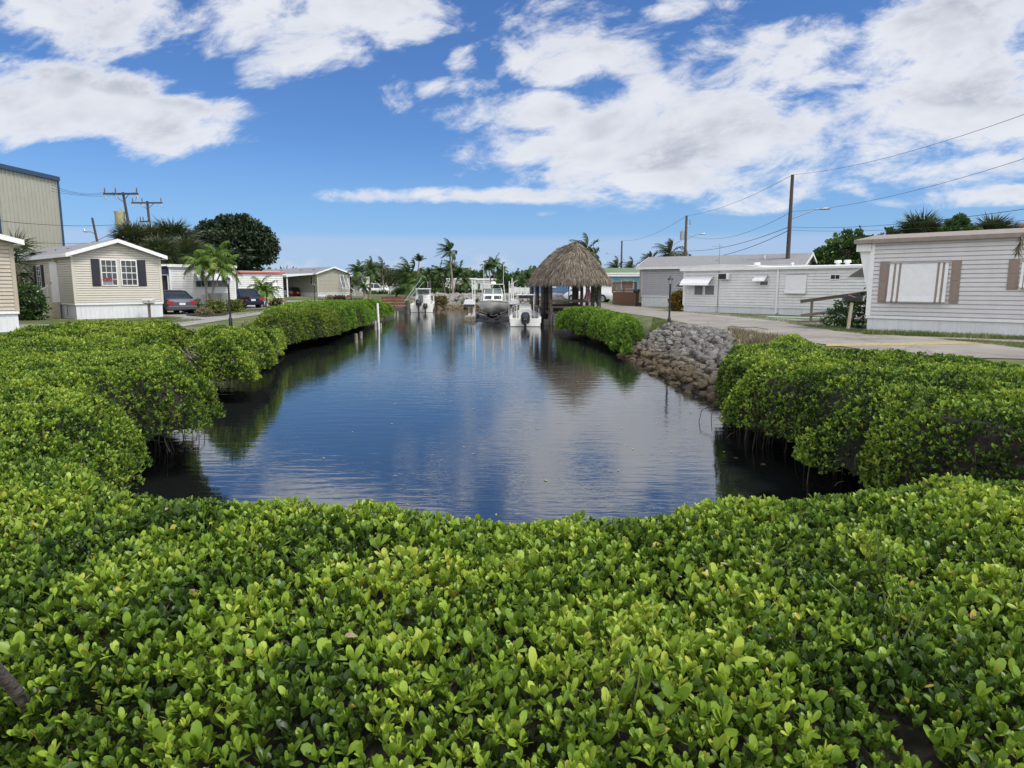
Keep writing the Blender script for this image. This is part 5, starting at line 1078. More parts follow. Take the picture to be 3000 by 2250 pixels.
# ------------------------------------------------------------------ vehicles
def car(name, label, cat, p, rz, L=4.5, W=1.75, H=1.4, paint=None, style='sedan', z=0.0):
    """x forward; origin between the rear wheels on the ground"""
    r_ = empty(name, (p[0], p[1], z), rz, label, cat)
    if style == 'sedan':
        body = [(-.95, .42, .72, .80), (-.88, .25, .88, .90), (-.5, .22, .93, .96), (.2, .2, .93, 1), (1.6, .2, .92, 1), (2.6, .2, .90, .99), (3.3, .22, .82, .95), (3.55, .35, .62, .80)]
        cab = [(-.35, .93, .0), (.35, H - .06, 1), (1.0, H, 1), (1.55, H - .04, 1), (2.35, .91, .0)]
    elif style == 'suv':
        body = [(-.85, .5, .85, .84), (-.8, .32, 1.05, .93), (-.4, .3, 1.08, .98), (.3, .28, 1.06, 1), (1.8, .28, 1.03, 1), (2.6, .28, 1.0, .98), (3.4, .3, .92, .94), (3.65, .42, .7, .8)]
        cab = [(-.78, 1.05, .0), (-.45, H - .08, 1), (.6, H, 1), (1.3, H - .05, 1), (2.3, 1.0, .0)]
    elif style == 'van':
        body = [(-1.1, .5, 1.0, .92), (-1.05, .35, 1.12, .97), (-.3, .33, 1.15, 1), (1.0, .33, 1.15, 1), (3.0, .33, 1.15, 1), (3.7, .33, 1.05, .97), (4.1, .45, .8, .85)]
        cab = [(-1.08, 1.12, .0), (-.95, H - .05, 1), (1.0, H, 1), (2.6, H - .03, 1), (3.6, 1.1, .0)]
    else:   # pickup
        body = [(-1.2, .55, 1.0, .92), (-1.15, .45, 1.05, .97), (-.3, .4, 1.07, 1), (.8, .4, 1.07, 1), (2.2, .4, 1.07, 1), (3.0, .4, 1.12, .98), (4.0, .42, 1.08, .95), (4.3, .5, .8, .9)]
        cab = [(.55, 1.05, .0), (.75, H - .04, 1), (1.6, H, 1), (2.2, H - .04, 1), (3.0, 1.1, .0)]
    hw = W / 2; mb = MB(); rings = []
    for (x, zb, zt, k) in body:
        w_ = hw * k; rings.append([(x, -w_ * .9, zb), (x, -w_, zb + (zt - zb) * .3), (x, -w_ * .99, zb + (zt - zb) * .62), (x, -w_ * .93, zt - .04), (x, -w_ * .8, zt), (x, w_ * .8, zt), (x, w_ * .93, zt - .04), (x, w_ * .99, zb + (zt - zb) * .62), (x, w_, zb + (zt - zb) * .3), (x, w_ * .9, zb)])
    vs = [q_ for r0 in rings for q_ in r0]; n = 10; fs = []
    for i in range(len(rings) - 1):
        for k in range(n): fs.append((i * n + k, i * n + (k + 1) % n, (i + 1) * n + (k + 1) % n, (i + 1) * n + k))
    fs += [tuple(range(n)), tuple(reversed(range((len(rings) - 1) * n, len(rings) * n)))]
    mb.add(vs, fs); bd = mb.build('body', paint, r_, smooth=True)
    mb = MB(); vs = []
    for (x, z_, t) in cab:
        wb = hw * (.88 if t == 0 else .70); vs += [(x, -wb, z_), (x, wb, z_)]
    zb = .9 if style == 'sedan' else 1.03
    low = [(cab[0][0], -hw * .88, zb), (cab[0][0], hw * .88, zb), (cab[-1][0], -hw * .88, zb), (cab[-1][0], hw * .88, zb)]
    mb.add(vs + low, [(0, 1, 3, 2), (6, 7, 9, 8), (0, 2, 4, 6, 8, 12, 10), (1, 11, 13, 9, 7, 5, 3), (2, 3, 5, 4), (4, 5, 7, 6)]); mb.build('windows', GLASS, r_)
    mb = MB(); a, b_, c = cab[1], cab[2], cab[3]; wt = hw * .72; roofm = paint
    mb.add([(a[0] - .05, -wt, a[1]), (a[0] - .05, wt, a[1]), (b_[0], -wt, b_[1] + .01), (b_[0], wt, b_[1] + .01), (c[0] + .05, -wt, c[1]), (c[0] + .05, wt, c[1]), (a[0] - .05, -wt, a[1] + .05), (a[0] - .05, wt, a[1] + .05), (b_[0], -wt * .93, b_[1] + .06), (b_[0], wt * .93, b_[1] + .06), (c[0] + .05, -wt, c[1] + .05), (c[0] + .05, wt, c[1] + .05)],
           [(0, 2, 3, 1), (2, 4, 5, 3), (6, 7, 9, 8), (8, 9, 11, 10), (0, 6, 8, 2), (2, 8, 10, 4), (1, 3, 9, 7), (3, 5, 11, 9), (0, 1, 7, 6), (4, 10, 11, 5)])
    for sgn in (-1, 1):
        for (p0, p1) in ((cab[0], cab[1]), (cab[-1], cab[-2])): mb.bar((p0[0], sgn * hw * .88, p0[1]), (p1[0], sgn * wt, p1[1]), .07)
        xm = (cab[1][0] + cab[3][0]) / 2; mb.bar((xm, sgn * hw * .885, zb), (xm, sgn * wt, b_[1]), .07)
    if style == 'van':
        for sgn in (-1, 1): mb.add([(-1.0, sgn * hw * .895, zb), (2.3, sgn * hw * .895, zb), (2.2, sgn * wt * 1.01, H - .03), (-.93, sgn * wt * 1.01, H - .03)], [(0, 1, 2, 3)])
    mb.build('roof', roofm if name != 'convertible' else BLACKP, r_)
    wr = .33 if style == 'sedan' else .37; xf = {'sedan': 2.72, 'suv': 2.65, 'van': 3.1, 'pickup': 3.4}[style]
    for x in (0, xf):
        for sgn in (-1, 1):
            mb = MB(); 
            mb.tube([(x, sgn * (hw - .23), wr), (x, sgn * (hw + .005), wr)], wr, 18); mb.build('wheel', RUBBER, r_)
            wl = r_.children[-1]; mb = MB(); mb.tube([(x, sgn * (hw + .006), wr), (x, sgn * (hw + .012), wr)], wr * .22, 10)
            for k in range(7): a_ = 2 * PI * k / 7; mb.bar((x, sgn * (hw + .01), wr), (x + wr * .62 * math.cos(a_), sgn * (hw + .01), wr + wr * .62 * math.sin(a_)), .02, .07)
            mb.tube([(x + wr * .66 * math.cos(2 * PI * k / 16), sgn * (hw + .01), wr + wr * .66 * math.sin(2 * PI * k / 16)) for k in range(17)], .022, 4); mb.build('rim', CHROME, wl)
            mb = MB(); mb.tube([(x, sgn * (hw * .75), wr + .02), (x, sgn * (hw * 1.001), wr + .02)], wr * 1.17, 18); mb.build('wheel_arch', RUBBER, r_)
    xr = body[0][0]; zt = body[1][2]
    for sgn in (-1, 1):
        mb = MB(); mb.box(xr - .015, xr + .13, sgn * hw * .52, sgn * hw * .93, zt - .3, zt - .1); mb.build('tail_light', mat('tail_light_red', (.35, .02, .02), .25), r_)
        mb = MB(); xx = body[-1][0]; mb.box(xx - .2, xx - .02, sgn * hw * .5, sgn * hw * .84, .55, .72); mb.build('headlight', GLASSL, r_)
    mb = MB(); mb.box(xr - .06, xr + .3, -hw * .93, hw * .93, .28, .50); mb.build('bumper', paint if style != 'pickup' else CHROME, r_, bevel=.03)
    mb = MB(); mb.box(xr - .025, xr - .005, -.17, .17, zt - .33, zt - .2); mb.build('licence_plate', ALU, r_)
    mb = MB()
    for sgn in (-1, 1): mb.box(cab[-1][0] - .35, cab[-1][0] - .2, sgn * hw * .95, sgn * hw * 1.12, zb + .02, zb + .15)
    mb.build('wing_mirror', paint, r_)
    return r_
GREYP = mat('grey_car_paint', (.115, .115, .14), .25, .05, 2, metal=.5); NAVP = mat('navy_car_paint', (.015, .022, .045), .2, .05, 2, metal=.3); REDP = mat('dark_red_paint', (.16, .01, .015), .25, .05, 2); WHP = mat('white_car_paint', (.72, .73, .75), .2, .03, 2)
p = g(487, 921); car('convertible', 'dark grey car with a black soft top parked beside the beige home', 'car', (p[0] + .45, p[1] + .45), LD + PI / 2, paint=GREYP, H=1.36)
p = g(752, 903); car('sedan', 'dark navy car under the coral-edged carport', 'car', (p[0] - .8, p[1] + .5), LD + PI / 2, paint=NAVP, H=1.42)
p = g(853, 876); car('sedan', 'dark red car in the shade of the carport by the olive home', 'car', (p[0], p[1] + 1.5), LD + PI / 2 + .1, paint=REDP, H=1.5, style='suv')
p = at(1075, 862, 128); car('pickup_truck', 'white pickup truck standing before the far white home, left of the coconut palm', 'pickup truck', (p[0], 128), 0, paint=WHP, H=1.85, W=1.95, style='pickup', z=.25)
p = at(1652, 866, 128); car('suv', 'white SUV seen through the posts of the thatched hut', 'SUV', (p[0], 128), PI, paint=WHP, H=1.66, W=1.85, style='suv', z=.15)
p = g(1776, 886); car('van', 'white van parked right of the hut beside the brown deck', 'van', (p[0] - .1, p[1] + .9), PI - .35, paint=WHP, H=2.05, W=2.0, style='van')

# ------------------------------------------------------------------ right bank details
def post(mb, x, y, z0, z1, w_): mb.box(x - w_ / 2, x + w_ / 2, y - w_ / 2, y + w_ / 2, z0, z1)
a = g(1794, 891); b_ = g(1862, 895); L = math.dist(a, b_); dk = empty('deck', (a[0], a[1], 0), math.atan2(b_[1] - a[1], b_[0] - a[0]), 'brown stained wooden deck with a balustrade before the turquoise home', 'deck')
mb = MB(); mb.box(0, L, 0, 2.5, 0, 1.05); mb.box(-.03, L + .03, -.03, 2.5, 1.05, 1.12); mb.build('platform', WOODB, dk)
for i in range(3): mb = MB(); post(mb, L * i / 2, 0, 1.12, 2.0, .1); mb.build('post', WOODB, dk)
mb = MB(); mb.box(-.02, L + .02, -.06, .06, 1.92, 2.0); mb.box(0, L, -.04, .04, 1.2, 1.26); mb.build('handrail', WOODB, dk)
mb = MB()
for i in range(1, 22): mb.box(L * i / 22 - .03, L * i / 22 + .03, -.02, .02, 1.26, 1.92)
mb.build('baluster', WOODB, dk)['kind'] = 'stuff'
mailbox(1864, 898, 'black mailbox on a black post by the corner of the grey home', 1.1, (.5, .24, .25), BLACKP, BLACKP, math.radians(-20))
mb_ = mailbox(2484, 966, 'black mailbox with an orange flag on a tilted cream post beside the wooden ramp', 1.02, (.62, .28, .25), CREAM, BLACKP, math.radians(-12), tilt=R(4), arm=False)
mb = MB(); mb.bar((-.2, -.15, 1.3), (.05, -.15, 1.22), .03); mb.build('flag', mat('mailbox_flag', (.45, .2, .13), .5), mb_)
mailbox(718, 905, 'dark mailbox in front of the dark blue car', .68, (.7, .2, .18), BLACKP, BLACKP, .1)
# ramp rail
a = g(2375, 944); r_ = empty('wooden_ramp', (a[0], a[1], 0), math.radians(-14), 'weathered wooden ramp rail leading up to the side door of the nearest right home', 'ramp')
L = 3.6
for i, (x, hh) in enumerate(((0, .95), (1.7, 1.2), (3.3, 1.5))): mb = MB(); post(mb, x, 0, -.1, hh, .1); mb.build('post', WOODG, r_)
mb = MB(); mb.bar((-.5, -.07, .92), (L, -.07, 1.52), .04, .12); mb.bar((-.5, -.07, 1.0), (L, -.07, 1.6), .14, .035); mb.build('handrail', WOODG, r_)
mb = MB(); mb.bar((-.45, -.07, .3), (L, -.07, .85), .04, .14); mb.build('lower_rail', WOODG, r_)
mb = MB(); mb.prism([(-1.2, .0), (L + .5, .0), (L + .5, .28)], .02, 1.2, 'y'); mb.build('ramp_floor', WOODG, r_)

# ------------------------------------------------------------------ thatched hut
hc = Vector((*at(1666, 800, 50)[:2], 0)); hut = empty('thatched_hut', (4.1, 50.5, 0), R(4), 'open hut with a tall brown palm-thatch roof over the right bank', 'hut')
HX, HY0, HY1 = 2.62, -6.2, 7.5     # half width, front and back of the eaves
ZE, ZR = 1.95, 4.5; RY0, RY1 = -4.0, 5.5
def roofz(x, y):
    # height of the thatch above a point of the plan
    fx = abs(x) / HX; fy = (RY0 - y) / (RY0 - HY0) if y < RY0 else ((y - RY1) / (HY1 - RY1) if y > RY1 else 0)
    r0 = (max(fx, 0) ** 2.6 + max(fy, 0) ** 2.6) ** (1 / 2.6); return r0
NU, NV = 72, 16; V = []; Fq = []
for i in range(NU):
    a = 2 * PI * i / NU; ca, sa = math.cos(a), math.sin(a)
    ex = HX * math.copysign(abs(ca) ** .72, ca); yb = sa
    ey = (HY1 * abs(sa) ** .72 if sa > 0 else HY0 * abs(sa) ** .72); ry = RY1 if sa > 0 else RY0
    ryy = max(RY0, min(RY1, ey * .75))
    for j in range(NV + 1):
        t = j / NV; bul = .28 * math.sin(t * PI / 2) ** .86 + .72 * t ** .95
        V.append((ex * bul, ryy + (ey - ryy) * bul, ZR + (ZE - ZR) * (t ** 1.2) + .06 * mnoise.noise(Vector((ex, ey, t * 3)))))
for i in range(NU):
    for j in range(NV): i2 = (i + 1) % NU; Fq.append((i * (NV + 1) + j, i * (NV + 1) + j + 1, i2 * (NV + 1) + j + 1, i2 * (NV + 1) + j))
V = np.array(V); Fq = np.array(Fq); npmesh('thatch_base', V, [Fq], None, mat('thatch_under', (.10, .075, .055), .95, .3, 12), hut)
A, B, C_, D_ = (V[Fq[:, i]] for i in range(4)); nn_ = np.cross(C_ - A, D_ - B) * .5; ar = np.linalg.norm(nn_, axis=1); nn_ = norm(nn_); nn_ *= np.sign(nn_[:, 2:3] + 1e-6)
n = 30000; ci = RNG.choice(len(Fq), n, p=ar / ar.sum()); uu, vv = RNG.random((2, n, 1)); P = (A[ci] * (1 - uu) + D_[ci] * uu) * (1 - vv) + (B[ci] * (1 - uu) + C_[ci] * uu) * vv
dn = norm(B[ci] - A[ci]); dd = dn + nn_[ci] * .10 + RNG.normal(0, .10, (n, 3)) + np.array([0, 0, -.15]); clp = fbm(P[:, 0] * 2, P[:, 1] * 2 + P[:, 2] * 2, 3)
leaves('thatch', P + nn_[ci] * RNG.uniform(.0, .07, (n, 1)), dd, nn_[ci] + RNG.normal(0, .5, (n, 3)), RNG.uniform(.25, .6, n), RNG.uniform(.025, .06, n), .48 + clp * .5 + RNG.normal(0, .22, n), 'blade', THATCH, hut, curl=-.1)
n = 5200; a_ = RNG.uniform(0, 2 * PI, n); ii = (a_ / (2 * PI) * NU).astype(int) % NU; base = V.reshape(NU, NV + 1, 3)[ii, NV]; nxt = V.reshape(NU, NV + 1, 3)[(ii + 1) % NU, NV]; f = RNG.random((n, 1)); P = base * (1 - f) + nxt * f + RNG.normal(0, .06, (n, 3)) + [0, 0, .12]
dd = RNG.normal(0, .16, (n, 3)); dd[:, 2] = -1; dd[:, :2] += P[:, :2] * [.09, .03]
leaves('thatch_fringe', P, dd, np.stack([P[:, 0], P[:, 1] * .4, P[:, 0] * 0], -1) + RNG.normal(0, .6, (n, 3)), RNG.uniform(.22, .52, n), RNG.uniform(.03, .06, n), .42 + RNG.normal(0, .25, n), 'blade', THATCH, hut, curl=.1)
n = 900; P = np.stack([RNG.normal(0, .05, n), RNG.uniform(RY0 - .1, RY1, n), np.full(n, ZR - .02)], -1); dd = RNG.normal(0, .5, (n, 3)); dd[:, 2] = RNG.uniform(.1, 1, n)
leaves('ridge_tuft', P, dd, RNG.normal(0, 1, (n, 3)), RNG.uniform(.12, .3, n), RNG.uniform(.03, .06, n), .35 + RNG.normal(0, .25, n), 'blade', THATCH, hut, curl=.1)
inv_h = hut.matrix_basis.inverted()
def hp(px, Y): X_ = at(px, 850, Y)[0]; return inv_h @ Vector((X_, Y, 0))
for px, Y, r0 in ((1612, 47.2, .15), (1736, 46.8, .15), (1755, 46.2, .16), (1722, 55, .16), (1704, 55.5, .14), (1681, 56, .16), (1690, 51, .13), (1592, 55, .15), (1720, 49.5, .13)):
    q_ = hp(px, Y); mb = MB(); mb.tube([(q_.x, q_.y, -1.3), (q_.x + .02, q_.y, 1), (q_.x, q_.y, ZE + 1.0)], [r0, r0 * .95, r0 * .9], 9); mb.build('post', PILE, hut, smooth=True)
# deck with rails beneath
q0 = hp(1608, 46.9); q1 = hp(1742, 47.0)
mb = MB(); mb.box(q0.x, q1.x + .6, q0.y + .4, q0.y + 8, -.28, -.12)
k = q0.y + .4
mb.build('deck', WOODG, hut)
mb = MB()
for z_ in (.13, .52): mb.box(q0.x, q1.x - .4, q0.y - .05, q0.y + .02, z_, z_ + .13)
mb.box(q0.x - .02, q1.x - .4, q0.y - .09, q0.y + .08, .66, .70); mb.build('rail', WOODG, hut)
mb = MB()
for i in range(4): mb.box(q0.x + .05, q0.x + 1.5, q0.y - .35 - .3 * i, q0.y - .05 - .3 * i + .02, -.45 - .22 * i, -.39 - .22 * i)
mb.box(q0.x, q0.x + .06, q0.y - 1.3, q0.y + .3, -1.2, -.3); mb.build('step', WOODG, hut)
for i in range(3): mb = MB(); mb.box(q0.x + .1 + i * .02, q0.x + .2 + i * .02, q0.y - .08 - i * .5, q0.y + .02 - i * .5, -1.2, .75 - i * .45); mb.build('rail_post', WOODG, hut)
mb = MB(); mb.box(q0.x + .3, q0.x + 2.4, q0.y + 1.2, q0.y + 1.7, -.1, .35); tag(mb.build('bench', mat('dark_bench', (.035, .03, .035), .8, .2), None), 'dark bench on the deck of the thatched hut', 'bench'); bpy.data.objects['bench'].matrix_basis = hut.matrix_basis.copy()
# flag
fp = at(1722, 795, 46.0); fl = empty('flag', (fp[0], 46.0, 0), 0, 'faded red and white striped flag hanging from a hut post', 'flag')
zt_, zbm = at(1725, 833, 46)[2], at(1730, 880, 46)[2]; nU, nV = 22, 14; V = []; 
for j in range(nV + 1):
    t = j / nV; z_ = zt_ + (zbm - zt_) * t; wd = .16 + .38 * t
    for i in range(nU + 1):
        s_ = i / nU; V.append((-.05 + (s_ - .35) * wd + .05 * math.sin(t * 4), -.06 * math.sin(s_ * 17 + t * 2) * (.4 + t), z_ - .12 * s_ * t))
b = MB()
for j in range(nV):
    for i in range(nU):
        b.m = 1 if (i // 2) % 2 else 0
        if j < 4: b.m = 1 if j % 2 else 0
        b.add([V[j * (nU + 1) + i], V[j * (nU + 1) + i + 1], V[(j + 1) * (nU + 1) + i + 1], V[(j + 1) * (nU + 1) + i]], [(0, 3, 2, 1)])
b.build('cloth', [mat('flag_red', (.30, .035, .05), .8), mat('flag_white', (.55, .5, .52), .8)], fl)
mb = MB(); mb.tube([(.1, .02, .2), (0, 0, zt_ + .1)], .02, 6); mb.build('staff', METAL, fl)

# ------------------------------------------------------------------ boats
def outboard(root, x, y, z, s=1.0, tilt=0.0, name='outboard_motor'):
    o = bpy.data.objects.new(name, None); COL.objects.link(o); o.parent = root; o.location = (x, y, z); o.rotation_euler = (tilt, 0, 0)
    mb = MB(); mb.lathe([(.10, .05), (.20, .10), (.235, .25), (.22, .45), (.16, .58), (.05, .62)], n=12); b_ = mb.build('cowl', MOTOR, o, smooth=True); b_.scale = (s, 1.35 * s, s)
    mb = MB(); mb.prism([(-.14, .1), (.12, .1), (.10, -.35), (.16, -.40), (.16, -.46), (.06, -.5), (.03, -.95), (-.10, -.95), (-.12, -.4)], -.06, .06, 'x'); mb.tube([(0, -.22, -.72), (0, .18, -.72)], [.03, .07], 8); c_ = mb.build('midsection', MOTOR, o); c_.scale = (s, s, s)
    mb = MB()
    for k in range(3): a = 2 * PI * k / 3; mb.bar((0, -.22, -.72), (.14 * math.cos(a), -.23, -.72 + .14 * math.sin(a)), .03, .07)
    d_ = mb.build('propeller', CHROME, o); d_.scale = (s, s, s)
    mb = MB(); mb.box(-.07, .07, -.30, -.27, .33, .37); mb.box(-.18, -.05, .1, .32, -.02, .12); e_ = mb.build('bracket', METAL, o); e_.scale = (s, s, s); return o
def hull(root, L, B, zs, zb, m=GEL, bow_rise=.35, dead=.28, flare=.1, deck=True, name='hull'):
    """stern at y=0, bow at y=L; zs sheer height, zb chine/bottom"""
    st = [0, .15, .35, .55, .72, .85, .94, 1.0]; mb = MB(); rings = []
    for t in st:
        w_ = B / 2 * (1 - max(0, (t - .42) / .58) ** 2.3); y = L * t; sh = zs + bow_rise * t ** 2; kz = zb - dead * .5 + (t ** 6) * (sh - zb) * .75; cz = zb + .05 + (t ** 3) * (sh - zb) * .55
        wc = w_ * (.86 - .25 * t ** 2)
        rings.append([(0, y, kz), (wc, y, cz), (w_ * (.95 + flare * .2), y, cz + (sh - cz) * .55), (w_, y, sh - .09), (w_ + .03, y, sh - .07), (w_ + .03, y, sh), (w_ * .86, y, sh + .02), (w_ * .84, y, sh - .25 if t < .8 else sh), (0, y, sh - .25 if t < .8 else sh + .02)])
    n = 9
    for sgn in (1, -1):
        vs = [(sgn * p_[0], p_[1], p_[2]) for r0 in rings for p_ in r0]; fs = []
        for i in range(len(rings) - 1):
            for k in range(n - 1): q_ = (i * n + k, i * n + k + 1, (i + 1) * n + k + 1, (i + 1) * n + k); fs.append(q_ if sgn < 0 else tuple(reversed(q_)))
        fs.append(tuple(range(n)) if sgn > 0 else tuple(reversed(range(n)))); mb.add(vs, fs)
    return mb.build(name, m, root, smooth=True)
SCREEN = mat('tinted_screen', (.16, .22, .22), .1, .1); SCREEN.node_tree.nodes['Principled BSDF'].inputs['Alpha'].default_value = .55
ALB = 'outboard boats moored near the end of the canal'
# centre console, stern to viewer
a = g(1539, 957, -1.0); bt = empty('boat', (a[0], a[1], -1.0), R(-1), 'white centre console boat, stern to the viewer with one large black outboard', 'boat', ALB)
hull(bt, 6.4, 2.05, .62, -.12, flare=.3)
mb = MB(); mb.box(-.98, -.3, -.03, .0, -.02, .54); mb.box(.3, .98, -.03, .0, -.02, .54); mb.box(-.3, .3, -.03, 0, -.02, .35); mb.build('transom', GEL, bt, bevel=.02)
mb = MB(); mb.box(-.97, .97, -.04, -.028, -.14, .03); mb.build('boot_stripe', BOTTOM, bt)
mb = MB(); mb.box(-.42, .42, 2.5, 3.5, .35, 1.25); mb.prism([(2.5, 1.25), (3.5, 1.25), (3.2, 1.4), (2.7, 1.4)], -.4, .4, 'x'); mb.build('console', GEL, bt, bevel=.03)
mb = MB(); mb.box(-.45, .45, 1.6, 2.1, .35, .8); mb.build('seat', GELG, bt, bevel=.04); mb = MB(); mb.tube([(-.45, 1.55, .8), (-.45, 1.5, 1.0), (-.3, 1.5, 1.12), (.3, 1.5, 1.12), (.45, 1.5, 1.0), (.45, 1.55, .8)], .022, 6); mb.build('backrest_rail', ALU, bt)
mb = MB(); mb.box(-.68, .68, 2.0, 3.9, 2.02, 2.08); mb.build('hard_top', ALU, bt, bevel=.02)
mb = MB(); mb.box(-.45, .45, 2.15, 2.9, 1.80, 2.018); mb.build('electronics_box', BLACKP, bt)
mb = MB()
for sx in (-1, 1):
    mb.tube([(sx * .62, 2.3, .4), (sx * .58, 2.3, 1.2), (sx * .56, 2.25, 2.02)], .03, 6); mb.tube([(sx * .62, 3.4, .4), (sx * .56, 3.6, 2.02)], .03, 6)
mb.build('top_frame', ALU, bt)
mb = MB()
for sx in (-1, 1):
    P_ = [(sx * .98, 3.0, .62), (sx * .95, 3.2, 1.05), (sx * .9, 4.6, 1.2), (sx * .45, 6.0, 1.25)]; mb.tube(P_, .02, 6)
    for q_ in ((.93, 4.0, 1.14), (.8, 5.0, 1.21)): mb.tube([(sx * q_[0], q_[1], .7), (sx * q_[0], q_[1], q_[2])], .016, 5)
mb.build('bow_rail', ALU, bt)
mb = MB()
for sx in (-.6, -.2, .2, .6): mb.tube([(sx, 2.05, 1.95), (sx, 1.95, 2.25)], .022, 6)
mb.build('rod_holder', METAL, bt); outboard(bt, 0, -.35, .15, 1.35, R(12))
# lifted boat, bow to viewer
a = at(1441, 885, 51.5); lb = empty('boat', (a[0], 58.8, -.62), PI, 'white walkaround boat raised on the lift, bow to the viewer', 'boat', ALB)
hull(lb, 7.2, 2.35, .98, .12, m=GELG, bow_rise=.25, dead=.5, flare=.4)
mb = MB()
for t0, t1 in ((.42, .55), (.55, .7), (.7, .82), (.82, .92), (.92, 1.0)):
    for sx in (-1, 1):
        f_ = lambda t: (sx * (2.35 / 2 * (1 - max(0, (t - .42) / .58) ** 2.3) + .035), 7.2 * t + (.04 if t > .95 else 0), .98 + .25 * t ** 2 - .03)
        mb.bar(f_(t0), f_(t1), .05, .07)
mb.build('gunwale', GEL, lb)
mb = MB(); mb.prism([(2.0, .95), (5.4, .95), (5.1, 1.22), (4.0, 1.62), (3.9, 1.62), (2.0, 1.4)], -.78, .78, 'x'); mb.build('cabin', GEL, lb, bevel=.05)
for sx in (-1, 1):
    mb = MB(); y0_, y1_ = 5.08, 4.4; mb.add([(sx * .1, y0_ + .015, 1.26), (sx * .66, y0_ + .015, 1.26), (sx * .66, y1_ + .015, 1.50), (sx * .1, y1_ + .015, 1.50)], [(0, 1, 2, 3) if sx < 0 else (3, 2, 1, 0)]); mb.build('cabin_window', GLASS, lb)
for sx in (-1, 1): mb = MB(); mb.add([(sx * .03, 3.95, 1.63), (sx * .74, 3.8, 1.63), (sx * .66, 3.45, 2.05), (sx * .03, 3.55, 2.05), (sx * .03, 3.97, 1.63), (sx * .74, 3.82, 1.63), (sx * .66, 3.47, 2.05), (sx * .03, 3.57, 2.05)], [(0, 1, 2, 3), (7, 6, 5, 4), (0, 4, 5, 1), (2, 6, 7, 3)]); mb.build('windscreen', SCREEN, lb)
mb = MB(); mb.bar((0, 3.96, 1.62), (0, 3.55, 2.06), .04); mb.bar((-.68, 3.46, 2.06), (.68, 3.46, 2.06), .04); mb.bar((-.75, 3.82, 1.62), (-.67, 3.46, 2.06), .04); mb.bar((.75, 3.82, 1.62), (.67, 3.46, 2.06), .04); mb.build('windscreen_frame', ALU, lb)
mb = MB(); mb.box(-.85, .85, 1.9, 3.7, 2.38, 2.44); mb.build('hard_top', GEL, lb, bevel=.03); mb = MB(); mb.lathe([(.2, 2.44), (.22, 2.5), (.2, 2.6), (.1, 2.64)], (0, 3.1, 0), 12); mb.build('radar_dome', GEL, lb)
mb = MB()
for sx in (-1, 1):
    mb.tube([(sx * .98, 3.5, 1.05), (sx * .84, 3.5, 2.4)], .028, 6); mb.tube([(sx * .98, 2.0, 1.05), (sx * .84, 2.0, 2.4)], .028, 6); mb.tube([(sx * .9, 3.5, 1.3), (sx * .5, 3.4, 2.36)], .02, 6)
    mb.tube([(sx * 1.05, 3.6, 1.05), (sx * 1.0, 3.9, 1.5), (sx * .75, 5.6, 1.65), (sx * .2, 6.9, 1.68)], .018, 6)
    for y_ in (4.6, 5.6, 6.4): mb.tube([(sx * (1.0 - (y_ - 4) * .16), y_, 1.12), (sx * (.93 - (y_ - 4) * .17), y_, 1.58)], .014, 5)
mb.build('rail_frame', ALU, lb)
mb = MB(); mb.tube([(-.8, 2.2, 2.44), (-.85, 2.0, 4.6)], [.02, .008], 5); mb.tube([(.8, 2.2, 2.44), (.86, 1.9, 4.3)], [.02, .008], 5); mb.build('antenna', ALU, lb)
# lift
a = g(1441, 941, -1); lf = empty('boat_lift', (a[0], a[1], -1.0), 0, 'floating boat lift with dark bunks, grey floats and white guide poles', 'boat lift')
mb = MB(); mb.box(-1.3, 1.3, .2, 7.5, -.1, .08)
for sx in (-1, 1): mb.bar((sx * 1.25, .3, .55), (0, .5, .12), .16, .1); mb.bar((sx * 1.25, 4.5, .55), (0, 4.7, .12), .16, .1); mb.bar((sx * .45, .1, .28), (sx * .45, 7, .28), .14, .2)
mb.build('cradle', BOTTOM, lf)
for sx in (-1, 1): mb = MB(); mb.box(sx * 1.72 - .45, sx * 1.72 + .45, 0, 6.5, -.2, .34); mb.build('float', mat('barnacled_float', (.10, .09, .075), .9, .5, 8, bump=.6, col2=(.26, .24, .2)), lf, bevel=.06); mb = MB(); mb.box(sx * 1.72 - .3, sx * 1.72 + .36, .1, 6.3, .345, .40); mb.build('float_top', mat('float_deck', (.42, .40, .34), .8), lf)
for (x, top, tl) in ((-1.42, 3.1, -.12), (-1.36, 3.1, .05), (1.42, 3.25, .12), (1.30, 3.0, .02), (1.62, 2.9, .0)):
    mb = MB(); mb.tube([(x, .9, .3), (x + tl, .9, top)], .042, 8); mb.build('guide_pole', ALU, lf)
for sx in (-1, 1): mb = MB(); mb.prism([(sx * 1.75 - .42, 1.25), (sx * 1.75 + .42, 1.25), (sx * 1.75 + .3, 1.62), (sx * 1.75 - .3, 1.62)], .2, .9, 'y'); mo = mb.build('motor_cover', ALU, lf, bevel=.03); mb = MB(); mb.box(sx * 1.75 - .4, sx * 1.75 + .4, .22, .88, 1.08, 1.245); mb.bar((sx * 1.6, .5, .3), (sx * 1.6, .5, 1.1), .07); mb.bar((sx * 1.9, .5, .3), (sx * 1.9, .5, 1.1), .07); mb.build('motor_bracket', BOTTOM, lf)
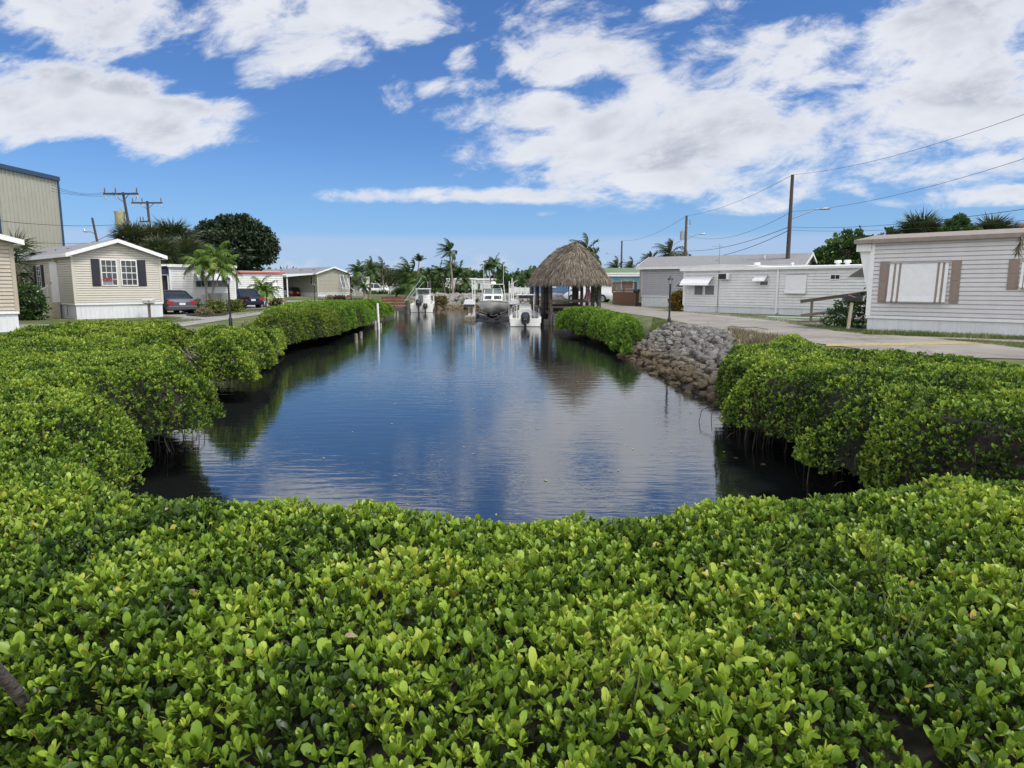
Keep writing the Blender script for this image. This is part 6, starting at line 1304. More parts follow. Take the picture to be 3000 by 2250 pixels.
# second moored boat far left
a = g(1236, 915, -1.0); b3 = empty('boat', (a[0], a[1], -1.0), R(4), 'white boat with two black outboards moored near the red-brown dock', 'boat', ALB)
hull(b3, 7.4, 2.3, .85, -.05, flare=.3)
mb = MB(); mb.box(-1.1, 1.1, -.03, 0, -.05, .82); mb.build('transom', GEL, b3, bevel=.02); mb = MB(); mb.box(-1.1, 1.1, -.04, -.032, -.16, .02); mb.build('boot_stripe', BOTTOM, b3)
mb = MB(); mb.box(-.65, .65, 2.8, 4.8, .7, 1.75); mb.build('cabin', GEL, b3, bevel=.08); mb = MB(); mb.box(-.62, .62, 4.5, 4.54, 1.75, 2.3); mb.build('windscreen', SCREEN, b3)
MB().box(-.5, -.05, 2.72, 2.78, .85, 1.7).build('cabin_door', GLASSL, b3); MB().box(.1, .5, 2.0, 2.5, .7, 1.35).build('seat', GELG, b3, bevel=.04)
mb = MB(); mb.box(-.78, .78, 2.2, 4.6, 2.32, 2.40); mb.build('hard_top', ALU, b3, bevel=.03); mb = MB()
for sx in (-1, 1):
    mb.tube([(sx * .7, 2.5, .9), (sx * .68, 2.5, 2.32)], .03, 6); mb.tube([(sx * .7, 4.3, .9), (sx * .68, 4.3, 2.32)], .03, 6); mb.tube([(sx * 1.1, 3.4, .95), (sx * 1.08, 3.5, 1.5), (sx * .9, 5.2, 1.6), (sx * .3, 7.1, 1.6)], .02, 6)
    for y_ in (4.2, 5, 5.8): mb.tube([(sx * 1.0, y_, 1.0), (sx * .98, y_, 1.55)], .015, 5)
mb.tube([(.5, 3, 2.5), (.5, 3, 3.1)], .015, 5); mb.build('rail_frame', ALU, b3)
outboard(b3, -.28, -.38, .55, 1.35); outboard(b3, .38, -.34, .3, 1.05)

# ------------------------------------------------------------------ pilings and dock
def piling(px, py, hgt, r, label, m=PILE, z=-1.0, name='piling', cat='piling', lean=0, group='short pilings in the canal'):
    p_ = g(px, py, z); r_ = MB(); r_.tube([(0, 0, -1.2), (lean * hgt, 0, hgt)], [r, r * .95], 9); o = r_.build(name, m, None, smooth=True); o.location = (p_[0], p_[1], z); return tag(o, label, cat, group)
BLE = mat('bleached_piling', (.33, .32, .27), .9, .3, 5, bump=.4)
o = piling(1112, 967, 1.62, .065, 'tall white PVC pole leaning in the water before the left bank', ALU, lean=-.05, name='pvc_pole', cat='pole', group=None)
piling(1100, 965, .52, .08, 'short bleached piling left of the white pole', BLE); piling(1116, 961, .32, .06, 'small bleached stub right of the white pole', BLE)
piling(1044, 1004, .42, .08, 'stub piling nearest the viewer in open water', mat('stub_piling', (.20, .18, .15), .9, .4, 4)); piling(1058, 990, .32, .08, 'second stub piling just behind the nearest one', mat('stub_piling', (.2, .18, .15), .9, .4, 4))
for i, (px, py, hh) in enumerate(((1156, 922, .35), (1165, 926, .42), (1187, 920, .45))): piling(px, py, hh, .07, ['bleached stub in the dark water under the dock, first from the left', 'bleached stub in the dark water under the dock, middle one', 'bleached stub in the dark water under the dock, nearest the boat'][i], BLE)
for i, (px, py, tp_, lb_) in enumerate(((1557, 945, 2.6, 'first tall dark piling right of the centre console boat'), (1573, 940, 2.7, 'second tall dark piling beside the hut'), (1590, 946, 2.8, 'third tall dark piling beside the hut'), (1600, 945, 2.75, 'tall piling against the hut steps'))): piling(px, py, tp_, .16, lb_, PILE, group='tall pilings beside the hut')
mb = MB(); a = g(1606, 950, -1); mb.box(-.32, .32, -.3, .3, -1, .35); o = mb.build('concrete_block', CONC, None, bevel=.05); o.location = (a[0], a[1], -1); tag(o, 'concrete block in the water at the foot of the hut steps', 'block')
a = g(1596, 944, -1); MBt = MB(); MBt.lathe([(.03, -.2), (.15, -.12), (.17, 0), (.15, .12), (.03, .2)], n=12); o = MBt.build('fender', BLE, None, smooth=True); o.location = (a[0], a[1], -.75); tag(o, 'pale round fender hanging beside the hut steps', 'fender')
# red-brown dock
a = at(1122, 875, 62); dk = empty('dock', (at(1120, 890, 64)[0], 64, 0), R(3), 'red-brown wooden dock with rails on the left bank before the moored boat', 'dock')
L = at(1190, 890, 64)[0] - at(1120, 890, 64)[0]
mb = MB(); mb.box(0, L, 0, 2.2, -.35, -.2); mb.build('deck', WOODG, dk); mb = MB()
for z_ in (-.1, .16, .42): mb.box(0, L, -.05, .0, z_, z_ + .19)
mb.build('rail', WOODR, dk)
for x in (0, L * .5, L): mb = MB(); mb.box(x - .06, x + .06, -.12, -.052, -.35, .68); mb.build('post', WOODR, dk)
for x in (L * .1, L * .95): mb = MB(); mb.cyl(x, .1, -2, -.35, .12, .12, 8); mb.build('pile', PILE, dk)
mb = MB(); mb.cyl(L + .15, -.2, -2, .35, .14, .14, 8); mb.build('pile', PILE, dk)
for i, (q0_, q1_, lb_) in enumerate(((at(1186, 882, 63), at(1233, 817, 61), 'upper white outrigger pole angled up from the dock'), (at(1192, 880, 63), at(1243, 825, 61), 'lower white outrigger pole angled up from the dock'))):
    mb = MB(); mb.tube([q0_, q1_], [.04, .02], 6); tag(mb.build('outrigger_pole', ALU), lb_, 'pole', 'outrigger poles at the dock')
for i, (q0_, q1_, lb_) in enumerate(((at(1490, 835, 56), at(1516, 822, 56), 'thin boom above the lift, upper'), (at(1494, 838, 56), at(1530, 845, 56), 'thin boom above the lift, lower'))):
    mb = MB(); mb.tube([q0_, q1_], .025, 5); tag(mb.build('boom', ALU), lb_, 'pole', 'thin booms by the lift')
# satellite dish / round sign on a post
a = g(833, 893); r_ = empty('satellite_dish', (a[0], a[1], 0), 0, 'round grey satellite dish on a post at the corner of the coral-trimmed home', 'satellite dish')
mb = MB(); mb.cyl(0, 0, -.1, .95, .04, .04, 8); mb.build('post', METAL, r_); mb = MB(); mb.tube([(0, 0, 1.05), (.05, -.08, 1.06)], [.12, .27], 16); mb.tube([(.05, -.08, 1.06), (.06, -.10, 1.062)], [.27, .26], 16); mb.build('dish', mat('dish_grey', (.10, .105, .115), .5), r_)
# green hose / cord at the lane edge
P_ = [g(2140, 961), g(2180, 965), g(2210, 964), g(2249, 971)]; mb = MB(); mb.tube([(p_[0], p_[1], .07) for p_ in P_], .012, 5); tag(mb.build('fallen_stick', TWIG), 'thin dead branch lying at the lane edge above the rocks', 'stick')
mb = MB(); a = g(2420, 934.5); b_ = g(2300, 930.5); mb.bar((a[0], a[1], .03), (b_[0] - .8, b_[1] + .3, .03), .5, .04); tag(mb.build('tarp', mat('pale_green_tarp', (.42, .55, .47), .7)), 'flat pale green strip lying on the lawn before the long white home', 'tarp')

# ------------------------------------------------------------------ palms and trees
def fronds(c, specs, m, parent, wind=(0, 0), leafl=.36, npair=34, lw=.035, hang=.6, droop=1.0):
    """specs: (azimuth, elevation, length). One mesh for the crown"""
    PP, DD, NN, LL, TT = [], [], [], [], []; mb = MB()
    for az, el_, L in specs:
        d = Vector((math.cos(az) * math.cos(el_), math.sin(az) * math.cos(el_), math.sin(el_))); p = Vector(c); pts = [p.copy()]; seg = 12; tint = random.gauss(.5, .15)
        for i in range(seg):
            t = (i + 1) / seg; d = (d + Vector((wind[0] * .10 * t, wind[1] * .10 * t, -.13 * droop * (t + .15)))).normalized(); p = p + d * L / seg; pts.append(p.copy())
        mb.tube(pts, [.03 * L / 2.5 * (1 - .85 * i / seg) + .004 for i in range(seg + 1)], 4, cap=False)
        for i in range(npair):
            t = .10 + .90 * i / npair; k = min(t * seg, seg - .001); a = int(k); f = k - a; q_ = pts[a].lerp(pts[a + 1], f); tan = (pts[a + 1] - pts[a]).normalized()
            side = tan.cross(Vector((0, 0, 1))); side = side.normalized() if side.length > .05 else Vector((math.sin(az), -math.cos(az), 0)); up = side.cross(tan)
            ll = leafl * L * (math.sin(PI * min(1, .12 + t * .88)) ** .6 * .8 + .12)
            for sgn in (-1, 1):
                dd = side * sgn * 1.0 + tan * (.55 + .5 * t) + up * .25 + Vector((wind[0] * .5, wind[1] * .5, -hang * random.uniform(.6, 1.3)))
                PP.append(q_); DD.append(dd + Vector((random.gauss(0, .08), random.gauss(0, .08), random.gauss(0, .08)))); NN.append(up); LL.append(ll * random.uniform(.85, 1.1)); TT.append(tint + random.gauss(0, .12))
    n = len(PP); Ls = np.array(LL)
    leaves('crown', np.array([tuple(v) for v in PP]), np.array([tuple(v) for v in DD]), np.array([tuple(v) for v in NN]), Ls, np.maximum(lw, Ls * .07), np.array(TT), 'blade', m, parent, curl=.5)
    mb.build('frond_stem', m, parent)
def palm(name, label, base, top, nf=16, L=2.2, m=PALM, r=.14, wind=(0, 0), droop=1.0, z0=0.0, el=(-.5, 1.3), npair=30, lw=.04, leafl=.36, hang=.6, group=None, root=None, az=None, shaft=None):
    r_ = root or empty(name, (base[0], base[1], z0), 0, label, 'palm tree', group); o = Vector((base[0], base[1], z0)) if root is None else root.location
    b0 = Vector((base[0], base[1], z0)) - o; t0 = Vector(top) - o; mid = b0.lerp(t0, .5) + Vector(((b0.x - t0.x) * .12, 0, 0))
    mb = MB(); mb.tube([b0 - Vector((0, 0, .3)), b0 + Vector((0, 0, .2)), b0.lerp(mid, .6), mid, mid.lerp(t0, .6), t0], [r * 1.6, r * 1.3, r, r * .9, r * .8, r * .7], 9); mb.build('trunk', BARKP, r_, smooth=True)
    if shaft: mb = MB(); mb.tube([t0 - Vector((0, 0, shaft)), t0 + Vector((0, 0, .1))], [r * .9, r * .6], 8); mb.build('crownshaft', mat('green_shaft', (.12, .18, .05), .5), r_, smooth=True)
    sp2 = []
    for i in range(nf):
        a = (i * 2.39996 + random.uniform(-.3, .3)) if az is None else random.uniform(*az); e_ = el[1] - (el[1] - el[0]) * ((i + .5) / nf) ** .9 + random.uniform(-.1, .1); sp2.append((a, e_, L * random.uniform(.85, 1.08)))
    fronds(t0, sp2, m, r_, wind, leafl, npair, lw, hang, droop); return r_
def sabal(name, label, base, top, nf=34, L=1.5, m=PALMD, r=.2, z0=0.0, blades=17, group=None, trunk=True, skirt=0):
    r_ = empty(name, (base[0], base[1], z0), 0, label, 'palm tree', group); t0 = Vector(top) - r_.location
    if trunk: mb = MB(); mb.tube([(0, 0, -.3), (0, 0, t0.z * .5), tuple(t0)], [r * 1.2, r, r], 9); mb.build('trunk', BARKP, r_, smooth=True)
    PP, DD, NN, LL, TT = [], [], [], [], []; mb = MB()
    for i in range(nf + skirt):
        az = i * 2.39996 + random.uniform(-.2, .2); dead = i >= nf; el_ = (1.35 - 2.0 * (i / nf) ** .85 if not dead else -1.25) + random.uniform(-.12, .12); d = Vector((math.cos(az) * math.cos(el_), math.sin(az) * math.cos(el_), math.sin(el_)))
        st = L * random.uniform(.45, .65); e_ = t0 + d * st + Vector((0, 0, -.05 * L)); mb.tube([t0, t0 + d * st * .5, e_], [.025, .02, .012], 4, cap=False); side = d.cross(Vector((0, 0, 1))).normalized(); up = side.cross(d); tint = random.gauss(.5, .18) if not dead else 1.0
        for k in range(blades):
            a = (k / (blades - 1) - .5) * 3.6; dd = d * math.cos(a) + side * math.sin(a) + up * .15 * abs(math.sin(a)) + Vector((0, 0, -.25)); PP.append(e_); DD.append(dd + Vector(RNG.normal(0, .05, 3))); NN.append(up); LL.append(L * .62 * random.uniform(.85, 1.1) * (1 - .25 * abs(a) / 1.8)); TT.append(tint + random.gauss(0, .1))
    Ls = np.array(LL); leaves('crown', np.array([tuple(v) for v in PP]), np.array([tuple(v) for v in DD]), np.array([tuple(v) for v in NN]), Ls, Ls * .085, np.array(TT), 'blade', m, r_, curl=.45); mb.build('frond_stem', m, r_); return r_
def broadleaf(name, label, base, H, blobs, n, ls, m, cat='tree', z0=0.0, group=None, trunk_r=.3, inner=True, up=0.0, limbs=True):
    """blobs: (x, y, z, rx, ry, rz) relative to the base"""
    r_ = empty(name, (base[0], base[1], z0), 0, label, cat, group)
    if trunk_r:
        mb = MB(); zc = min(b[2] - b[5] * .4 for b in blobs); mb.tube([(0, 0, -.3), (.05, 0, zc * .5), (0, 0, zc)], [trunk_r * 1.3, trunk_r, trunk_r * .85], 9)
        for b in blobs if limbs else ():
            mb.tube([(0, 0, zc * .8), (b[0] * .4, b[1] * .4, (zc + b[2]) * .5), (b[0] * .85, b[1] * .85, b[2])], [trunk_r * .5, trunk_r * .3, trunk_r * .12], 6)
        mb.build('trunk', BARK, r_, smooth=True)
    vol = np.array([b[3] * b[4] + b[3] * b[5] for b in blobs]); ci = RNG.choice(len(blobs), n, p=vol / vol.sum()); B_ = np.array(blobs)[ci]
    dv = norm(RNG.normal(0, 1, (n, 3))); rad = 1 - np.abs(RNG.normal(0, .16, n)); bump_ = 1 + .16 * np.sin(dv[:, 0] * 9 + ci) * np.sin(dv[:, 1] * 8 + 1.3 * ci) + .16 * np.sin(dv[:, 2] * 11 + ci * 2.1)
    P = B_[:, :3] + dv * B_[:, 3:] * (rad * bump_)[:, None]
    # drop clumps so the background shows through
    c_ = fbm(P[:, 0] * 1.6 / max(.4, ls * 4) + 7, (P[:, 2] * 1.9 + P[:, 1]) / max(.4, ls * 4), 5, 3); keep = c_ > -.17; P, dv, c_ = P[keep], dv[keep], c_[keep]; n = len(P)
    dd = norm(dv + RNG.normal(0, .7, (n, 3)) + [0, 0, up]); L = ls * RNG.uniform(.6, 1.3, n)
    leaves('crown', P, dd, dv + RNG.normal(0, .7, (n, 3)), L, L * RNG.uniform(.45, .7, n), .5 + c_ * 1.0 + RNG.normal(0, .2, n), 1, m, r_)
    if inner:
        Vs, Fs, off = [], [], 0; import bmesh
        for b in blobs:
            bm = bmesh.new(); bmesh.ops.create_icosphere(bm, subdivisions=2, radius=.62)
            co = np.array([v.co[:] for v in bm.verts]); co = co * (1 + .3 * np.sin(co[:, :1] * 9) * np.sin(co[:, 1:2] * 7)) * b[3:] + b[:3]; Vs.append(co); Fs.append(np.array([[v.index for v in f.verts] for f in bm.faces]) + off); off += len(co); bm.free()
        npmesh('twig_mass', np.concatenate(Vs), [np.concatenate(Fs)], None, CORE, r_)
    return r_
def blobs_px(lst, Y, base):
    """crown lobes given by where they stand: (px, py, width px, height px, depth m)"""
    out = []
    for px, py, w_, h_, *dy in lst:
        x, _, z = at(px, py, Y); k = Y / F * 1.0; out.append((x - base[0], dy[0] if dy else 0, z, w_ * k / 2, w_ * k / 2 * .8, h_ * k / 2))
    return out
def gp(px, Y): x = at(px, 840, Y)[0]; return (x, Y)
# big dark ficus
b0 = gp(700, 84); broadleaf('ficus_tree', 'huge dark round-crowned ficus tree behind the white homes', b0, 9, blobs_px([(680, 695, 180, 100), (605, 705, 100, 80), (755, 715, 100, 80), (690, 655, 100, 50), (632, 668, 90, 50), (735, 680, 90, 60), (575, 715, 50, 44, -1), (790, 725, 50, 44), (670, 745, 180, 50), (715, 775, 100, 50), (690, 755, 130, 60, -2), (655, 650, 44, 28), (768, 690, 60, 30), (600, 680, 50, 30), (775, 750, 70, 40), (712, 645, 40, 24)], 84, b0), 30000, .33, FICUS, trunk_r=.6)
# triple palm
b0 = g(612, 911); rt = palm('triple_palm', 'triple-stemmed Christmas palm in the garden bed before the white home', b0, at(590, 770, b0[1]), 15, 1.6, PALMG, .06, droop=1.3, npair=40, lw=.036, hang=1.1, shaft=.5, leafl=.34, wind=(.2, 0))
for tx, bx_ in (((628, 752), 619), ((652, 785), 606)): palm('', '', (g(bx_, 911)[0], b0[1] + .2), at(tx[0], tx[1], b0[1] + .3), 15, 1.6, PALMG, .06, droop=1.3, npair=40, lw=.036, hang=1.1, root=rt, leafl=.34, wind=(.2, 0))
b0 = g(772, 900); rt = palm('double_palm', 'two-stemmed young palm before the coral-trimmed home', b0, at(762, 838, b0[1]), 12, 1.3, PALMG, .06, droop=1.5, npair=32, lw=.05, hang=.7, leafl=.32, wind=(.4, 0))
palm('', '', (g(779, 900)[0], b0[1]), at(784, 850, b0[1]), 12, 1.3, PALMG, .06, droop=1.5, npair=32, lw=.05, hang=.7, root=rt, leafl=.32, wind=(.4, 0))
# sabals behind the beige home
GS = 'sabal palms behind the beige home'
for px, py, Y, L, lb in ((385, 712, 58, 2.1, 'dark sabal palm rising over the roof ridge of the beige home'), (440, 712, 60, 1.9, 'sabal palm in the middle of the row behind the beige home'), (505, 710, 62, 2.4, 'tallest sabal palm, between the beige home and the big ficus'), (548, 745, 58, 1.8, 'low sabal palm touching the ficus crown'), (470, 750, 55, 1.9, 'low sabal palm above the navy porch roof')):
    p_ = at(px, py, Y); sabal('sabal_palm', lb, gp(px, Y), p_, 80, L, PALMD, .2, group=GS, skirt=8)
p_ = at(45, 770, 38); sabal('sabal_palm', 'half hidden sabal palm between the tan and beige homes', (p_[0], 38), (p_[0], 38, p_[2]), 30, 1.9, PALMD, .2, group=GS, skirt=16)
b0 = g(80, 938); broadleaf('shrub', 'large dark leafy shrub between the tan home and the entry steps', b0, 2, [(0, 0, .9, .85, .7, .85), (.35, .1, .6, .6, .5, .6), (-.3, .2, 1.3, .6, .5, .5)], 4200, .13, BUSH, 'shrub', trunk_r=.05)
# garden bed
tag(sheet('garden_bed', [g(545, 925), g(600, 930), g(660, 925), g(690, 915), g(650, 907), g(560, 908)], .05, MULCH, 'dark mulched bed under the triple palm'), kind='structure')
def shrub(px, py, w_, h_, m, label, n=1500, ls=.12, cat='shrub', name='shrub', z=0.0, group=None, cr=None):
    b0 = g(px, py, z); k = b0[1] / F; W_ = w_ * k / 2; H_ = h_ * k
    return broadleaf(name, label, b0, H_, [(0, 0, H_ * .55, W_, W_ * .8, H_ * .5), (-W_ * .45, .1, H_ * .4, W_ * .55, W_ * .5, H_ * .42), (W_ * .5, -.1, H_ * .42, W_ * .5, W_ * .5, H_ * .4)], n, ls, m, cat, z, group, trunk_r=.03)
GB = 'shrubs in the garden bed'
shrub(563, 916, 60, 36, BUSH, 'low dark green shrub right behind the grey car', 1600, .12, group=GB)
shrub(632, 920, 55, 40, leafmat('bed_leaf', [(0, (.05, .09, .02)), (.5, (.16, .2, .04)), (1, (.34, .3, .08))]), 'yellow-green bushy plants at the foot of the triple palm', 2200, .11, group=GB)
shrub(600, 925, 44, 22, leafmat('pale_leaf', [(0, (.1, .12, .05)), (.5, (.25, .22, .1)), (1, (.45, .4, .28))]), 'pale flowering ground plants at the front of the garden bed', 1100, .08, group=GB)
shrub(688, 914, 50, 34, MC['bed_leaf'], 'rounded yellow-green shrub at the right end of the garden bed', 1600, .11, group=GB)
b0 = g(548, 900); broadleaf('shrub', 'pinkish leafy shrub against the navy porch', b0, 1.6, [(0, 0, 1.2, .5, .4, .5), (.3, 0, .8, .4, .3, .5)], 700, .13, leafmat('pink_leaf', [(0, (.06, .09, .04)), (.6, (.2, .15, .1)), (1, (.42, .22, .2))]), 'shrub', trunk_r=.03)
shrub(585, 890, 30, 26, BUSH, 'dark leafy plant against the wall of the white home', 500, .12, group=GB)
for px, py, w_, h_, mm, lb in ((948, 879, 14, 12, TERRA, ''),): pass
b0 = g(962, 879)
for px, lb, mm in ((965, 'small tan shrub in the bed of the olive home', leafmat('pale_leaf', [])), (985, 'reddish low shrub in the bed of the olive home', leafmat('red_leaf', [(0, (.07, .04, .025)), (.5, (.18, .08, .04)), (1, (.34, .16, .08))])), (1002, 'larger red-brown shrub beside the entry porch', leafmat('red_leaf', []))): shrub(px, 880, 22, 14, mm, lb, 500, .12)
for px, py, lb in ((940, 862, 'tan rock ornament at the foot of the olive home'),):
    o = bpy.data.objects.new('garden_stone', RM[3]); COL.objects.link(o); q_ = g(962, 880); o.location = (q_[0] - .8, q_[1], .25); o.scale = (.55, .5, .6); tag(o, lb, 'stone')
mb = MB(); q_ = g(1022, 878); mb.lathe([(.15, 0), (.26, .5), (.28, .55), (.22, .56)], n=12); o = mb.build('planter', TERRA); o.location = (q_[0], q_[1], 0); tag(o, 'terracotta planter by the entry porch of the olive home', 'planter')
mb = MB(); q_ = g(829, 893); mb.box(-.3, .3, -.15, .15, 0, .3); o = mb.build('planter', RED); o.location = (q_[0] - .1, q_[1] - .2, 0); tag(o, 'red box planter at the foot of the satellite dish', 'planter')
shrub(808, 896, 40, 20, leafmat('spiky_leaf', [(0, (.03, .06, .02)), (.6, (.1, .12, .05)), (1, (.4, .3, .2))]), 'spiky plants along the skirting of the coral-trimmed home', 500, .16)
# right side plants
b0 = g(1986, 911); broadleaf('croton_bush', 'yellow and red croton bush at the left corner of the long white home', (b0[0] - .15, b0[1] - .4), 1.4, [(0, 0, .6, .48, .4, .6), (.15, 0, 1.0, .35, .3, .35), (-.2, 0, .5, .35, .3, .45)], 2600, .12, CROTON, 'bush', trunk_r=.04, up=.5)
b0 = g(2500, 962); broadleaf('shrub', 'straggly dark shrub behind the cream mailbox post', (b0[0] + .2, b0[1] + .6), 1.6, [(0, 0, .55, .8, .6, .55), (.4, 0, .9, .5, .4, .5), (-.6, 0, .35, .5, .4, .4)], 2300, .11, BUSH, 'shrub', trunk_r=.04, inner=False)
# trees behind the right homes
Y = 52; b0 = gp(2470, Y); broadleaf('seagrape_tree', 'dark dense tree behind the gable of the grey home, stiff upright shoots on top', b0, 6, blobs_px([(2470, 745, 110, 80), (2430, 770, 80, 60), (2520, 755, 90, 80), (2480, 705, 26, 60), (2514, 700, 20, 56), (2452, 718, 22, 50), (2540, 718, 24, 46), (2498, 722, 60, 40), (2410, 745, 40, 30)], Y, b0), 8000, .26, BUSH, trunk_r=.25, up=.6)
for px, py, L, lb in ((2695, 702, 1.9, 'wide sabal palm crown over the roof of the nearest right home'), (2905, 705, 1.75, 'sabal palm crown near the clay tile roof'), (2960, 715, 1.4, 'small sabal palm crown at the right edge')):
    p_ = at(px, py, 44); sabal('sabal_palm', lb, gp(px, 44), p_, 90, L, PALMD, .2, blades=23, group='sabal palms behind the nearest right home')
b0 = gp(2810, 42); broadleaf('leafy_tree', 'green leafy tree between the two sabal crowns', b0, 6, blobs_px([(2800, 680, 70, 70), (2835, 690, 70, 50), (2770, 705, 60, 40), (2812, 650, 34, 34)], 42, b0), 5200, .2, BUSH, trunk_r=.15)
b0 = gp(2600, 46); broadleaf('leafy_tree', 'low dark shoots left of the wide sabal crown', b0, 6, blobs_px([(2605, 690, 26, 40), (2590, 700, 30, 30), (2625, 700, 50, 30)], 46, b0), 1200, .2, BUSH, trunk_r=.1, up=.6)
# dangling dry frond at the top right
c = Vector(at(2993, 690, 16)); dfr = empty('dead_palm_frond', c, 0, 'dry brown palm frond dangling in front of the nearest right home roof', 'palm frond'); PP, DD, LL = [], [], []
mb = MB(); tip = Vector(at(2980, 738, 16)) - c; root_ = Vector(at(3040, 660, 16)) - c; mb.tube([root_, (0, 0, 0), tip], [.02, .015, .006], 5); mb.build('stem', TWIG, dfr)
for i in range(90): t = random.random(); PP.append(tuple(tip * t)); DD.append((random.gauss(-.1, .5), random.gauss(0, .4), -.9)); LL.append(random.uniform(.12, .3))
leaves('leaflets', np.array(PP), np.array(DD), RNG.normal(0, 1, (90, 3)), np.array(LL), np.array(LL) * .08, RNG.uniform(.0, .25, 90), 'blade', DRYG, dfr)
# palms over the roofs on the right and behind the hut
GR = 'wind-blown coconut palm tops over the right-hand roofs'
for px, py, Y, L, lb in ((1962, 742, 90, 2.6, 'wind-blown palm top left of the transformer pole'), (1905, 762, 95, 1.6, 'small palm top at the left of the grey roof ridge'), (2008, 760, 95, 2.0, 'low palm top right of the transformer pole'), (1806, 785, 120, 2.4, 'palm top left of the distant pole over the green roof'), (1850, 785, 120, 2.2, 'palm top right of the distant pole over the green roof'), (1715, 735, 78, 2.3, 'bent palm top behind the thatched roof, upper'), (1735, 755, 80, 1.8, 'palm top behind the thatched roof, lower')):
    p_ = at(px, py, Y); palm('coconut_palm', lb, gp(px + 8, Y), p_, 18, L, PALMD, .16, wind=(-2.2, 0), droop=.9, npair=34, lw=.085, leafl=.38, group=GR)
# palms across the end of the canal
GP = 'palms around the end of the canal'
def P_(px, py, pb, yb, Y, nf, L, lb, m=PALM, wind=(-1.2, 0), r=.13, droop=1.2, z0=.0, **k): p_ = at(px, py, Y); palm('palm', lb, gp(pb, Y), p_, nf + 3, L * .76, m, r, wind=wind, droop=droop, z0=z0, npair=34, lw=.085, leafl=.38, group=GP, **k)
P_(1050, 795, 1071, 870, 78, 14, 2.1, 'leaning palm right of the olive home, first from its porch')
P_(1088, 790, 1082, 872, 80, 16, 2.3, 'straight palm right of the olive home, behind the leaning one')
P_(1068, 838, 1066, 872, 76, 9, 1.3, 'small palm between the two palms by the olive home')
P_(1118, 785, 1125, 870, 118, 13, 3.0, 'windswept palm top behind the white pickup truck', PALMD, (-2.2, 0))
P_(1196, 812, 1198, 865, 84, 22, 4.0, 'big windswept coconut palm left of the moored boat', PALM, (-2.2, 0), .18, .75)
P_(1190, 838, 1192, 866, 82, 12, 3.4, 'low coconut palm with drooping fronds near the dock', PALM, (-1.4, 0), .16, 1.4, el=(-.4, .8))
P_(1228, 765, 1218, 865, 100, 6, 1.6, 'thin palm with a few upright fronds beside the big coconut palm', PALMD, (-1.2, 0), .1, .8, el=(.6, 1.3))
P_(1316, 735, 1328, 865, 100, 13, 3.0, 'tallest coconut palm bent by the wind above the canal end', PALM, (-3.0, 0), .15, .75, el=(-.6, 1.3))
for px, py, pb, L, lb in ((1288, 795, 1306, 2.6, 'leftmost palm of the clump under the tallest coconut palm'), (1322, 782, 1318, 2.6, 'middle palm of the clump under the tallest coconut palm'), (1345, 798, 1328, 2.4, 'rightmost palm of the clump under the tallest coconut palm'), (1258, 798, 1262, 1.8, 'small dark palm top left of the clump')): P_(px, py, pb, 868, 108, 14, L, lb, PALM, (-.6, 0))
for px, py, pb, L, lb, Y in ((1448, 770, 1447, 2.6, 'tall palm behind the lifted boat', 122), (1430, 782, 1443, 2.4, 'drooping palm left of the tall one behind the lifted boat', 122), (1470, 792, 1463, 2.0, 'slim palm right of the tall one behind the lifted boat', 124), (1364, 828, 1363, 2.2, 'small palm before the dark screened porch', 106), (1391, 812, 1390, 1.8, 'little palm top over the roof of the far white home', 150), (1512, 806, 1512, 2.0, 'small round palm top left of the thatched roof', 150), (1545, 812, 1545, 2.6, 'palm top touching the left eave of the thatched roof', 110), (1528, 830, 1530, 2.4, 'low palm behind the white fence', 105)): P_(px, py, pb, 868, Y, 14, L, lb, PALM, (-.8, 0))
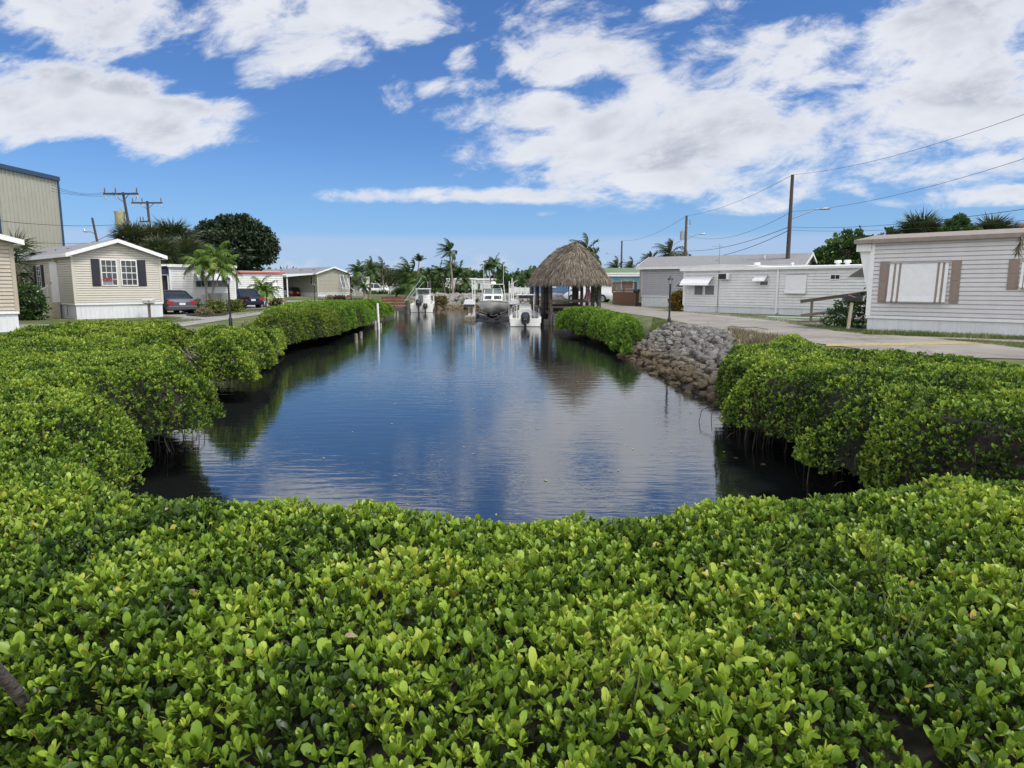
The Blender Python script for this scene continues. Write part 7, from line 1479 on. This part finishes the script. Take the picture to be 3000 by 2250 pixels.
# masses of bushes round the far end
def bush_far(px, py, w_, h_, Y, lb, m=BUSH, n=1500): 
    b0 = gp(px, Y); k = Y / F; broadleaf('far_bush', lb, b0, 3, blobs_px([(px, py, w_, h_), (px - w_ * .3, py + h_ * .15, w_ * .5, h_ * .7), (px + w_ * .32, py + h_ * .12, w_ * .5, h_ * .75)], Y, b0), n, .42, m, 'bush', group='bushes round the far end of the canal', trunk_r=.1, z0=.0)
bush_far(1140, 812, 90, 46, 150, 'olive green tree mass over the roof of the far left home', leafmat('far_tree_leaf', [(0, (.03, .05, .02)), (.6, (.08, .10, .035)), (1, (.16, .17, .06))]), 2400)
bush_far(1215, 852, 60, 34, 96, 'dark bush behind the outrigger poles'); bush_far(1268, 838, 80, 60, 118, 'tall dark green bush mass left of the palm clump', n=2600); bush_far(1245, 862, 40, 24, 100, 'bright bush behind the moored boat', BUSH); bush_far(1300, 862, 80, 24, 112, 'low brown-green bush row under the palm clump', n=1600)
bush_far(1352, 862, 60, 20, 108, 'low bushes in front of the screened porch'); bush_far(1410, 862, 70, 18, 108, 'low bushes left of the lifted boat'); bush_far(1325, 805, 110, 30, 160, 'rounded tree tops behind the palm clump', n=2400); bush_far(1480, 835, 60, 60, 118, 'green tree right of the lifted boat', n=2000)
bush_far(1462, 812, 40, 30, 165, 'pale tree top behind the far homes'); bush_far(1175, 862, 40, 20, 108, 'bush beside the pickup truck'); bush_far(1095, 864, 70, 12, 110, 'low hedge under the two palms'); bush_far(1380, 800, 80, 16, 200, 'distant tree tops over the far white home')
bush_far(1030, 872, 40, 12, 92, 'low hedge at the foot of the entry porch')
shrub(1225, 886, 60, 26, MANGF, 'mangrove bush behind the moored boat at the far left corner of the canal', 1800, .22, 'bush', 'mangrove_bush', -.5)
shrub(1290, 892, 44, 22, leafmat('rusty_leaf', [(0, (.05, .06, .02)), (.5, (.14, .12, .04)), (1, (.28, .2, .08))]), 'rusty brown bush where the far rocks begin', 1100, .2, 'bush', 'shore_bush', -.4)
b0 = gp(1746, 60); broadleaf('leafy_shrub', 'narrow green shrub seen between the right hut posts', b0, 2, blobs_px([(1746, 850, 12, 60), (1748, 870, 10, 30)], 60, b0), 500, .16, BUSH, 'shrub', trunk_r=.03)
# far woods all round the horizon
n = 26000; th = RNG.uniform(-1.05, 1.0, n); rad = RNG.uniform(230, 300, n); x = rad * np.sin(th); y = rad * np.cos(th); hmax = 5.5 + 3.5 * fbm(th * 30, th * 0 + 2, 9, 4) * 2
z = RNG.random(n) ** .6 * np.maximum(hmax, 2.5); dv = RNG.normal(0, 1, (n, 3)); dv[:, 1] -= 1
tag(leaves('far_woods', np.stack([x, y, z], -1), RNG.normal(0, 1, (n, 3)), dv, RNG.uniform(1.0, 2.4, n), RNG.uniform(.8, 1.6, n), RNG.random(n), 1, leafmat('far_tree_leaf', [])), 'far line of trees along the horizon', kind='stuff')
